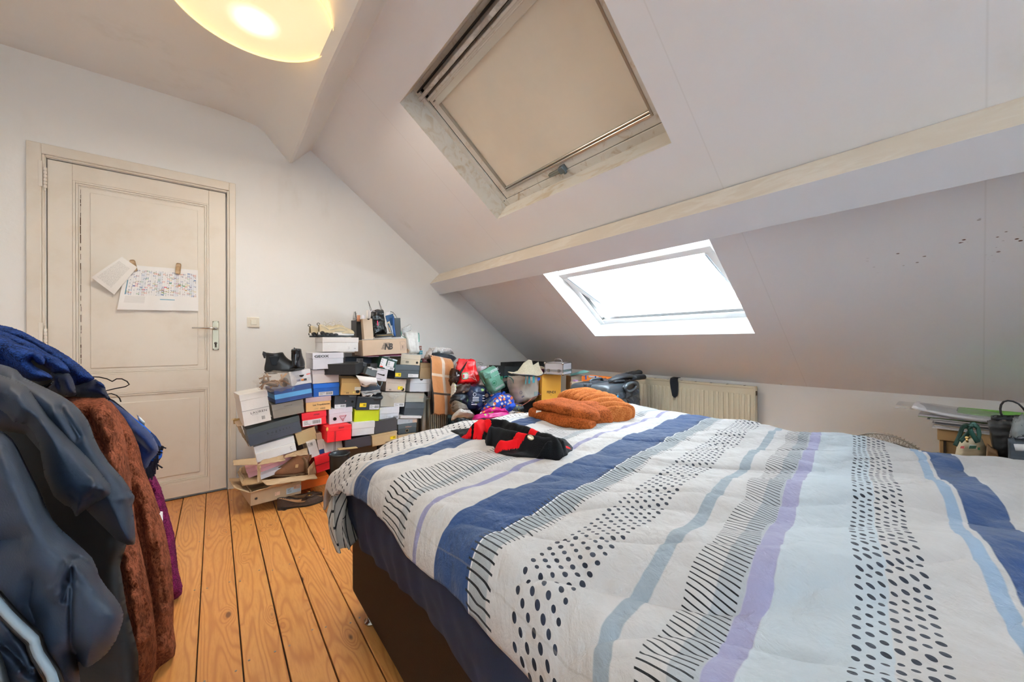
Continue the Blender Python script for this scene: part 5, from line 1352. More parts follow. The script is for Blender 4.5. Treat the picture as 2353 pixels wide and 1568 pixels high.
# ------------------------------------------------------------------ trainers on the long white box
def trainer(M, label, mats, L=.235):
    up, mid, sole, dark = mats
    r = empty('trainer', M, label, 'shoe')
    vs, fs = [], []; na = 26
    prof = [(-.004, .020, .052), (.012, .032, .058), (.03, .035, .046), (.055, .036, .037), (.08, .036, .040), (.10, .036, .056), (.118, .038, .064), (.145, .041, .056), (.175, .042, .042), (.205, .038, .030), (.225, .028, .022), (L + .002, .012, .014)]
    for x, w, h in prof:
        for j in range(na):
            a = math.pi * j / (na - 1); ca, sa = math.cos(a), math.sin(a)
            vs.append((x, w * ca * (1 - .25 * sa), .024 + h * sa ** .8 if 0 < j < na - 1 else .024))
    for k in range(len(prof) - 1):
        for j in range(na - 1): fs.append((k * na + j, k * na + j + 1, (k + 1) * na + j + 1, (k + 1) * na + j))
    me = bpy.data.meshes.new('upper'); me.from_pydata(vs, [], fs); o = link('upper', me, up, r, True); solid(o, .002, 1); subsurf(o, 1)
    def outline(k, g=0):
        return [(L / 2 + (L / 2 + .006 + g) * math.cos(a), (.042 + g) * math.sin(a) * (.80 + .2 * math.cos(((.5 + .5 * math.cos(a)) - .65) * 3))) for a in [2 * math.pi * j / 40 for j in range(40)]]
    mb = MB(); mb.prism(outline(0), lambda u, v, t: (u, v, t + .006 * max(0, (u - .17) / .07) ** 2), .010, .030); mb.obj('midsole', mid, r)
    mb = MB(); mb.prism(outline(0, .001), lambda u, v, t: (u, v, t + .008 * max(0, (u - .17) / .07) ** 2), .0, .011); mb.obj('outsole', sole, r)
    for k in range(4):
        x0 = .0 + k * .028
        for sd_ in (-1, 1): MB().ball((x0 + .012, sd_ * (.034 + .003 * k), .014 + (.008 if k == 0 else 0)), .015, .010, .013 - .0015 * k, 10).obj('heel_pod', dark, r, True)
    mb = MB()
    for s in (-1, 1): mb.tube([(.06, s * .034, .045), (.10, s * .038, .058), (.135, s * .040, .064), (.17, s * .043, .050), (.14, s * .043, .038), (.09, s * .039, .036)], .0022, 6); mb.tube([(.005, s * .030, .07), (.03, s * .036, .06), (.05, s * .037, .045)], .002, 6)
    mb.obj('trim_line', mat('trim_grey', '#b9bcb8', .4), r)
    mb = MB()
    for k in range(5): mb.tube([(.102 + .015 * k, -.022, .078 - .006 * k), (.108 + .015 * k, 0, .091 - .007 * k), (.102 + .015 * k, .022, .078 - .006 * k)], .002, 6)
    mb.tube([(.105, 0, .095), (.085, -.022, .112), (.075, -.034, .088), (.10, -.014, .093), (.135, -.040, .088), (.16, -.046, .062)], .0019, 6)
    mb.tube([(.105, 0, .095), (.10, .024, .116), (.09, .034, .095), (.11, .006, .093), (.125, -.036, .110), (.14, -.046, .075)], .0019, 6)
    mb.obj('laces', mat('laces_white', '#e8e4da', .7), r)
    mb = MB(); mb.lathe([(.006, -.002), (.010, -.002), (.010, .002), (.006, .002)], (-.006, 0, .082), 14, 1); mb.obj('pull_loop', mat('loop_grey', '#6f7270', .5), r)
    return r
TM = (mat('trainer_beige', '#cfc0a0', .75, bump=.3, bscale=260, var=.12, vscale=30), mat('midsole_white', '#e9e7e4', .5), mat('outsole_dark', '#2f3a40', .6), mat('pod_black', '#161a1e', .5))
p = at(*C2(270, 885), 1, 2.78)
trainer(Matrix.Translation(p + Vector((.0, .02, .0))) @ Matrix.Rotation(.06, 4, 'Z') @ Matrix.Rotation(.03, 4, 'Y'), 'cream trainer lying in front, laces up, on the long white box', TM, L=.225)
trainer(Matrix.Translation(p + Vector((-.035, .115, -.006))) @ Matrix.Rotation(.12, 4, 'Z'), 'second cream trainer, mostly hidden behind the front one', TM, L=.21)

# ------------------------------------------------------------------ ballet flats on the floor
def flat(M, label):
    r = empty('ballet_flat', M, label, 'shoe'); L = .245; na = 48
    up = mat('brown_canvas', '#4a362b', .8, bump=.4, bscale=400, var=.35, vscale=160); inn = mat('tan_lining', '#b78a62', .55)
    def ol(a):      # sole outline, heel at x=0, toe at L
        c = .5 - .5 * math.cos(a); x = L * c; s = math.sin(a)
        wd = .029 + .012 * math.exp(-((c - .70) / .22) ** 2) - .004 * math.exp(-((c - .38) / .15) ** 2)
        return x, s * wd / max(.35, 1) * (1.12 if c > .1 else 1.05)
    def wall(c):     # height of the upper edge along the length
        return .064 - .038 * smooth(c / .5) + .008 * smooth((c - .60) / .2)
    vs, fs = [], []
    for k in range(5):
        f = k / 4
        for j in range(na):
            a = 2 * math.pi * j / na; x, y = ol(a); c = x / L
            z = lerp(.008 + .008 * (1 - smooth(c / .3)), wall(c), f); inset = .006 * f * f
            vs.append((lerp(x, L * .5, inset * 1.6), y * (1 - inset * 14), z))
    for k in range(4):
        for j in range(na): fs.append((k * na + j, k * na + (j + 1) % na, (k + 1) * na + (j + 1) % na, (k + 1) * na + j))
    me = bpy.data.meshes.new('upper'); me.from_pydata(vs, [], fs); o = link('upper', me, up, r, True); solid(o, .002, 0); subsurf(o, 1)
    # vamp over the toes
    def vamp(u, v):
        c = lerp(.62 + .05 * math.cos((u - .5) * 2) , .985, v); a = math.acos(1 - 2 * min(1, c)); x, y = ol(a); y = abs(y) * .96
        yy = lerp(-y, y, u); 
        return (x - .02 * (1 - v) * (abs(u - .5) * 2) ** 2 * 1.2 + 0, yy, wall(c) - .003 + .014 * math.cos((u - .5) * math.pi) * (1 - v * .5) - .018 * v ** 3)
    o = link('vamp', gridmesh('vamp', 20, 14, vamp), up, r, True); solid(o, .002)
    mb = MB(); mb.prism([ol(2 * math.pi * j / na) for j in range(na)], lambda u, v, t: (u, v, t), .0, .006); mb.prism([(x * .25, y * .9) for x, y in [ol(2 * math.pi * j / na) for j in range(na)]], lambda u, v, t: (u, v, t), -.0, .014); mb.obj('sole', mat('sole_dark', '#1e1612', .6), r)
    mb = MB(); mb.prism([(L / 2 + (x - L / 2) * .97, y * .92) for x, y in [ol(2 * math.pi * j / na) for j in range(na)]], lambda u, v, t: (u, v, t + .006 * (1 - smooth(u / .09))), .009, .012); mb.obj('insole', inn, r)
    vs = []
    for k in range(2):
        for j in range(na):
            a = 2 * math.pi * j / na; x, y = ol(a); c = x / L; vs.append((lerp(x, L * .5, .022), y * .90, [.012, wall(c) - .002][k]))
    me = bpy.data.meshes.new('lining'); me.from_pydata(vs, [], [(j, (j + 1) % na, na + (j + 1) % na, na + j) for j in range(na)]); link('lining', me, inn, r, True)
    mb = MB(); ring = []
    for j in range(na + 1):
        a = 2 * math.pi * j / na; x, y = ol(a); c = x / L; ring.append((min(lerp(x, L * .5, .012), L * .66), y * .93 if x < L * .66 else y * .93, wall(min(c, .64)) + .0005))
    mb.tube([q for q in ring], .0022, 6, False); mb.obj('piping', mat('piping_brown', '#241712', .4), r)
    # rosette with round gold emblem
    mb = MB(); mb.ball((L * .72, 0, .044), .024, .022, .005, 18); mb.obj('rosette', up, r, True)
    mb = MB(); mb.lathe([(.0105, .052), (.0125, .054), (.0145, .052), (.0125, .050), (.0105, .052)], (L * .70, 0, 0), 28)
    mb.tube([(L * .70 - .006, -.007, .0525), (L * .70 + .006, -.003, .054), (L * .70 - .005, -.0, .054), (L * .70 + .006, .003, .054), (L * .70 - .006, .007, .0525)], .0016, 6)
    mb.obj('gold_emblem', mat('gold', '#d9b978', .2, 1), r, True)
    return r
p = at(*C5(742, 1420), 2, .0)
flat(Matrix.Translation(p + Vector((.01, .03, .001))) @ Matrix.Rotation(-.16, 4, 'Z'), 'brown ballet flat with a gold emblem, nearer one on the floor boards')
flat(Matrix.Translation(p + Vector((.022, .108, .001))) @ Matrix.Rotation(-.22, 4, 'Z'), 'brown ballet flat with a gold emblem, touching the torn carton')

# ------------------------------------------------------------------ crumpled clear bag with sandals
def lumpbag(name, cen, r3, m, seed=0, n=40, cr=.02, f=14, label=None, cat='bag', group=None, parent=None):
    vs, fs = [], []; nv = n // 2
    for i in range(nv + 1):
        ph = math.pi * i / nv
        for j in range(n):
            th = 2 * math.pi * j / n; d = Vector((math.sin(ph) * math.cos(th), math.sin(ph) * math.sin(th), math.cos(ph)))
            q = Vector((d.x * r3[0], d.y * r3[1], d.z * r3[2])) + Vector(cen)
            k = 1 - 2 * abs(noise.noise(q * f + Vector((seed, 0, 0)))); k2 = noise.noise(q * f * 2.3 + Vector((0, seed, 0)))
            vs.append(q + d * cr * (k * .8 + k2 * .5))
    for i in range(nv):
        for j in range(n): fs.append((i * n + j, (i + 1) * n + j, (i + 1) * n + (j + 1) % n, i * n + (j + 1) % n))
    me = bpy.data.meshes.new(name); me.from_pydata(vs, [], fs)
    bm = bmesh.new(); bm.from_mesh(me); bmesh.ops.remove_doubles(bm, verts=bm.verts[:], dist=1e-4); bm.to_mesh(me); bm.free()
    o = link(name, me, m, parent, True)
    if label: tag(o, label, cat, group)
    return o
M_PLAS = mat('clear_crumpled_plastic', '#e5dfd8', .12, alpha=.16)
c = at(*C3(890, 600), 1, 2.68)
pb = lumpbag('plastic_bag', c, (.105, .05, .052), M_PLAS, 3, 48, .018, 26, 'crumpled clear plastic bag with beige sandals inside, below the black boots', 'bag')
sb = empty('sandals_in_bag', c, 'beige strappy sandals seen through the crumpled clear bag', 'shoe')
random.seed(21)
mb = MB()
for k in range(16):
    a = random.uniform(0, 6.28); q = c + Vector((random.uniform(-.065, .06), random.uniform(-.03, .02), random.uniform(-.03, .025)))
    d = Vector((math.cos(a), 0, math.sin(a))) * .03; mb.tube([q - d, q + Vector((0, -.012, .008)), q + d], [(.002, .0065)] * 3, 8)
local(mb.obj('sandal_straps', mat('sandal_beige', '#a8876a', .6), None, True), sb)
mb = MB(); mb.ball(c + Vector((-.03, .01, -.015)), .05, .02, .012, 14, Matrix.Rotation(.4, 4, 'Y')); mb.ball(c + Vector((.05, .01, -.01)), .02, .02, .03, 14); local(mb.obj('sandal_soles', mat('sandal_dark', '#4b3d33', .6), None, True), sb)
mb = MB(); mb.tube(pf([(625, 690), (660, 630), (640, 560), (690, 480)], C3, 2.68), .0014, 6); o = mb.obj('black_string', M_INK, None, True); local(o, pb)

# ------------------------------------------------------------------ bags and papers on the tan NB box
def paperbag(name, quad, depth, m, label, handles=0, yaw=0, inner=None, cv=C2, Y=2.8, group=None, cat='bag', hh=.05, hm=None, crease=True, wall=.0016, parent=None):
    M, w, h = quadframe(cv(*quad[0]), cv(*quad[1]), cv(*quad[2]), Y, yaw)
    r = empty(name, M, label, cat, group)
    mb = MB(); t = wall
    mb.box(0, w, 0, t, 0, h); mb.box(0, w, depth - t, depth, 0, h); mb.box(0, t, t, depth - t, 0, h); mb.box(w - t, w, t, depth - t, 0, h); mb.box(t, w - t, t, depth - t, 0, t * 2)
    mb.obj('bag_body', m, r)
    if crease:
        mb = MB(); mb.box(-.0006, w + .0006, -.0008, 0, h * .22, h * .228); mb.box(w * .49, w * .5, -.0007, 0, 0, h * .22); mb.obj('fold_crease', m, r)
    for k in range(handles):
        y = t if k == 0 else depth - t
        mb = MB(); mb.tube([(w * .28, y, h - .01), (w * .30, y - .002, h + hh * .7), (w * .42, y - .004, h + hh), (w * .58, y - .004, h + hh), (w * .70, y - .002, h + hh * .7), (w * .72, y, h - .01)], .0016, 8); mb.obj('handle', hm or M_INK, r)
    return r, w, h
M_PB = mat('black_paper_bag', '#17191b', .38, bump=.25, bscale=22)
Yt = 2.80
r, w, h = paperbag('paper_bag', [(935, 955), (1030, 955), (865, 590)], .10, M_PB, 'narrow matt black paper bag full of rolled papers, behind the tan flip box', 0, .1, Y=2.84)
mb = MB(); mb.tube([(0, 0, h * .98), (-.004, -.004, h + .03), (-.010, -.006, h + .062), (-.013, -.006, h + .056), (-.004, 0, h + .02), (.004, 0, h * .98)], .0013, 6); mb.obj('handle', M_INK, r)
# tan upright box
r, w, h = B('tanup', C2(1075, 942), C2(1245, 930), C2(1003, 575), 2.79, 'upright tan cardboard box with a half-round notch at its top edge', '#cbb8a2', None, depth=.075)
mb = MB(); mb.prism([(w * .60 + .010 * math.cos(a), h - .009 * math.sin(a)) for a in [i * math.pi / 10 for i in range(11)]], lambda u, v, t: (u, t, v), -.001, .001); mb.obj('thumb_notch', M_HOLE, r)
# papers
def papers(cen_u, cen_v, n, seed, label, spread=30, hgt=150, cols=('#e7e6ec', '#d7dbe8', '#f2f0ee')):
    random.seed(seed); base = at(*C2(cen_u, cen_v), 1, 2.86); rt = empty('rolled_papers', base, label, 'paper')
    for k in range(n):
        x = cen_u + random.uniform(-spread, spread); a, b = at(*C2(x, cen_v), 1, 2.86 + .004 * k), at(*C2(x + random.uniform(-12, 22), cen_v - hgt * random.uniform(.7, 1.1)), 1, 2.86 + .004 * k)
        mb = MB(); mb.tube([a, lerp(a, b, .5), b], [(.0012, .008), (.0012, .009), (.0012, .008)], 8); local(mb.obj('paper', mat('paper' + cols[k % 3], cols[k % 3], .7), None, True), rt)
papers(910, 590, 3, 3, 'thin clear and grey leaflets upright in the narrow black bag', 24, 170, ('#b9bcbf', '#d4d4d6', '#9fa3a8'))
papers(1160, 590, 7, 5, 'white leaflets standing behind the tan upright box', 35, 160)
for i, (u, c1, lb) in enumerate(((970, '#c98f70', 'small coppery paper roll upright beside the tan box'), (1055, '#dadbe6', 'short white paper roll upright behind the tan box'))):
    a, b = at(*C2(u, 620), 1, 2.83), at(*C2(u + 4, 505), 1, 2.83); mb = MB(); mb.cyl(a, b, .0115, n=20); o = mb.obj('paper_roll', mat('roll' + c1, c1, .6), None, True); tag(o, lb, 'paper')
    mb = MB(); mb.cyl(a + (b - a) * .97, b + Vector((0, 0, .0005)), .0119, n=20); local(mb.obj('roll_edge', mat('roll_edge', '#efeeee', .6)), o)
# big black carrier, crinkled gloss
q = pf([(1235, 905), (1500, 870), (1425, 405), (1180, 430)], C2, 2.85)
bb = pillow('black_carrier_bag', q, .07, mat('black_gloss_bag', '#1c1f20', .22, bump=.2, bscale=30), None, .5, .008, 16, 34, 34, 5, .12); tag(bb, 'tall crinkled glossy black carrier bag, middle of the top row', 'bag')
for uu in ((1145, 250), (1335, 248)):
    a = at(*C2(uu[0] + 45, 430), 1, 2.85); b = at(*C2(*uu), 1, 2.85); c_ = at(*C2(uu[0] + 65, 420), 1, 2.86)
    mb = MB(); mb.tube([a, lerp(a, b, .5), b, lerp(b, c_, .5), c_], .0015, 6); local(mb.obj('handle', M_INK), bb)
mb = MB(); mb.box(-.003, .003, -.002, 0, -.018, .018); o = mb.obj('pink_print', mat('pink_print', '#d9305a', .5)); o.matrix_world = Matrix.Translation(at(*C2(1315, 650), 1, 2.80)) @ Matrix.Rotation(-.06, 4, 'Y'); local(o, bb)
r, w, h = paperbag('paper_bag', [(1310, 915), (1600, 895), (1325, 850)], .06, M_PB, 'flattened black bag with a gold edge under the glossy carrier', 0, 0, Y=2.80, crease=False)
MB().box(0, w, -.001, 0, h * .55, h * .66).obj('gold_edge', mat('gold_edge', '#b9904a', .3, .8), r)
# blue folders
fo = empty('blue_folder', at(*C2(1560, 880), 1, 2.81), 'blue fan folder stuffed with papers, right of the glossy black carrier', 'folder')
for k, (pp, c1, y) in enumerate((([(1520, 800), (1640, 895), (1595, 480), (1455, 520)], '#1c4a78', 2.83), ([(1600, 880), (1645, 895), (1610, 520), (1570, 560)], '#0f4a8c', 2.81), ([(1570, 860), (1610, 885), (1575, 690), (1545, 700)], '#c9d3e6', 2.812), ([(1530, 800), (1600, 880), (1530, 610), (1480, 640)], '#d9cdb6', 2.80), ([(1545, 790), (1590, 860), (1525, 650), (1495, 660)], '#3a5f86', 2.797))):
    o = sheetquad('folder_leaf', pp, C2, y, mat('folder' + c1, c1, .45), 6, 6, .003, 3, k, .0015, bow=.006); local(o, fo)
o = sheetquad('paper_cone', [(1460, 505), (1550, 480), (1545, 430), (1470, 460)], C2, 2.835, mat('paper_white', '#ececf2', .7), 6, 6, .003, 3, 4, .001, bow=.012); tag(o, 'curled white paper sticking up behind the blue folder', 'paper')
mb = MB(); mb.tube(pf([(1545, 440), (1590, 455), (1630, 500), (1662, 555)], C2, 2.86), .002, 6); 
r, w, h = paperbag('paper_bag', [(1620, 905), (1740, 900), (1605, 558)], .085, mat('grey_paper_bag', '#42484c', .5, bump=.2, bscale=20), 'small dark grey paper bag, right end of the top row', 0, -.1, Y=2.84)
o = mb.obj('handle', M_INK, None, True); local(o, r)
# magazines under the bags and under the NB box
def slabbox(name, pp, cv, y, d, color, label, cat, hz=.004, rough=.4):
    a, b = at(*cv(*pp[0]), 1, y), at(*cv(*pp[1]), 1, y); M = frame_of(a, b, a + Vector((0, 0, .1))); M.translation = a
    o = MB().box(0, (b - a).length, 0, d, 0, hz, .0004).obj(name, mat(name + color, color, rough)); o.matrix_world = M; tag(o, label, cat); return o
slabbox('magazine', [(1330, 934), (1790, 910)], C2, 2.78, .12, '#d8d8de', 'thin magazine lying on the tan NB box under the black bags', 'magazine', .003)
slabbox('magazine', [(1090, 1252), (1745, 1225)], C2, 2.76, .18, '#c02a5c', 'pink edged magazine under the tan NB box', 'magazine', .003)
slabbox('magazine', [(1140, 1262), (1740, 1243)], C2, 2.755, .18, '#dcd6e8', 'pale lilac magazine below the pink edged one', 'magazine', .0035)
# white crumpled bag and clear bag
q = pf([(1885, 1200), (2085, 1200), (2050, 800), (1790, 790)], C2, 2.90)
wb = pillow('plastic_carrier', q, .05, mat('white_plastic', '#e9eced', .4, bump=.3, bscale=18), None, .5, .006, 14, 30, 30, 8, .15); tag(wb, 'crumpled white plastic carrier right of the tan NB box', 'bag')
mb = MB(); mb.tube(pf([(2052, 825), (2060, 870), (2062, 960), (2058, 990)], C2, 2.87), .003, 6); local(mb.obj('green_edge', mat('teal_print', '#1f9c86', .5)), wb)
q = pf([(1750, 860), (1930, 790), (1925, 670), (1750, 740)], C2, 2.92)
cb_ = pillow('plastic_bag', q, .03, mat('thin_clear', '#dfe6ea', .2, alpha=.45), None, .5, .006, 18, 22, 22, 11, .2); tag(cb_, 'small clear plastic bag peeking over the white carrier', 'bag')
mb = MB(); mb.tube(pf([(1740, 800), (1745, 870), (1790, 905), (1825, 915), (1832, 940)], C2, 2.80), .0022, 6); o = mb.obj('cord', mat('cord_teal', '#14806a', .5), None, True); tag(o, 'thin teal cord hanging over the tan NB box corner', 'cord')
for i, (pp, c1, lb) in enumerate((([(2065, 1140), (2110, 1140), (2065, 1060)], '#8a5a4c', 'tiny brown packet beside the white carrier'), ([(2070, 1215), (2125, 1215), (2070, 1145)], '#4f9ab0', 'small blue packet under the tiny brown one'), ([(2078, 1360), (2115, 1360), (2078, 1300)], '#2f6a66', 'small teal packet left of the pink brick-like packet'), ([(2140, 1360), (2265, 1360), (2140, 1290)], '#94606a', 'small pink grey packet next to the camel scarf'))):
    r, w, h = B('pk%d' % i, C2(*pp[0]), C2(*pp[1]), C2(*pp[2]), 2.9, lb, c1, None, depth=.05, group=None, name='packet', cat='packet')
    MB().box(w * .15, w * .85, -.001, 0, h * .5, h * .6).obj('print_line', M_LBL, r)
o = sheetquad('carton_flap', [(1835, 1185), (1870, 1200), (1890, 1140), (1840, 1110)], C2, [2.76, 2.76, 2.74, 2.76], card('#cdb39a'), 4, 4, .003, 4, 2, .002); tag(o, 'little tan flap folded out at the right end of the NB box', 'cardboard')
# dark bin / rubber boot top by the bed corner, wooden slat above
bn = empty('waste_bin', at(*C5(1700, 640), 1, 2.58), 'black round bin between the open red box and the bed corner', 'bin')
cc = at(*C5(1700, 545), 1, 2.58); r0 = .060
mb = MB(); mb.lathe([(.0001, -.30), (r0 * .8, -.30), (r0 * .82, -.29), (r0 * 1.0, -.01), (r0 * 1.04, 0), (r0 * .97, 0), (r0 * .93, -.01), (r0 * .78, -.28), (.0001, -.28)], (0, 0, 0), 32); o = mb.obj('bin_body', mat('bin_black', '#16191c', .45), None, True); o.matrix_world = Matrix.Translation(cc); local(o, bn)
mb = MB(); mb.lathe([(r0 * 1.0, -.004), (r0 * 1.10, 0), (r0 * 1.02, .008), (r0 * .92, .002), (r0 * .88, -.03)], (0, 0, 0), 32); o = mb.obj('bin_liner', mat('liner_black', '#22272b', .35, bump=.5, bscale=40), None, True); o.matrix_world = Matrix.Translation(cc); local(o, bn)
slabbox('wooden_slat', [(1690, 492), (1975, 462)], C5, 2.66, .05, '#cbab78', 'thin pale wooden slat lying above the black bin', 'slat', .004, .5)
# ================================================================== COLUMN RADIATOR, SCARF, HEAP OF BAGS
M_RAD = mat('radiator_grey', '#b9bfb8', .4)
Yr = 2.86
ra, rb = at(985, 1000, 1, Yr), at(1045, 1000, 1, Yr)
zt = at(985, 906, 1, Yr).z
cr_ = empty('column_radiator', (ra.x, Yr, 0), 'pale grey column radiator with round tops beside the shoe boxes, behind the bed', 'radiator')
x = ra.x - .035; k = 0
mb = MB(); mb.cyl((x, Yr + .02, .10), (x, Yr + .02, zt - .035), .020, n=20); mb.ball((x, Yr + .02, zt - .035), .024, .03, .04, 16); o = mb.obj('end_column', M_RAD, None, True); local(o, cr_)
x += .040
while x < rb.x + .30:
    mb = MB(); mb.box(x, x + .0085, Yr - .0, Yr + .09, .10, zt - .03, .003); o = mb.obj('column', M_RAD); local(o, cr_); x += .0185
mb = MB(); mb.box(ra.x - .02, x, Yr + .01, Yr + .08, zt - .05, zt - .03, .006); mb.box(ra.x - .02, x, Yr + .01, Yr + .08, .10, .13, .006); o = mb.obj('header_pipe', M_RAD); local(o, cr_)
for xx in (ra.x + .02, x - .05):
    mb = MB(); mb.box(xx, xx + .03, Yr, Yr + .08, 0, .105, .003); o = mb.obj('foot', M_RAD); local(o, cr_)
mb = MB(); mb.box(0, .035, 0, .03, 0, zt * .9); o = mb.obj('side_post', mat('post_dark', '#59636a', .5)); o.matrix_world = Matrix.Translation((at(968, 960, 1, 2.95).x - .012, 2.95, 0)); tag(o, 'grey blue upright post in the gap left of the column radiator', 'post')

# a clothes-laden stand: dark jacket bundle, white lace cloth and camel scarf
def scarfmat():
    m = bpy.data.materials.new('camel_check'); m.use_nodes = True; t = NT(m); un = t.new('ShaderNodeUVMap'); s = t.sep(un.outputs[0])
    c = t.mix(t.noise(t.coord('UV'), 60, 3), '#b87a4a', '#c88c5b')
    c = t.mix(t.band(s[0], .46, .60, .004), c, '#dccabb')
    c = t.mix(t.band(s[1], .655, .70, .003), c, '#e2cdb9')
    c = t.mix(t.band(s[1], .335, .37, .003), c, '#4a3a33')
    c = t.mix(t.band(s[0], -.1, .035, .004), c, '#1c1a1c')
    t.col(c); t.b.inputs['Roughness'].default_value = .9; t.b.inputs['Sheen Weight'].default_value = .4; t.bump(t.noise(t.coord('UV'), 220, 3), .3, .003)
    return m
S = pf([(258, 1225), (620, 1235), (580, 330), (215, 255)], C7, 2.74)
def scf(u, v):
    p = lerp(lerp(S[0], S[1], u), lerp(S[3], S[2], u), v).copy()
    p.y += .012 * math.sin(u * 9 + .6) * (1 - .5 * v) + .05 * max(0, (v - .88) / .12) ** 2 * 1.0 + .004 * fbm((u * 4, v * 6, 0), 1)
    p.x += .006 * math.sin(v * 7) ; p.z += .004 * math.sin(u * 20) * (v < .02)
    return p
sc_ = link('scarf', gridmesh('scarf', 50, 70, scf), scarfmat(), None, True); solid(sc_, .005, 0)
tag(sc_, 'camel checked scarf with cream and black stripes hanging over the column radiator', 'scarf')
mb = MB(); random.seed(2)
for k in range(36):
    p = scf(k / 35, 0); mb.tube([p + Vector((0, 0, .002)), p + Vector((random.uniform(-.002, .002), -.002, -random.uniform(.006, .012)))], .0012, 5)
o = mb.obj('fringe', mat('fringe_camel', '#a86e42', .9), None, True); o['kind'] = 'stuff'; local(o, sc_)
S2 = pf([(150, 290), (300, 1225), (262, 300), (205, 250)], C7, 2.80)
def scb(u, v):
    a = lerp(at(*C7(262, 1228), 1, 2.78), at(*C7(205, 270), 1, 2.78), v); p = a.copy(); p.x += -.045 * (1 - .4 * v) * (1 - u) + .03; p.y += .01 * math.sin(u * 4 + v * 5); return p
o = link('coat_edge', gridmesh('coat_edge', 10, 40, scb), mat('black_wool', '#15151a', .9), None, True); solid(o, .01); tag(o, 'black garment strip hanging along the left edge of the camel scarf', 'clothing')
q = [at(*C7(200, 300), 1, 2.80), at(*C7(560, 390), 1, 2.80), at(*C7(700, 265), 1, 2.84), at(*C7(270, 175), 1, 2.84)]
jb = pillow('folded_jacket', q, .11, mat('navy_shell', '#222c36', .35, bump=.15, bscale=30), None, .5, .006, 12, 34, 24, 4, .3); tag(jb, 'folded dark navy jacket draped on top of the camel scarf', 'clothing')
q = [at(*C7(215, 215), 1, 2.86), at(*C7(640, 210), 1, 2.86), at(*C7(520, 135), 1, 2.88), at(*C7(235, 110), 1, 2.88)]
lc = pillow('lace_cloth', q, .09, mat('white_lace', '#dcd9d8', .8, bump=.8, bscale=90), None, .5, .012, 24, 30, 20, 6, .3); tag(lc, 'crumpled white lace cloth on top of the folded dark jacket', 'cloth')
q = [at(*C7(120, 310), 1, 2.80), at(*C7(210, 300), 1, 2.80), at(*C7(270, 150), 1, 2.82), at(*C7(200, 150), 1, 2.82)]
o = pillow('lace_sleeve', q, .05, mat('grey_lace', '#b5aba6', .85, bump=.8, bscale=90), None, .5, .008, 24, 20, 20, 7, .3); local(o, lc)
# stand carrying them (hidden behind)
st = empty('clothes_stand', (1.46, 3.05, 0), 'dark stand hidden behind the camel scarf and jacket', 'stand')
o = MB().box(-.012, .012, -.012, .012, 0, .83, .002).obj('pole', mat('dark_steel', '#2c2f33', .4, .6), st); o = MB().box(-.11, .11, -.01, .01, .81, .83, .002).obj('cross_bar', mat('dark_steel', '#2c2f33', .4, .6), st); o = MB().box(-.1, .1, -.1, .1, 0, .012, .002).obj('foot_plate', mat('dark_steel', '#2c2f33', .4, .6), st)

def printmat(name, base, cells, scale, dotr=.25, bump=.3, rough=.4, second=None):
    """plastic with scattered coloured print"""
    m = bpy.data.materials.new(name); m.use_nodes = True; t = NT(m); v = t.coord()
    vn = t.new('ShaderNodeTexVoronoi'); t.l.new(v, vn.inputs[0]); vn.inputs['Scale'].default_value = scale
    cc = t.sep(vn.outputs['Color']); colr = t.ramp(cc[0], [(i / max(1, len(cells) - 1), c) for i, c in enumerate(cells)]); t.n[-1].color_ramp.interpolation = 'CONSTANT' if hasattr(t.n[-1], 'color_ramp') else 'LINEAR'
    c = t.mix(t.m('SUBTRACT', 1.0, t.step(vn.outputs['Distance'], dotr, dotr + .06)), base, colr)
    if second: c = t.mix(t.step(t.noise(v, scale * .22, 2), .52, .56), c, second)
    t.col(c); t.b.inputs['Roughness'].default_value = rough; t.bump(t.noise(v, 24, 4), bump, .01)
    return m
def hbag(name, pp, y, d, m, label, cat='bag', crump=.012, f=9, seed=0, bulge=.5, edge=.25, cv=C7, n=34, group=None):
    q = [at(*cv(*p), 1, y + (0 if i < 2 else .03)) for i, p in enumerate(pp)]
    o = pillow(name, q, d, m, None, bulge, crump, f, n, n, seed, edge); return tag(o, label, cat, group)
# red crocodile-style bag
M_REDB = mat('red_plastic', '#e3151b', .3, bump=.35, bscale=22)
rbg = hbag('red_carrier_bag', [(690, 730), (1045, 725), (935, 300), (740, 330)], 2.66, .14, M_REDB, 'bright red plastic carrier with a green and white oval print', seed=3, crump=.010, edge=.12)
o = sheetquad('open_side', [(640, 500), (720, 520), (830, 330), (665, 315)], C7, [2.62, 2.60, 2.60, 2.64], mat('red_inside', '#c8242a', .3, bump=.3, bscale=30), 8, 8, .008, 3, 4); local(o, rbg)
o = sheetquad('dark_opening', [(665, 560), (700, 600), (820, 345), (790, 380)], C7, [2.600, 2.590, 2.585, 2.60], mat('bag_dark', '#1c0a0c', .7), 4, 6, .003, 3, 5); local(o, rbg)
mb = MB()
for pp in (((905, 560), (922, 370)), ((905, 560), (965, 690)), ((820, 600), (905, 565)), ((830, 628), (890, 628), (925, 655), (960, 665))): mb.tube([at(*C7(*p), 1, 2.572) for p in pp], .0016, 6)
local(mb.obj('seam_line', mat('seam_pale', '#e8c9c4', .5)), rbg)
a = at(*C7(755, 600), 1, 2.580)
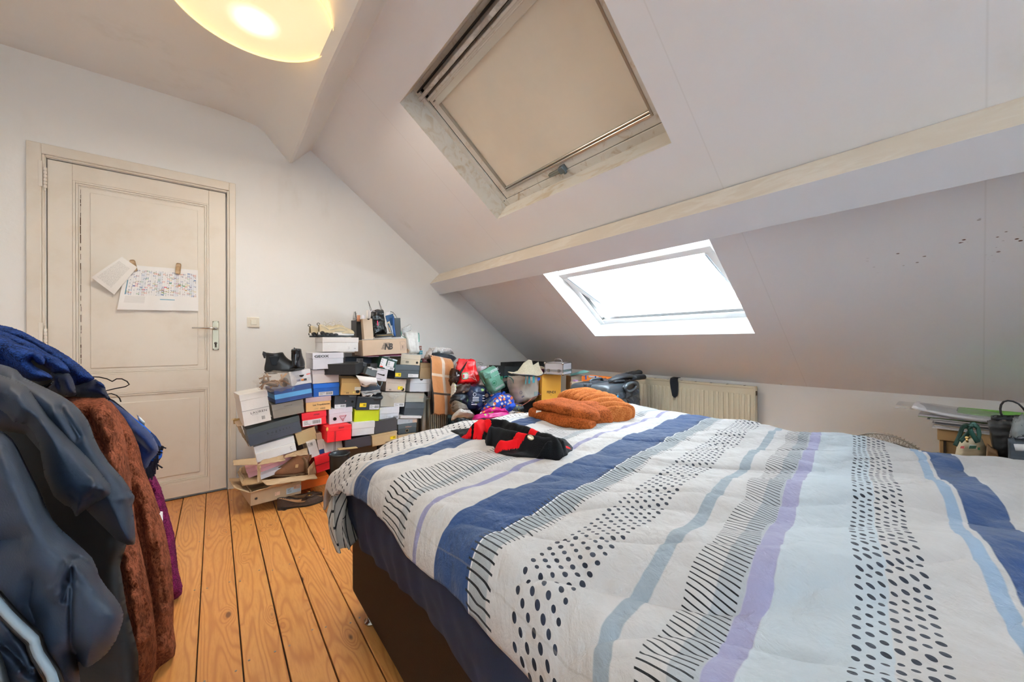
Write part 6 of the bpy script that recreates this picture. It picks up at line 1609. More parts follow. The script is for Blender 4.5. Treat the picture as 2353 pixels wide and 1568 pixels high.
for k, (rx, rz, c1, yy) in enumerate(((.031, .028, '#1d8a4e', 0), (.025, .022, '#ece6e2', -.003), (.008, .014, '#c02a3c', -.006))):
    mb = MB(); P8 = [(rx * math.copysign(abs(math.cos(t_)) ** .5, math.cos(t_)), rz * math.copysign(abs(math.sin(t_)) ** .5, math.sin(t_))) for t_ in [i * math.pi / 16 for i in range(32)]]
    mb.prism(P8, lambda u, v, t: (u, t, v), 0, .002); o = mb.obj('oval_print', mat('print' + c1, c1, .4)); o.matrix_world = Matrix.Translation(a + Vector((-.018 if k == 2 else 0, yy - .02, 0))); local(o, rbg)
# bags below
NAVYP = printmat('navy_photo_bag', '#182745', ('#20365f', '#e9edf2', '#7fa04a', '#d8bfa4', '#1b2c50', '#5d86b8'), 12, .16, .4, .3, '#16233f')
nb_ = hbag('shopping_bag', [(820, 1150), (1080, 1185), (1150, 740), (870, 730)], 2.52, .16, NAVYP, 'navy carrier with white print and photos, in the heap under the red bag', seed=8)
for i, (u, v, w_, h_, ln) in enumerate(((900, 960, .07, .05, 4), (1060, 930, .03, .06, 3), (880, 1040, .06, .03, 2))):
    mb = MB(); 
    for k in range(ln): mb.box(0, w_ * random.uniform(.6, 1), -.001, 0, -k * h_ / ln, -k * h_ / ln + .006)
    o = mb.obj('white_print', mat('print_white', '#d6dbe2', .4)); o.matrix_world = Matrix.Translation(at(*C7(u, v), 1, 2.425)) @ Matrix.Rotation(.1, 4, 'Y'); local(o, nb_)
mb = MB(); mb.lathe([(.012, -.001), (.015, -.001), (.015, .001), (.012, .001)], (0, 0, 0), 24, 1); o = mb.obj('ring_print', mat('print_white', '#d6dbe2', .4)); o.matrix_world = Matrix.Translation(at(*C7(932, 905), 1, 2.423)); local(o, nb_)
hbag('shopping_bag', [(650, 860), (880, 880), (890, 715), (690, 730)], 2.56, .12, printmat('brown_photo', '#3a2a24', ('#b98f72', '#1b2a48', '#d9b79c', '#20242c'), 16, .22), 'dark carrier printed with a brown photo, at the left foot of the red bag', seed=10)
hbag('shopping_bag', [(640, 1010), (860, 1100), (860, 880), (650, 860)], 2.54, .12, printmat('green_photo', '#101c2c', ('#5f8f3c', '#101c2c', '#b7b9bd', '#6fae4a'), 14, .2, .3, .35, '#0f1a28'), 'dark blue carrier with a green garden photo, right of the camel scarf', seed=12)
hbag('shopping_bag', [(1080, 1100), (1200, 1000), (1220, 830), (1120, 770)], 2.58, .10, printmat('kids_photo', '#1a2c56', ('#7ba34a', '#d9b79c', '#d86a3c', '#e9e9ec', '#20366a'), 18, .26), 'blue carrier with small colourful photos between navy and green bags', seed=14)
hbag('tote_bag', [(1000, 800), (1190, 780), (1200, 640), (1040, 560)], 2.64, .10, printmat('floral', '#d9d6d8', ('#7d3d44', '#394a6a', '#c7a2a0', '#4c4a52'), 48, .22, .3, .7), 'white bag with a tiny dark floral print, behind the green bag', seed=16)
LIL = hbag('tote_bag', [(1010, 560), (1130, 560), (1150, 430), (1000, 420)], 2.78, .06, mat('lilac_paper', '#d5cfdc', .6), 'pale lilac paper bag with cord handle right of the red carrier', seed=17, crump=.004)
mb = MB(); mb.tube([at(*C7(u, v), 1, 2.74) for u, v in ((975, 385), (1000, 378), (1040, 385), (1070, 400), (1050, 425), (1000, 395))], .0015, 6); local(mb.obj('cord_handle', M_INK, None, True), LIL)
hbag('tote_bag', [(590, 520), (700, 500), (700, 340), (620, 390)], 2.76, .06, mat('lilac_white', '#ded8de', .6), 'off-white paper bag behind the left edge of the red carrier', seed=18, crump=.004)
hbag('leather_bag', [(590, 760), (670, 740), (690, 500), (590, 470)], 2.64, .10, mat('brown_patent', '#2e1d1c', .2, bump=.4, bscale=30), 'dark brown glossy bag squeezed between scarf and red carrier', seed=19, crump=.014)
hbag('tote_bag', [(600, 1000), (640, 1000), (640, 740), (600, 700)], 2.60, .06, printmat('white_green', '#e4e6df', ('#c8cf3a', '#e4e6df', '#22262a'), 30, .2), 'narrow white bag with yellow-green print beside the scarf edge', seed=20, crump=.006)
GRN = mat('mint_bag', '#6fa892', .45, bump=.25, bscale=20)
gb = hbag('mint_carrier_bag', [(1255, 915), (1478, 785), (1290, 425), (1060, 530)], 2.50, .10, GRN, 'mint green carrier bag with white lettering and a round leaf mark', seed=22, crump=.006, edge=.15)
fx = at(*C7(1255, 915), 1, 2.42); fr = at(*C7(1478, 785), 1, 2.42); fu = at(*C7(1060, 530), 1, 2.42); GM = frame_of(fx, fr, fu); GM.translation = fx; gw = (fr - fx).length; gh = (fu - fx).length
M_WP = mat('print_white', '#d6dbe2', .4); M_GP = mat('print_green', '#1c6b4a', .5)
def glines(u0, u1, v0, n, hh, m=M_WP):
    mb = MB()
    for k in range(n): 
        x = u0
        while x < u1 - .02: 
            l = random.uniform(.02, .09); mb.box(x * gw, min(u1, x + l) * gw, -.001, 0, (v0 - k * hh * 1.6) * gh, (v0 - k * hh * 1.6 + hh) * gh); x += l + .02
    o = mb.obj('print_line', m); o.matrix_world = GM; local(o, gb)
glines(.20, .76, .86, 4, .016); glines(.34, .78, .62, 1, .016); glines(.20, .78, .20, 3, .016)
mb = MB(); mb.lathe([(.020, -.001), (.023, -.001), (.023, .001), (.020, .001)], (gw * .22, 0, gh * .40), 28, 1); mb.ball((gw * .22, 0, gh * .40), .013, .001, .010, 12); mb.box(gw * .70, gw * .86, -.001, 0, gh * .38, gh * .50); o = mb.obj('leaf_mark', M_GP); o.matrix_world = GM; local(o, gb)
o = sheetquad('bag_fold', [(1085, 640), (1200, 640), (1190, 560), (1050, 530)], C7, [2.44, 2.43, 2.43, 2.44], mat('mint_dark', '#567f70', .5, bump=.3), 8, 8, .008, 3, 9); local(o, gb)
# African print bundle
AFR = printmat('wax_print', '#1446b4', ('#d9713a', '#e8ded2', '#c9602c', '#efe6da', '#d08a50'), 34, .42, .2, .7, '#5b6f86')
hbag('printed_cloth', [(1150, 1130), (1700, 1140), (1560, 880), (1330, 860)], 2.42, .20, AFR, 'bundle of orange, white and blue wax print cloth right of the navy bag', seed=24, crump=.016, edge=.3, cat='cloth')
hbag('printed_cloth', [(1180, 1010), (1420, 900), (1470, 830), (1250, 880)], 2.46, .10, mat('cobalt_cloth', '#1146b0', .6, bump=.4, bscale=20), 'cobalt blue cloth fold under the mint green bag', seed=25, crump=.012, cat='cloth')
hbag('printed_cloth', [(1440, 1150), (1740, 1130), (1640, 1020), (1450, 1070)], 2.38, .10, mat('cobalt_cloth', '#1146b0', .6, bump=.4, bscale=20), 'cobalt blue cloth tongue at the foot of the wax print bundle', seed=26, crump=.012, cat='cloth')
hbag('printed_cloth', [(1600, 1170), (1760, 1150), (1700, 1040), (1600, 1050)], 2.34, .08, printmat('yellow_print', '#48535c', ('#c9c24a', '#8f9aa0', '#e0dcc0'), 50, .3, .2, .7), 'grey and yellow spotted cloth end near the rust blanket', seed=27, crump=.010, cat='cloth')
PNK = printmat('pink_hearts', '#c01877', ('#e9e9e4', '#e3a63a', '#e46a3a', '#e7e2ee', '#8fc04a', '#3aa0b8'), 24, .26, .25, .35)
pkb = hbag('pink_bag', [(985, 1300), (1560, 1290), (1560, 1190), (1000, 1180)], 2.34, .14, PNK, 'bright pink bag covered in small multicoloured hearts, behind the cardigan', seed=28, crump=.008)
hbag('pink_bag', [(1070, 1190), (1560, 1200), (1400, 1130), (1170, 1100)], 2.38, .12, PNK, 'crumpled upper fold of a pink spotted bag under the wax print cloth', seed=29, crump=.012)
hbag('bin_bag', [(600, 1560), (975, 1480), (970, 1260), (600, 1225)], 2.50, .20, mat('dark_teal_plastic', '#12262e', .22, bump=.5, bscale=26), 'glossy dark teal plastic bag right of the column radiator', seed=31, crump=.012)
hbag('plastic_carrier', [(620, 1235), (980, 1240), (860, 1160), (630, 1150)], 2.48, .10, mat('white_crinkle', '#d8d5d2', .35, bump=.5, bscale=30), 'crinkled white plastic bag under the navy shopping bags', seed=32, crump=.014)
hbag('plastic_carrier', [(640, 1170), (900, 1200), (780, 1090), (640, 980)], 2.50, .10, mat('taupe_plastic', '#7b736a', .3, bump=.5, bscale=26), 'taupe plastic bag at the right edge of the camel scarf', seed=33, crump=.012)
hbag('paper_carrier', [(1560, 1280), (1780, 1240), (1740, 1190), (1560, 1200)], 2.32, .10, mat('kraft_bag', '#94714f', .7, bump=.3, bscale=20), 'brown paper bag between the pink bag and the rust blanket', seed=34, crump=.010)
hbag('paper_carrier', [(1500, 1200), (1740, 1200), (1700, 1160), (1520, 1150)], 2.36, .08, mat('pale_plastic', '#d0cbc9', .4, bump=.4, bscale=30), 'crumpled pale bag above the brown paper bag', seed=35, crump=.012)
# straps
for i, (pp, c1, y, r_, lb) in enumerate(((((1410, 620), (1450, 605), (1520, 625), (1560, 670), (1570, 720)), '#14807c', 2.46, .0032, 'teal bag strap looping beside the mint green carrier'), (((1600, 1060), (1700, 1090), (1800, 1030), (1880, 960), (2020, 900)), '#7a3c2c', 2.32, .0035, 'thin braided strap under the beige tote bag'))):
    mb = MB(); mb.tube([at(*C7(*p), 1, y) for p in pp], r_, 8); o = mb.obj('bag_strap', mat('strap' + c1, c1, .6), None, True); tag(o, lb, 'strap')
hbag('teal_bag', [(1480, 870), (1620, 860), (1580, 640), (1450, 690)], 2.56, .12, mat('dark_teal', '#0f2c33', .5, bump=.3), 'dark teal handbag between the mint carrier and the beige tote', seed=36)
# beige tote with stripes and straw hat
TOT = mat('calico_tote', '#bdb2a8', .75, bump=.3, bscale=16)
tt = hbag('striped_tote', [(1700, 1055), (1990, 1000), (2060, 600), (1570, 590)], 2.40, .16, TOT, 'beige canvas tote with turquoise stripes and dark blue letters', seed=37, crump=.008, edge=.2)
for i, (u0, u1) in enumerate(((1762, 1775), (1812, 1838), (1880, 1915))):
    q = [at(*C7(*p), 1, 2.305) for p in ((u0, 740 - i * 12), (u1, 735 - i * 12), (u1, 604), (u0, 604))]
    me = MB(); me.quad(*q); local(me.obj('turquoise_stripe', mat('turquoise', '#3fa0ae', .7)), tt)
q = [at(*C7(*p), 1, 2.302) for p in ((1962, 690), (2008, 660), (2008, 622), (1958, 622))]; me = MB(); me.quad(*q); local(me.obj('blue_patch', mat('patch_blue', '#1c3f94', .7)), tt)
for i in range(4):
    q = [at(*C7(*p), 1, 2.302) for p in ((1908 + i * 14, 930), (1914 + i * 14, 930), (1914 + i * 14, 855), (1908 + i * 14, 860))]; me = MB(); me.quad(*q); local(me.obj('thin_stripe', mat('turquoise', '#3fa0ae', .7)), tt)
Ml = mat('letter_navy', '#1c2550', .7)
for body, u, v, sz in (('A', 1965, 915, .035), ('oru', 1700, 960, .020)):
    M = Matrix.Translation(at(*C7(u, v), 1, 2.300)) @ Matrix.Rotation(-.25, 4, 'Y') @ Matrix.Rotation(math.radians(90), 4, 'X'); o = text(body, sz, Ml, None, None, bold=.001); o.matrix_world = M; local(o, tt)
mb = MB(); mb.lathe([(.011, -.001), (.0135, -.001), (.0135, .001), (.011, .001)], (0, 0, 0), 24, 1); o = mb.obj('round_mark', Ml); o.matrix_world = Matrix.Translation(at(*C7(1687, 875), 1, 2.30)); local(o, tt)
STW = mat('woven_straw', '#b9ab93', .85, bump=.6, bscale=260, var=.15, vscale=120)
def hat(u, v):
    # folded brim: from the handle-like left tip to the right under the silver case
    top = [(1555, 535), (1640, 545), (1700, 520), (1790, 390), (1870, 335), (1920, 350), (1950, 430), (2010, 400), (2060, 375)]
    bot = [(1550, 560), (1640, 575), (1700, 578), (1790, 582), (1870, 590), (1920, 600), (1960, 600), (2010, 590), (2060, 560)]
    x = u * 8; i = min(7, int(x)); f = x - i
    a = (lerp(bot[i][0], bot[i + 1][0], f), lerp(bot[i][1], bot[i + 1][1], f)); b = (lerp(top[i][0], top[i + 1][0], f), lerp(top[i][1], top[i + 1][1], f))
    p = at(lerp(C7(*a)[0], C7(*b)[0], v), lerp(C7(*a)[1], C7(*b)[1], v), 1, 2.285); p = p.copy(); p.y += .06 * math.sin(v * 1.57) - .02 * math.sin(u * 3.14); return p
ht = link('straw_hat', gridmesh('straw_hat', 64, 20, hat), STW, None, True); solid(ht, .005); tag(ht, 'beige woven straw hat with a folded brim on the striped tote', 'hat')
mb = MB(); mb.ball(at(*C7(1990, 520), 1, 2.46), .075, .07, .045, 24); local(mb.obj('crown', STW, None, True), ht)
mb = MB(); mb.tube([hat(k / 30, 0) for k in range(31)], .0035, 8); local(mb.obj('brim_edge', mat('brim_grey', '#54545a', .6), None, True), ht)
# big black bags at the back
M_DKB = mat('charcoal_fabric', '#1f2629', .6, bump=.2, bscale=60)
r, w, h = paperbag('storage_bag', [(1415, 640), (1700, 640), (1410, 440)], .22, M_DKB, 'charcoal square storage bag against the wall behind the mint carrier', 0, .1, cv=C7, Y=2.72, crease=False)
r, w, h = paperbag('storage_bag', [(1560, 640), (2110, 600), (1565, 390)], .20, mat('black_bag2', '#16191a', .55), 'wide black bag behind the straw hat, tucked under the slope', 0, .0, cv=C7, Y=2.78, crease=False)
MB().box(-.001, w + .001, -.001, .0, h * .70, h * .72).obj('rim_line', mat('rim_grey', '#3a3f41', .5), r)
# filling of the heap so that nothing floats
for i, (x0, x1, y0, y1, z1, c1, lb) in enumerate(((1.62, 1.80, 2.55, 2.80, .42, '#2b3138', 'dark fabric bag at the bottom of the heap under the red carrier'), (1.78, 2.10, 2.48, 2.85, .50, '#3d3430', 'brown fabric bag at the bottom of the heap under the mint carrier'), (2.12, 2.62, 2.38, 2.80, .46, '#25282c', 'black fabric bag at the bottom of the heap under the striped tote'), (1.55, 2.15, 2.20, 2.46, .33, '#41303c', 'plum fabric bag at the bottom of the heap under the pink bag'))):
    c = [Vector((x0, y0, 0.0)), Vector((x1, y0, 0.0)), Vector((x1 - .02, y0, z1)), Vector((x0 + .02, y0, z1))]
    o = pillow('stuffed_bag', [p + Vector((0, (y1 - y0) / 2, .0)) for p in c], y1 - y0, mat('stuff' + c1, c1, .7, bump=.3, bscale=20), None, .5, .006, 6, 18, 18, i, .3); tag(o, lb, 'bag')

# ================================================================== YELLOW FENDI BAG, SILVER CASE, ORANGE BAG, SUITCASE
fM = Matrix.Identity(4)
FA, FB = at(*C8(663, 790), 1, 2.36), at(*C8(920, 790), 1, 2.28)
Mf = frame_of(FA, FB, FA + Vector((0, 0, .2))); Mf.translation = FA + Vector((0, 0, -.22)) 
zft = at(*C8(655, 475), 1, 2.36).z; fw = (FB - FA).length; fh = zft - Mf.translation.z
fb = empty('yellow_paper_bag', Mf, 'large mustard yellow paper bag printed FENDI, silver case on top', 'bag')
MY = mat('mustard_paper', '#e2a63a', .55, bump=.15, bscale=30)
mb = MB(); t = .002; fd = .22
mb.box(0, fw, 0, t, 0, fh); mb.box(0, fw, fd - t, fd, 0, fh); mb.box(0, t, t, fd - t, 0, fh); mb.box(fw - t, fw, t, fd - t, 0, fh); mb.box(t, fw - t, t, fd - t, 0, t); mb.obj('bag_body', MY, fb)
mb = MB(); mb.box(fw, fw + .0006, fd * .49, fd * .5, 0, fh); mb.obj('side_crease', mat('mustard_crease', '#c98f2c', .6), fb)
zr = (at(*C8(730, 725), 1, 2.35).z - Mf.translation.z)
text('FENDI', .030, M_INK, fb, Matrix.Translation((fw * .26, -.001, zr)) @ Matrix.Rotation(math.radians(90), 4, 'X'), bold=.0006); text('ROMA', .006, M_INK, fb, Matrix.Translation((fw * .42, -.001, zr - .016)) @ Matrix.Rotation(math.radians(90), 4, 'X'))
# silver case
CA, CB, CT_ = at(*C8(712, 470), 1, 2.33), at(*C8(965, 495), 1, 2.16), at(*C8(705, 310), 1, 2.33)
zc0 = zft + .002; Wd = (CB - CA); Wd.z = 0; cw_ = Wd.length; Wd.normalize()
cp = CA.copy(); cp.z = zc0
Mc = Matrix(((Wd.x, -Wd.y, 0, cp.x), (Wd.y, Wd.x, 0, cp.y), (0, 0, 1, cp.z), (0, 0, 0, 1)))
hc = CT_.z - CA.z; dc = .17
ca = empty('metal_case', Mc, 'small silver aluminium vanity case with clasps on the yellow bag', 'case')
MA = mat('case_silver', '#d6d3dc', .35, .35, bump=.04, bscale=120); MC = mat('case_edge', '#b9b8bd', .2, .9)
MB().box(.004, cw_ - .004, .004, dc - .004, .002, hc * .30, .001).obj('case_body', MA, ca); MB().box(.004, cw_ - .004, .004, dc - .004, hc * .34, hc - .002, .001).obj('case_lid', MA, ca)
for z in (0, hc * .27, hc * .36, hc - .007):
    mb = MB()
    for a in ((0, cw_, 0, .006), (0, cw_, dc - .006, dc), (0, .006, .006, dc - .006), (cw_ - .006, cw_, .006, dc - .006)): mb.box(a[0], a[1], a[2], a[3], z, z + .007, .001)
    mb.obj('edge_rail', MC, ca)
for x in (0, cw_ - .007):
    for y in (0, dc - .007): MB().box(x, x + .007, y, y + .007, 0, hc, .001).obj('corner_post', MC, ca)
for x in (.004, cw_ - .004):
    for z in (.006, hc - .006): mb = MB(); mb.ball((x, .001, z), .011, .007, .011, 12); mb.obj('corner_cap', mat('chrome', '#d8d8d6', .12, 1), ca, True)
for x in (.03, cw_ - .05): MB().box(x, x + .022, -.005, 0, hc * .22, hc * .46, .001).obj('clasp', mat('clasp_metal', '#a09f9c', .25, .9), ca)
mb = MB(); mb.tube([(cw_ * .30, dc * .5, hc), (cw_ * .32, dc * .5, hc + .022), (cw_ * .40, dc * .5, hc + .028), (cw_ * .60, dc * .5, hc + .028), (cw_ * .68, dc * .5, hc + .022), (cw_ * .70, dc * .5, hc)], [.003, .004, .006, .006, .004, .003], 10); mb.obj('handle', MC, ca, True)
for x in (.28, .66): MB().box(cw_ * x, cw_ * x + .02, dc * .44, dc * .56, hc, hc + .008, .001).obj('handle_plate', mat('chrome', '#d8d8d6', .12, 1), ca)
# red striped tin left of the case, on the bag edge
r, w, h = B('tin', C8(668, 470), C8(706, 474), C8(668, 400), 2.37, 'small dark red striped box just left of the silver case', '#7c1c34', None, depth=.04, group=None, name='striped_box')
for k in range(4): MB().box(0, w, -.001, 0, h * (.12 + .22 * k), h * (.2 + .22 * k)).obj('stripe', mat('stripe_navy', '#22305a', .5), r)
# teal folder, brown carton, orange bag behind
def pk(name, pp, x0, m, label, cat, yd=.12, hgt=None): pass
o = sheetquad('teal_folder', [(1060, 490), (1320, 440), (1250, 415), (1065, 470)], C8, [2.30, 2.05, 2.15, 2.4], mat('aqua_card', '#8fcfc8', .5), 4, 4, .001, 2, 1, .004); tag(o, 'aqua coloured folder lying right of the silver case', 'folder')
r, w, h = paperbag('paper_bag', [(1070, 700), (1290, 700), (1075, 505)], .14, mat('taupe_board', '#9a8877', .7), 'taupe cardboard box under the aqua folder', 0, -.5, cv=C8, Y=2.22, crease=False)
r, w, h = paperbag('paper_bag', [(1085, 700), (1270, 690), (1080, 585)], .06, mat('kraft_soft', '#bfa78e', .7, bump=.4, bscale=20), 'crumpled tan paper bag between the yellow bag and the suitcase', 0, -.6, cv=C8, Y=2.10, crease=True)
o = sheetquad('bag_fold', [(1180, 690), (1265, 640), (1265, 565), (1120, 660)], C8, [2.05, 2.0, 2.0, 2.06], mat('kraft_dark2', '#8b6f55', .7), 6, 6, .006, 3, 5, .002); local(o, r)
OR = mat('orange_paper', '#e07a28', .55, bump=.08, bscale=60)
OA, OB = at(*C8(1215, 515), 1, 2.12), at(*C8(1545, 475), 1, 1.86)
Mo = frame_of(OA, OB, OA + Vector((0, 0, .1))); Mo.translation = OA + Vector((0, 0, -.16)); ow = (OB - OA); ow.z = 0; Xo = ow.normalized()
Mo = Matrix(((Xo.x, -Xo.y, 0, Mo.translation.x), (Xo.y, Xo.x, 0, Mo.translation.y), (0, 0, 1, Mo.translation.z), (0, 0, 0, 1)))
ob = empty('orange_paper_bag', Mo, 'open orange paper bag with blue ribbons, behind the dark suitcase', 'bag')
mb = MB(); w = ow.length; t = .002; d = .11; h = .165
mb.box(0, w, 0, t, 0, h); mb.box(0, w, d - t, d, 0, h + .01); mb.box(0, t, t, d - t, 0, h + .005); mb.box(w - t, w, t, d - t, 0, h + .01); mb.box(0, w, 0, d, -.002, 0); mb.obj('bag_body', OR, ob)
for x in (.16, .56): MB().box(w * x, w * x + .014, -.003, .001, h - .02, h + .016, .001).obj('ribbon', mat('ribbon_blue', '#1c4fa8', .5), ob)
MB().box(w * .2, w * .6, .03, .034, h - .03, h + .012).obj('paper_insert', mat('paper_white', '#ececf2', .7), ob)
r, w, h = B('lil', C8(1130, 600), C8(1168, 600), C8(1130, 550), 2.14, 'small lilac packet left of the orange paper bag', '#c9a0cf', None, depth=.03, group=None, name='packet', cat='packet')

# suitcase: hard shell lying on its long edge, diamond face towards the bed
sw_, sdp, zs = .555, .33, .695
sa = math.atan2(.10, .57)
SM = Matrix.Translation((2.065, 1.535, 0)) @ Matrix.Rotation(sa, 4, 'Z')
su = empty('suitcase', SM, 'dark grey hard shell suitcase with diamond relief, gloves on top', 'suitcase')
MSU = mat('suitcase_grey', '#3a4047', .36, bump=.06, bscale=200, coat=.2)
MB().box(0, sw_, .012, sdp, .05, zs, .050, seg=5).obj('shell', MSU, su, True)
nx2, nz2 = 8, 10; vs = []; fs = []; x0_, z0_ = .05, .09; gx, gz = (sw_ - .10) / nx2, (zs - .15) / nz2
for i in range(nx2):
    for k in range(nz2):
        a = x0_ + i * gx; b = z0_ + k * gz; n0 = len(vs); o_ = gx * (.18 if (i + k) % 2 else -.18)
        vs += [(a, .013, b), (a + gx, .013, b), (a + gx, .013, b + gz), (a, .013, b + gz), (a + gx / 2 + o_, -.008, b + gz / 2 - o_ * .6)]
        fs += [(n0, n0 + 1, n0 + 4), (n0 + 1, n0 + 2, n0 + 4), (n0 + 2, n0 + 3, n0 + 4), (n0 + 3, n0, n0 + 4)]
me = bpy.data.meshes.new('diamond_relief'); me.from_pydata(vs, [], fs); o = link('diamond_relief', me, MSU, su); o['kind'] = 'stuff'
for k in range(3): MB().box(-.003, .30, .15 + .022 * k, .158 + .022 * k, .06, zs + .004, .003).obj('rib', MSU, su)
mb = MB(); mb.tube([(.08, .20, zs - .002), (.085, .20, zs + .016), (.11, .20, zs + .024), (.24, .20, zs + .024), (.265, .20, zs + .016), (.27, .20, zs - .002)], [(.012, .007)] * 6, 12); mb.obj('top_handle', mat('handle_grey', '#4c545b', .35), su, True)
hx_, hz_ = .305, zs - .030
mb = MB(); mb.tube([(hx_ + .092 * math.cos(a), -.012 - .004 * math.sin(a), hz_ + .030 * math.sin(a)) for a in [2 * math.pi * k / 28 for k in range(29)]], .0105, 12); mb.obj('side_handle', mat('handle_grey', '#4c545b', .35), su, True)
mb = MB(); mb.prism([(hx_ + .085 * math.cos(a), hz_ + .024 * math.sin(a)) for a in [2 * math.pi * k / 28 for k in range(28)]], lambda u, v, t: (u, t, v), -.006, .014); mb.obj('handle_recess', mat('recess_dark', '#1d2126', .5), su)
o = MB().box(-.010, .010, -.002, 0, -.017, .017, .001).obj('luggage_tag', mat('tag_blue', '#2f9fd6', .4), su); o.matrix_local = Matrix.Translation((.085, -.012, zs - .085)) @ Matrix.Rotation(.35, 4, 'Y')
mb = MB(); mb.box(-.011, .011, -.0014, 0, -.018, .018, .001); o = mb.obj('tag_border', M_LBL, su); o.matrix_local = Matrix.Translation((.085, -.0112, zs - .085)) @ Matrix.Rotation(.35, 4, 'Y')
for xx in (.06, sw_ - .06):
    for yy in (.06, sdp - .06): mb = MB(); mb.cyl((xx, yy - .01, .025), (xx, yy + .01, .025), .024, n=18); mb.box(xx - .01, xx + .01, yy - .012, yy + .012, .04, .06); mb.obj('wheel', mat('wheel_black', '#15161a', .5), su)
SX = 2.30
# gloves
MG = mat('black_glove', '#14181e', .5, bump=.3, bscale=60)
gl = empty('glove', (2.35, 1.70, zs + .03), 'pair of black gloves lying on the suitcase handle', 'gloves')
def gpath(pp, y):
    out = []
    for u, v in pp:
        q = at(*C8(u, v), 1, 1.66 + y); q.z = max(zs + .004 + max(0, (470 - v)) * .0006, zs + .004); out.append(tuple(q))
    return out
def groll(nm, pp, r_, hh, y=0, seed=0):
    o = roll(nm, gpath(pp, y), r_, MG, hh, seed, 40, 20, lump=.004, squash=2.3); local(o, gl)
for k, (pp, r_, hh, y) in enumerate((([(1590, 468), (1700, 455), (1800, 445), (1900, 470)], [.02, .035, .04, .03], [.02, .035, .04, .04], 0), ([(1650, 455), (1700, 430), (1790, 420), (1840, 425)], [.012, .014, .015, .02], [.02, .022, .022, .03], .03), ([(1800, 470), (1900, 455), (2000, 420)], [.035, .04, .03], [.045, .045, .04], .03), ([(1900, 500), (1980, 490), (2050, 465)], [.03, .034, .028], [.04, .045, .04], -.03), ([(1650, 520), (1700, 495), (1780, 485)], [.010, .012, .015], [.015, .02, .02], -.04), ([(1850, 430), (1930, 420), (1990, 412)], [.012, .013, .012], [.03, .03, .03], .06))):
    groll(('hand', 'finger', 'cuff', 'cuff', 'finger', 'finger')[k], pp, r_, hh, y, k)

# ================================================================== PANEL RADIATOR, SOCK
pr = empty('panel_radiator', (2.80, .93, .15), 'cream panel radiator on the low wall under the sloping ceiling, half behind the bed', 'radiator')
MR = mat('radiator_cream', '#d9d0b8', .4)
ya, yb_, zb, zt_ = .928, 2.00, .14, .692
local(MB().box(2.806, 2.846, ya, yb_, zb, zt_ - .012, .004).obj('panel', MR), pr)
local(MB().box(2.802, 2.852, ya - .004, yb_, zt_ - .016, zt_, .003).obj('top_grille', MR), pr)
local(MB().box(2.800, 2.850, ya - .006, ya + .004, zb, zt_ - .004, .003).obj('side_panel', MR), pr)
y = ya + .022
while y < yb_ - .02:
    MBx = MB(); MBx.box(2.7985, 2.808, y, y + .020, zb + .04, zt_ - .055, .0042, seg=2); local(MBx.obj('flute', MR, None, True), pr); y += .0335
mb = MB(); 
for k in range(9): mb.box(2.812, 2.84, ya + .06 + .11 * k, ya + .068 + .11 * k, zt_ - .001, zt_ + .001)
local(mb.obj('grille_slots', mat('slot_dark', '#4a3d30', .8)), pr)
mb = MB(); mb.box(2.815, 2.835, ya - .009, ya - .005, zt_ - .06, zt_ - .03, .001); local(mb.obj('vent_plug', mat('brass_dark', '#4c3c28', .4, .7)), pr)
for yy in (ya + .1, yb_ - .1): local(MB().box(2.845, XK + .001, yy, yy + .03, zb + .08, zb + .4).obj('bracket', MR), pr)
# sock over the top
def sock(u, v):
    prof_ = [(-.046, .030), (-.040, .022), (-.010, .030), (.030, .034), (.075, .030), (.105, .026), (.125, .022), (.140, .004)]
    x = v * 7; i = min(6, int(x)); f = x - i; d = lerp(prof_[i][0], prof_[i + 1][0], smooth(f)); wd = lerp(prof_[i][1], prof_[i + 1][1], smooth(f))
    yy = 1.472 + (u - .5) * 2 * wd + .004 * math.sin(v * 6); z = zt_ + .006 - max(0, d)
    xx = 2.794 if d > 0 else 2.794 + (-d) * .9
    if d < 0: z = zt_ + .010 + .010 * math.sin(-d * 40)
    return (xx - .005 * math.cos((u - .5) * 3), yy, z)
so = link('sock', gridmesh('sock', 12, 40, sock), mat('black_sock', '#0f1520', .9, bump=.3, bscale=300), None, True); solid(so, .006, 0); subsurf(so, 1); tag(so, 'single black sock drying over the top edge of the cream radiator', 'sock')
mb = MB(); mb.tube([(XK - .002, .80, .735 - .02), (XK - .006, .797, .712), (XK - .004, .793, .714)], .001, 5); o = mb.obj('wall_nail', mat('nail_dark', '#3c3430', .5, .6)); tag(o, 'tiny nail in the low wall right of the cream radiator', 'nail')

# ================================================================== RIGHT: FAN, CARTON CABINET, PAPERS, BAGS
fan = empty('fan', (2.42, .255, 0), 'pale grey wire fan head showing over the edge of the bed', 'fan')
MFN = mat('fan_wire', '#aaa59c', .5, .2)
fc = Vector((2.42, .255, .43)); fr_ = .150
mb = MB(); mb.lathe([(fr_ - .003, 0), (fr_ + .003, -.004), (fr_ + .003, .004), (fr_ - .003, 0)], (0, 0, 0), 48, 0); o = mb.obj('rim', MFN, None, True); 
FM = Matrix.Translation(fc) @ Matrix.Rotation(-.25, 4, 'Z') @ Matrix.Rotation(-.35, 4, 'Y'); o.matrix_world = FM; local(o, fan)
mb = MB()
for k in range(56):
    for s in (1, -1):
        pts_ = []
        for q in range(7):
            rr = lerp(.03, fr_, q / 6); a = 2 * math.pi * k / 56 + s * .55 * q / 6; pts_.append((-.035 * (1 - (q / 6) ** 2) - .0, rr * math.cos(a), rr * math.sin(a)))
        mb.tube(pts_, .0010, 4, False)
o = mb.obj('front_grille', MFN); o.matrix_world = FM; o['kind'] = 'stuff'; local(o, fan)
mb = MB()
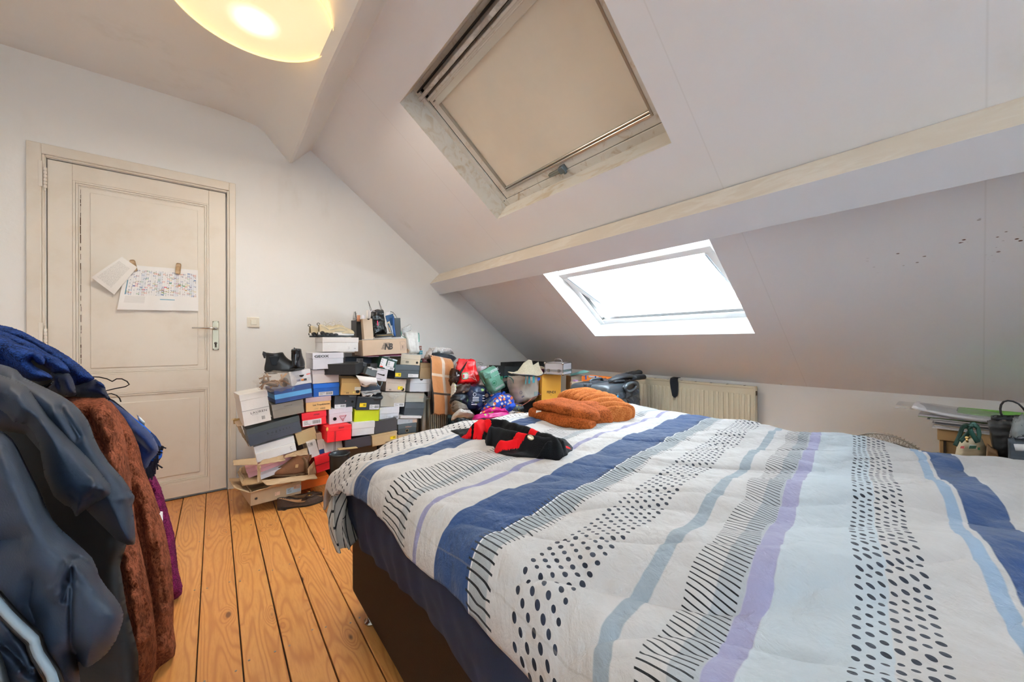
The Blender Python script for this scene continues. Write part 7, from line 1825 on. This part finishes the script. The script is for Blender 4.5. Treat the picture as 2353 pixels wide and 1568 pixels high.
for k in range(60):
    a = 2 * math.pi * k / 60; mb.tube([(.0, fr_ * math.cos(a), fr_ * math.sin(a)), (.05, fr_ * .85 * math.cos(a), fr_ * .85 * math.sin(a)), (.06, .03 * math.cos(a), .03 * math.sin(a))], .001, 4, False)
o = mb.obj('back_grille', MFN); o.matrix_world = FM; o['kind'] = 'stuff'; local(o, fan)
mb = MB(); mb.lathe([(.0001, -.037), (.03, -.036), (.032, -.03), (.0001, -.028)], (0, 0, 0), 24, 0); o = mb.obj('hub', MFN, None, True); o.matrix_world = FM; local(o, fan)
for k in range(3):
    mb = MB(); mb.prism([(.02, -.01), (.07, -.055), (.125, -.03), (.13, .02), (.06, .03), (.02, .01)], lambda u, v, t: (t + v * .35, u, v), 0, .002); o = mb.obj('blade', mat('blade_grey', '#8d8a86', .5)); o.matrix_world = FM @ Matrix.Rotation(k * 2.094, 4, 'X'); local(o, fan)
mb = MB(); mb.cyl((0, 0, 0), (0, 0, .02), .12, n=32); mb.cyl((0, 0, .02), (0, 0, .42), .011, n=16); o = mb.obj('pole', mat('fan_white', '#d6d3cd', .4)); o.matrix_world = Matrix.Translation((2.47, .255, 0)); local(o, fan)
# carton cabinet
CX = 2.42
cy1 = at(2158, 1000, 0, CX).y; czt = at(2158, 985, 0, CX).z
cb2 = empty('cardboard_cabinet', (CX, cy1, 0), 'tall brown cardboard box carrying the paper stack, right of the fan', 'box')
MKC = mat('kraft_cabinet', '#a98455', .7, bump=.1, bscale=50, var=.08)
local(MB().box(CX, CX + .34, cy1 - .45, cy1, 0, czt - .05, .002).obj('box_body', MKC), cb2); local(MB().box(CX - .008, CX + .345, cy1 - .455, cy1 + .005, czt - .048, czt, .002).obj('lid', MKC), cb2)
local(MB().box(CX - .0095, CX - .0005, cy1 - .02, cy1 - .012, .2, czt - .05).obj('dark_slot', mat('slot_dark', '#2c1f14', .8)), cb2)
random.seed(31)
cols = ['#e6e3e6', '#d9d7dd', '#efeeee', '#c9b49c', '#e2e0e4', '#55565e', '#e9e8ea', '#a5a4a8', '#ececee', '#6fae3c']
z = czt + .001
for k in range(15):
    c1 = cols[k % len(cols)] if k < 13 else ('#2c3038' if k == 13 else '#6fae3c')
    th = random.uniform(.003, .006); dx = random.uniform(-.012, .01); dy = random.uniform(-.01, .015) + (.03 if 8 < k < 13 else 0)
    ln = .33 if k < 13 else .26
    o = MB().box(CX - .01 + dx + (.05 if k > 12 else 0), CX + .24 + dx, cy1 - ln + dy - (.06 if k > 12 else 0), cy1 + .02 + dy - (.06 if k > 12 else 0), z, z + th - .0006, .0005).obj('paper_stack', mat('sheet' + c1, c1, .6))
    tag(o, ['sheet or folder in the white and grey paper stack on the cardboard cabinet', 'dark folder near the top of the paper stack', 'green folder lying on top of the paper stack'][0 if k < 13 else k - 12], 'paper', 'papers stacked on the cardboard cabinet'); z += th
zp = z
def curlp(u, v):
    p = Vector((CX - .04 + .25 * v, cy1 + .13 - .42 * u, czt + .068)); p.z += .028 * (1 - u) ** 3 + .012 * math.sin(v * 3) * (1 - u) + (0 if u > .25 else -.02 * (.25 - u) / .25); return p
o = link('plastic_sleeve', gridmesh('plastic_sleeve', 20, 12, curlp), mat('clear_sleeve', '#d9dada', .15, alpha=.45), None, True); tag(o, 'clear plastic sleeve jutting out from the left of the paper stack', 'plastic')
def curlw(u, v):
    p = Vector((CX - .04 + .25 * v, cy1 + .075 - .40 * u, czt + .060)); p.z += .030 * (1 - u) ** 4 + .004 * math.sin(v * 5); return p
o = link('white_sheets', gridmesh('white_sheets', 20, 12, curlw), mat('sheet_white', '#e9e8ec', .6), None, True); solid(o, .010); tag(o, 'thick white sheets curling up at the left of the paper stack', 'paper')
# small patterned handbag with green straps
hb = empty('handbag', (2.22, .02, .60), 'small cream handbag with dark green straps and printed motif behind the bed', 'bag')
def RB(u, v): return (1900 + .19252 * u, 940 + .19252 * v)
def rp(u, v, x=2.22): return at(*RB(u, v), 0, x)
HBM = printmat('cream_motif', '#cbbb9c', ('#1f5a44', '#b03a3c', '#e8e2d4', '#4a6a9a'), 26, .2, .2, .6)
q = [rp(1515, 560), rp(1960, 600), rp(1850, 370), rp(1560, 390)]
q[0].z -= .02
o = pillow('bag_body', q, .10, mat('cream_canvas', '#c6b595', .7, bump=.3, bscale=60), None, .5, .005, 12, 28, 22, 3, .3); local(o, hb)
for i, (pp, c1) in enumerate((([(1690, 470), (1790, 480), (1780, 430), (1700, 425)], '#e4e2dc'), ([(1590, 470), (1640, 475), (1640, 445), (1600, 445)], '#b94a4c'), ([(1800, 490), (1830, 490), (1825, 460), (1800, 462)], '#1d6a48'))):
    me = MB(); me.quad(*[rp(u, v, 2.165) for u, v in pp]); local(me.obj('printed_motif', mat('motif' + c1, c1, .6)), hb)
mb = MB(); 
for k in range(6): mb.tube([rp(1700 + 14 * k, 475, 2.163), rp(1712 + 14 * k, 440, 2.163)], .0012, 5)
local(mb.obj('green_lines', mat('line_green', '#1c5a40', .6)), hb)
MGS = mat('green_strap', '#0f3c30', .55, bump=.2, bscale=200)
def rstrap(pp, x, w=.014):
    mb = MB(); P_ = [rp(u, v, x) for u, v in pp]; mb.tube(P_, [(w, .0022)] * len(P_), 8); return mb
for pp, x in (([(1530, 440), (1580, 330), (1620, 215), (1690, 200), (1720, 235), (1700, 280), (1590, 390)], 2.19), ([(1700, 215), (1745, 180), (1800, 220), (1820, 300), (1800, 400), (1740, 310), (1695, 220)], 2.17)):
    def fnS(u, v, pp=pp, x=x):
        k = u * (len(pp) - 1); i = min(len(pp) - 2, int(k)); f = k - i; a = (lerp(pp[i][0], pp[i + 1][0], f), lerp(pp[i][1], pp[i + 1][1], f)); dx_, dy_ = pp[i + 1][0] - pp[i][0], pp[i + 1][1] - pp[i][1]; l = math.hypot(dx_, dy_)
        return rp(a[0] - dy_ / l * 58 * (v - .5), a[1] + dx_ / l * 58 * (v - .5), x + .012 * math.sin(u * 3.14))
    o = link('strap', gridmesh('strap', 40, 3, fnS), MGS, None, True); solid(o, .002, 0); local(o, hb)
mb = MB(); mb.tube([rp(1685, 345, 2.155), rp(1670, 370, 2.15), rp(1680, 400, 2.15)], .003, 8); mb.ball(rp(1675, 345, 2.155), .006); local(mb.obj('zip_pull', mat('gold', '#d9b978', .2, 1), None, True), hb)
# dark paper bag with handle and others
def rbag(name, pp, x, d, m, label, handle=None, crump=.004, seed=0, cat='bag', edge=.1):
    q = [rp(u, v, x) for u, v in pp]; o = pillow(name, q, d, m, None, .5, crump, 12, 26, 26, seed, edge); return tag(o, label, cat)
db_ = rbag('black_gift_bag', [(2000, 620), (2230, 620), (2230, 170), (1915, 165)], 2.20, .13, mat('black_gloss2', '#191a1c', .3, bump=.3, bscale=20), 'glossy black paper bag with a rope handle at the right edge', seed=2)
mb = MB(); mb.tube([rp(u, v, 2.28) for u, v in ((2095, 95), (2075, 50), (2070, 0), (2080, -50), (2110, -85), (2160, -98), (2220, -90), (2290, -60), (2340, -10), (2390, 60))], .0030, 8); local(mb.obj('rope_handle', M_INK, None, True), db_)
rbag('black_gift_bag', [(1960, 260), (2400, 300), (2400, 95), (1960, 100)], 2.30, .08, mat('navy_black', '#0f121c', .6), 'dark navy bag behind the glossy black one at the right edge', seed=4)
rbag('plastic_bag', [(2180, 350), (2420, 360), (2420, 100), (2230, 120)], 2.12, .08, mat('frost_plastic', '#b9c0c2', .2, alpha=.55, bump=.6, bscale=40), 'crumpled frosted plastic bag at the right edge above the grey tub', crump=.012, seed=5, edge=.3)
tb = rbag('grey_tub', [(2170, 640), (2420, 640), (2420, 400), (2165, 380)], 2.08, .10, mat('tub_grey', '#3c434c', .5), 'dark grey tub at the right edge holding a white bottle', seed=6)
mb = MB(); a, b = rp(2240, 460, 2.00), rp(2420, 465, 2.00); mb.tube([a, lerp(a, b, .5), b], .011, 14); o = mb.obj('white_bottle', mat('bottle_white', '#dfe1e4', .35), None, True); tag(o, 'white bottle lying in the dark grey tub', 'bottle')
o = rbag('kraft_bag', [(1900, 600), (2060, 620), (2040, 500), (1910, 430)], 2.17, .02, mat('kraft_bag3', '#8a6a4a', .7), 'folded brown paper edge between handbag and black bag', seed=7)
# support table for this group
tbx = empty('low_chest', (2.0, -.5, 0), 'low dark chest behind the bed carrying the bags on the right', 'chest')
local(MB().box(2.10, 2.40, -.60, .10, 0, .50, .004).obj('chest_body', mat('chest_dark', '#3a2c22', .6)), tbx); local(MB().box(2.09, 2.41, -.61, .11, .50, .52, .003).obj('chest_top', mat('chest_top', '#4a382b', .5)), tbx)
# ================================================================== COATS ON THE RACK, LEFT FOREGROUND
def D(u, v, d): return dist(u, v, d)
# materials
M_PUF = mat('slate_shell', '#212d3d', .58, bump=.12, bscale=260, var=.10, vscale=5, spec=.4)
M_SHADE = mat('shade_black', '#0b0f15', .7, bump=.1, bscale=120)  # near-black for backing panels: shade between the coats put into the colour
M_NVF = fur('navy_fleece', '#070d22', '#24407c', 240, .9, .004, sheen=.2)
M_NVS = mat('navy_suede', '#121c38', .85, bump=.25, bscale=150, var=.3, vscale=12, sheen=.15)
M_BRF = fur('brown_faux_fur', '#55291a', '#96563c', 150, 1.0, .010, stretch=(1, 1, .5), sheen=.2)
M_BOU = fur('burgundy_boucle', '#300a20', '#86285a', 230, sheen=.1, strength=1.0, d=.006) or fur('x', '#26061a', '#6f1c45', 190, 1.0, .006)
# rack
rk = empty('clothes_rack', (-.62, .95, 0), 'white clothes rack almost hidden behind the hanging coats', 'rack')
MW = mat('rack_white', '#e9e9ea', .35)
rp0, rp1 = D(-420, 960, .62), D(364, 1100, 1.62)
zr = .80
px_ = at(364, 1105, 1, 1.62)
local(MB().cyl((px_.x, 1.62, .02), (px_.x, 1.62, .46), .010, n=16).obj('post', MW, None, True), rk)
local(MB().cyl((px_.x - .30, 1.62, .02), (px_.x - .30, 1.62, .46), .010, n=16).obj('post', MW, None, True), rk)
local(MB().box(px_.x - .32, px_.x + .02, 1.60, 1.64, 0, .03, .004).obj('foot', MW), rk)
local(MB().cyl((px_.x - .15, .30, .47), (px_.x - .15, 1.62, .47), .010, n=16).obj('rail', MW, None, True), rk)
local(MB().box(px_.x - .32, px_.x + .02, .30, .34, 0, .03, .004).obj('foot', MW), rk)
local(MB().cyl((px_.x - .15, .32, .02), (px_.x - .15, .32, .47), .010, n=16).obj('post', MW, None, True), rk)
local(MB().cyl((px_.x - .30, 1.62, .46), (px_.x, 1.62, .46), .010, n=16).obj('rail', MW, None, True), rk)


def plaid():
    m = bpy.data.materials.new('blue_plaid'); m.use_nodes = True; t = NT(m); v = t.coord(); s = t.sep(v)
    a = t.m('ADD', s[0], t.m('MULTIPLY', s[2], .6)); b = t.m('SUBTRACT', s[2], t.m('MULTIPLY', s[1], .5))
    fa = t.m('LESS_THAN', t.m('FRACT', t.m('MULTIPLY', a, 11.0)), .45); fb_ = t.m('LESS_THAN', t.m('FRACT', t.m('MULTIPLY', b, 12.0)), .5)
    c = t.mix(fa, '#1b2a50', '#0d1220'); c = t.mix(t.m('MULTIPLY', fb_, .8), c, '#1c5fc0')
    t.col(c); t.b.inputs['Roughness'].default_value = .95; t.b.inputs['Specular IOR Level'].default_value = .1; t.bump(t.noise(v, 200, 3), .3, .003); return m
M_PLD = plaid()

def relief(name, poly, d0, m, root, bulge=.05, edge=60, folds=(), step=4.0, lump=.004, lf=14, seed=0, back=.03, tilt=(0, 0)):
    """thick soft garment panel: outline and fold lines as seen, real depth and a rounded back"""
    xs_ = [p[0] for p in poly]; ys_ = [p[1] for p in poly]; x0, y0 = min(xs_), min(ys_)
    nx_, ny_ = int((max(xs_) - x0) / step) + 2, int((max(ys_) - y0) / step) + 2
    P_ = np.array(poly, float); A = P_; B_ = np.roll(P_, -1, 0)
    gx_, gy_ = np.meshgrid(x0 + np.arange(nx_) * step, y0 + np.arange(ny_) * step, indexing='ij')
    def segd(ax, ay, bx, by):
        dx, dy = bx - ax, by - ay; t_ = np.clip(((gx_ - ax) * dx + (gy_ - ay) * dy) / (dx * dx + dy * dy + 1e-9), 0, 1)
        qx, qy = ax + dx * t_, ay + dy * t_; return np.hypot(gx_ - qx, gy_ - qy), qx, qy
    best = np.full(gx_.shape, 1e9); nxp = gx_.copy(); nyp = gy_.copy(); ins = np.zeros(gx_.shape, bool)
    for (ax, ay), (bx, by) in zip(A, B_):
        d, qx, qy = segd(ax, ay, bx, by); k = d < best; best[k] = d[k]; nxp[k] = qx[k]; nyp[k] = qy[k]
        if ay != by: ins ^= ((ay > gy_) != (by > gy_)) & (gx_ < (bx - ax) * (gy_ - ay) / (by - ay) + ax)
    ok = ins | (best < step * .75)
    e = np.clip((best - step * .75) / edge, 0, 1) * ins; prof = np.sqrt(np.clip(1 - (1 - e) ** 2, 0, 1))
    h = np.zeros(gx_.shape)
    for pts_, hh, w in folds:
        w = w * 1.35
        dd = np.full(gx_.shape, 1e9)
        for (ax, ay), (bx, by) in zip(pts_, pts_[1:]): dd = np.minimum(dd, segd(ax, ay, bx, by)[0])
        h += .7 * hh * (np.exp(-(dd / w) ** 2) if hh > 0 else np.clip(1 - dd / w, 0, 1) ** 1.6)
    sx_ = np.where(ins & (best > step * .75), gx_, nxp); sy_ = np.where(ins & (best > step * .75), gy_, nyp)
    ids_ = -np.ones(gx_.shape, int); vs = []; cnt = 0; sc_ = d0 / F
    for i in range(nx_):
        for j in range(ny_):
            if ok[i, j]:
                dep = d0 - prof[i, j] * (bulge + h[i, j]) + tilt[0] * (sx_[i, j] - x0) + tilt[1] * (sy_[i, j] - y0)
                q = D(float(sx_[i, j]), float(sy_[i, j]), float(dep)); w_ = prof[i, j]
                n1 = fbm(q + Vector((seed, 0, 0)), lf, 3) * lump * w_; q = q + (q - C0).normalized() * n1 * 1.5
                ids_[i, j] = cnt; vs.append(q); cnt += 1
    fs = [(ids_[i, j], ids_[i + 1, j], ids_[i + 1, j + 1], ids_[i, j + 1]) for i in range(nx_ - 1) for j in range(ny_ - 1) if min(ids_[i, j], ids_[i + 1, j], ids_[i + 1, j + 1], ids_[i, j + 1]) >= 0]
    fs = [tuple(int(x) for x in f[::-1]) for f in fs]
    # rounded back, sharing the outline
    nv_ = len(vs); bmap = {}
    for i in range(nx_):
        for j in range(ny_):
            if ids_[i, j] >= 0:
                if prof[i, j] < 1e-6: bmap[int(ids_[i, j])] = int(ids_[i, j])
                else:
                    bmap[int(ids_[i, j])] = len(vs); vs.append(D(float(sx_[i, j]), float(sy_[i, j]), float(d0 + prof[i, j] * back)))
    fs += [tuple(bmap[x] for x in f[::-1]) for f in fs if len({bmap[x] for x in f}) == 4 and any(bmap[x] != x for x in f)]
    me = bpy.data.meshes.new(name); me.from_pydata([tuple(v) for v in vs], [], fs); o = link(name, me, m, None, True)
    return local(o, root) if root is not None else o
def cA(*pp): return [(u * .26147, 720 + v * .26147) for u, v in pp]
def cB(*pp): return [(u * .3112, 1080 + v * .3112) for u, v in pp]

# burgundy boucle coat
bo = empty('boucle_coat', D(380, 1200, 1.5), 'burgundy boucle coat sleeve hanging lowest, beside the brown fur coat', 'coat')
relief('sleeve', [(300, 1060)] + cB((1090, 0), (1140, 30), (1190, 130), (1240, 300), (1290, 480), (1320, 750), (1350, 860), (1345, 920), (1290, 970)) + [(370, 1380), (330, 1300), (300, 1150)], 1.45, M_BOU, bo, .06, 40, [([(352, 1100), (380, 1200), (398, 1340)], .015, 14)], 3, .016, 26, 3, .06)
# plaid scarf, navy reverse side and fringe
ps = empty('fringed_scarf', D(320, 1000, 1.4), 'blue and black plaid wool scarf with a dark fringe, behind the brown fur coat', 'scarf')
relief('scarf_body', cA((940, 735), (1000, 765), (1080, 830), (1180, 920), (1270, 990), (1370, 1080), (1405, 1130), (1430, 1190), (1425, 1260), (1390, 1310), (1290, 1370), (1200, 1400), (1150, 1200), (1000, 900)), 1.34, M_PLD, ps, .03, 24, [(cA((1090, 870), (1250, 1020), (1400, 1200)), .012, 8)], 3, .006, 16, 7, .03)
relief('navy_reverse', cA((940, 745), (1010, 790), (1120, 870), (1200, 950), (1290, 1020), (1345, 1080), (1385, 1160), (1400, 1220), (1330, 1290), (1290, 1370), (1200, 1400), (1140, 1200), (1000, 900)), 1.30, mat('navy_wool', '#1a2c58', .95, bump=.4, bscale=220, sheen=.3), ps, .04, 30, [(cA((1130, 960), (1250, 1090), (1330, 1230)), .018, 10), (cA((1150, 1080), (1230, 1150), (1290, 1210)), -.03, 9), (cA((1200, 1040), (1290, 1120), (1360, 1180)), .012, 7)], 3, .006, 16, 8, .03)
mb = MB(); random.seed(8)
for k in range(30):
    t_ = k / 29; u0 = lerp(1290, 1425, t_) + random.uniform(-8, 8); v0 = lerp(1370, 1160, t_ ** 1.4) + random.uniform(-8, 8)
    l = random.uniform(60, 150) if t_ < .7 else random.uniform(25, 45); sx2 = random.uniform(-10, 14) + (26 if t_ > .7 else 0) + (60 if k == 14 else 0); sy2 = l if t_ < .7 else l * .3
    P3 = cA((u0, v0), (u0 + sx2 * .3, v0 + sy2 * .5), (u0 + sx2, v0 + sy2)); mb.tube([D(a, b, 1.27) for a, b in P3], .0024, 6)
o = mb.obj('fringe', mat('fringe_navy', '#0d1424', .9), None, True); o['kind'] = 'stuff'; local(o, ps)
relief('lining_edge', cA((1200, 890), (1240, 920), (1275, 955), (1270, 1000), (1220, 950)), 1.37, mat('pale_edge', '#cfd8dc', .6), ps, .006, 6, (), 2.5, .002, 20, 1, .01)
# brown faux fur coat
bf = empty('fur_coat', D(300, 1250, 1.12), 'rust brown faux fur coat hanging behind the slate puffer jacket', 'coat')
relief('back_panel', cA((900, 750), (980, 780), (1040, 850), (1100, 930), (1160, 1030), (1220, 1170), (1260, 1350), (1320, 1500)) + cB((1100, 80), (1120, 130), (1180, 300), (1220, 450), (1260, 650), (1275, 800), (1285, 980), (1280, 1150), (1300, 1300), (1290, 1370), (1220, 1460), (1230, 1640)) + [(230, 1600), (230, 1100)], 1.18, M_BRF, bf, .07, 60,
       [(cB((1040, 100), (1100, 350), (1160, 600), (1200, 850), (1230, 1100)), .022, 13), (cB((1000, 250), (1060, 550), (1110, 800), (1150, 1050)), -.045, 14), (cB((1120, 420), (1170, 700), (1210, 980)), -.02, 9), (cB((1160, 1250), (1280, 1330)), .012, 12)], 3.5, .016, 24, 5, .07)
relief('front_panel', cA((440, 720), (540, 735), (700, 738), (920, 745), (980, 790), (1040, 860), (1060, 950), (1090, 1060), (1120, 1200), (1145, 1400)) + cB((965, 60), (990, 300), (1010, 450), (1050, 620), (1080, 760), (1110, 900), (1140, 1100), (1160, 1300), (1150, 1460), (1100, 1640)) + [(180, 1600), (180, 1300), (130, 930)], 1.04, M_BRF, bf, .08, 56,
       [(cA((640, 800), (800, 830), (900, 930), (960, 1100), (1010, 1300)), .022, 16), (cA((780, 900), (850, 1050), (900, 1200)), -.05, 16), (cA((880, 1130), (960, 1280), (1020, 1420)), .018, 12), (cB((930, 640), (970, 900), (1000, 1150), (1030, 1400)), .020, 14), (cB((880, 700), (930, 1000), (960, 1300)), -.04, 14), (cB((1020, 700), (1060, 950), (1090, 1200)), -.02, 10)], 3.5, .018, 24, 6, .07)
# navy shearling coat
ns = empty('shearling_coat', D(100, 850, .98), 'navy blue shearling coat with fleece trim heaped on the top left', 'coat')
relief('fleece_trim', [(-300, 728)] + cA((0, 105), (100, 125), (200, 160), (300, 215), (400, 270), (500, 318), (600, 380), (690, 445), (760, 505), (835, 575), (800, 600), (660, 640), (560, 560), (300, 300), (0, 200)) + [(-300, 770)], 1.06, M_NVF, ns, .05, 26, [(cA((100, 150), (400, 300), (620, 440), (780, 570)), .012, 8)], 3, .014, 26, 11, .05)
relief('suede_sleeve', cA((660, 640), (760, 600), (840, 580), (870, 600), (925, 650), (930, 680), (978, 765), (900, 752), (690, 742), (640, 700)), 1.08, M_NVS, ns, .035, 18, [(cA((720, 660), (860, 700), (930, 740)), .010, 8)], 3, .004, 16, 12, .05)
relief('cuff_fleece', cA((840, 600), (880, 602), (915, 630), (925, 662), (890, 655), (850, 630)), 1.05, M_NVF, ns, .02, 8, (), 2, .008, 30, 13, .02)
relief('fleece_trim', [(-300, 755)] + cA((0, 150), (150, 205), (300, 275), (420, 350), (520, 400), (590, 460), (625, 525), (560, 532), (470, 530), (400, 480), (200, 320), (0, 250)) + [(-300, 790)], .98, M_NVF, ns, .045, 22, [(cA((100, 210), (350, 340), (560, 480)), .012, 8)], 3, .014, 26, 14, .04)
relief('suede_sleeve', cA((440, 520), (560, 528), (610, 530), (640, 580), (665, 660), (670, 728), (600, 728), (500, 700), (420, 660), (450, 590)), .99, M_NVS, ns, .035, 16, [(cA((560, 560), (620, 690)), .012, 8), (cA((500, 580), (540, 700)), -.02, 6)], 3, .004, 16, 15, .04)
relief('collar', [(-300, 760)] + cA((0, 190), (60, 210), (150, 262), (230, 295), (310, 325), (375, 365), (400, 415), (392, 460), (345, 455), (300, 420), (285, 408), (272, 425), (310, 470), (400, 515), (450, 548), (472, 575), (440, 588), (340, 605), (230, 585), (150, 530), (0, 455)) + [(-300, 860)], .90, M_NVF, ns, .055, 30, [(cA((60, 300), (200, 380), (280, 480), (420, 560)), .014, 12), (cA((200, 300), (330, 350)), .012, 9), (cA((20, 380), (120, 440)), -.02, 10)], 3, .008, 20, 16, .05)
relief('shade_backing', [(-300, 800)] + cA((0, 220), (200, 300), (400, 400), (560, 500), (680, 640), (700, 735), (600, 760), (0, 600)) + [(-300, 900)], 1.10, M_SHADE, ns, .02, 20, (), 5, .004, 14, 17, .04)  # added backing behind the coat, near-black so the gap is painted as shade
mb = MB(); mb.tube([D(*q, .875) for q in cA((350, 650), (420, 640), (465, 605))], [(.003, .002), (.007, .003), (.003, .002)], 10); local(mb.obj('buckle', mat('buckle_dark', '#12151c', .15, .6), None, True), ns)
# wire hangers poking out
for i, (pp, d, lb) in enumerate((([(205, 866), (228, 867), (246, 871), (258, 877), (268, 871), (280, 871), (292, 877), (297, 884), (288, 889), (262, 894), (225, 903)], 1.10, 'black wire hanger hook sticking out above the navy coat sleeve'), ([(240, 907), (256, 905), (268, 909), (275, 916), (278, 924)], 1.12, 'small curved wire hanger end below the larger hanger hook'))):
    mb = MB(); mb.tube([D(a, b, d) for a, b in pp], .0016, 8); o = mb.obj('wire_hanger', mat('wire_black', '#17181c', .35, .6), None, True); tag(o, lb, 'hanger')
# slate puffer jacket, nearest
pj = empty('puffer_jacket', D(120, 1250, .66), 'slate blue quilted puffer jacket in the left foreground with a pale zip', 'jacket')
relief('lining', [(-300, 880), (60, 900), (160, 960), (230, 1060), (290, 1160), (290, 1256), (276, 1300), (292, 1400), (318, 1500), (322, 1640), (-300, 1640)], .86, M_SHADE, pj, .03, 40, (), 8, .004, 8, 30, .05)  # near-black sheet, not a cloth lining: paints the deep shade between the folds
relief('upper_sleeve', [(-300, 800)] + cA((0, 448), (80, 470), (150, 500), (200, 560), (300, 610), (420, 665), (540, 725), (640, 790), (710, 860), (770, 940), (800, 1010), (830, 1100), (880, 1200), (960, 1320), (1080, 1450), (1160, 1568)) + cB((960, 150), (995, 195), (992, 225), (975, 262), (985, 330), (996, 420), (1000, 520), (992, 552), (940, 556), (860, 520), (760, 420), (640, 300), (500, 100)) + [(60, 1000), (-300, 930)], .79, M_PUF, pj, .065, 70,
       [(cA((200, 600), (400, 760), (620, 960), (800, 1200), (960, 1400)), .016, 14), (cA((540, 850), (620, 960), (700, 1080)), -.035, 16), (cA((480, 880), (560, 870), (700, 1050), (850, 1230)), .010, 8), (cB((880, 60), (920, 120), (985, 190)), .008, 7), (cB((920, 130), (960, 230)), -.012, 8)], 3.5, .004, 9, 31, .05)
relief('sleeve_fold', [(-300, 850)] + cA((0, 540), (120, 580), (240, 650), (330, 760), (430, 890), (520, 990), (620, 1100), (710, 1190), (800, 1290), (880, 1390), (950, 1480)) + cB((790, 60), (820, 120), (828, 165), (815, 195), (780, 215), (770, 222), (735, 235), (700, 245), (650, 285), (600, 320), (572, 345), (556, 348), (545, 310), (520, 280), (480, 265), (400, 200), (330, 50)) + cA((360, 1250), (345, 1160), (300, 1060), (230, 980), (120, 960), (60, 900), (0, 860)) + [(-300, 900)], .74, M_PUF, pj, .075, 64,
       [(cA((120, 640), (300, 830), (520, 1080), (740, 1300), (930, 1540)), .014, 18), (cA((120, 900), (200, 980), (300, 960)), -.03, 14), (cB((750, 50), (772, 130), (768, 210)), .012, 6), (cB((700, 90), (660, 170), (580, 320)), .014, 9), (cB((690, 180), (640, 215), (690, 240)), -.030, 12), (cB((520, 180), (600, 250)), -.015, 14)], 3, .004, 9, 32, .05)
relief('body', [(-300, 950)] + cA((0, 1030), (60, 1065), (110, 1110), (160, 1190), (200, 1270), (270, 1410)) + cB((300, 170), (345, 280), (390, 370), (450, 440), (520, 500), (620, 590), (680, 650), (718, 730), (735, 790), (790, 870), (850, 940), (890, 1000), (914, 1060), (908, 1120), (885, 1190), (860, 1260), (800, 1350), (745, 1400), (690, 1440), (650, 1462), (620, 1462), (590, 1420), (560, 1360), (580, 1450), (605, 1640)) + [(-300, 1640)], .66, M_PUF, pj, .07, 60,
       [(cB((60, 60), (180, 300), (260, 520), (340, 760)), .018, 40), (cB((370, 890), (400, 935), (450, 925), (515, 850)), .012, 9), (cB((420, 860), (470, 760), (500, 700)), .012, 8), (cB((515, 690), (620, 800), (690, 870)), .010, 9), (cB((530, 665), (600, 650), (680, 720), (712, 800)), -.022, 14), (cB((522, 700), (528, 900), (522, 1100), (528, 1300), (590, 1568)), -.018, 9), (cB((500, 860), (470, 960)), -.02, 12),
        (cB((0, 530), (80, 520), (150, 515)), -.022, 26), (cB((330, 1330), (400, 1180), (480, 1000)), .012, 22), (cB((240, 830), (210, 1000), (260, 1130)), -.022, 24), (cB((640, 950), (600, 1150), (560, 1300)), .010, 26), (cB((200, 640), (340, 740)), .006, 20)], 3, .003, 8, 33, .05)
relief('front_panel', [(-300, 1330)] + cB((0, 1020), (60, 1075), (130, 1150), (190, 1250), (232, 1330), (250, 1410), (290, 1450), (300, 1510), (330, 1568), (340, 1640)) + [(-300, 1640)], .615, M_PUF, pj, .045, 34, [(cB((20, 1120), (60, 1190), (90, 1110)), .012, 10), (cB((130, 1500), (230, 1430), (280, 1460)), .010, 9), (cB((40, 1300), (150, 1400), (220, 1500)), -.02, 16)], 3, .005, 12, 34, .04)
relief('grey_lining', [(-300, 1480)] + cB((0, 1330), (25, 1400), (50, 1480), (75, 1568), (85, 1640)) + [(-300, 1640)], .57, mat('grey_lining', '#5d676f', .6, bump=.2, bscale=160), pj, .02, 20, (), 4, .002, 9, 35, .02)
def ribbon(name, pp, d, w, m, root):
    def fn(u, v):
        k = u * (len(pp) - 1); i = min(len(pp) - 2, int(k)); f = k - i; a = (lerp(pp[i][0], pp[i + 1][0], f), lerp(pp[i][1], pp[i + 1][1], f)); i0, i1 = max(0, i - (f < .5)), min(len(pp) - 1, i + 1 + (f >= .5))
        dx_, dy_ = pp[i1][0] - pp[i0][0], pp[i1][1] - pp[i0][1]; l = math.hypot(dx_, dy_)
        return D(a[0] - dy_ / l * w * (v - .5), a[1] + dx_ / l * w * (v - .5), d - .004 * math.sin(v * 3.14))
    o = link(name, gridmesh(name, 80, 6, fn), m, None, True); solid(o, .003); return local(o, root)
zp_ = cB((-60, 930), (0, 1000), (60, 1070), (130, 1140), (200, 1205), (255, 1255), (262, 1300), (285, 1360), (330, 1430), (380, 1510), (400, 1580), (410, 1640))
ribbon('zip_tape', zp_, .570, 15, mat('zip_pale', '#9fb3c0', .4), pj)
ribbon('zip_edge', [(a + 10, b - 6) for a, b in zp_], .575, 8, mat('zip_black', '#07090c', .5), pj)
ribbon('zip_edge', [(a - 10, b + 7) for a, b in zp_], .573, 6, mat('zip_black', '#07090c', .5), pj)
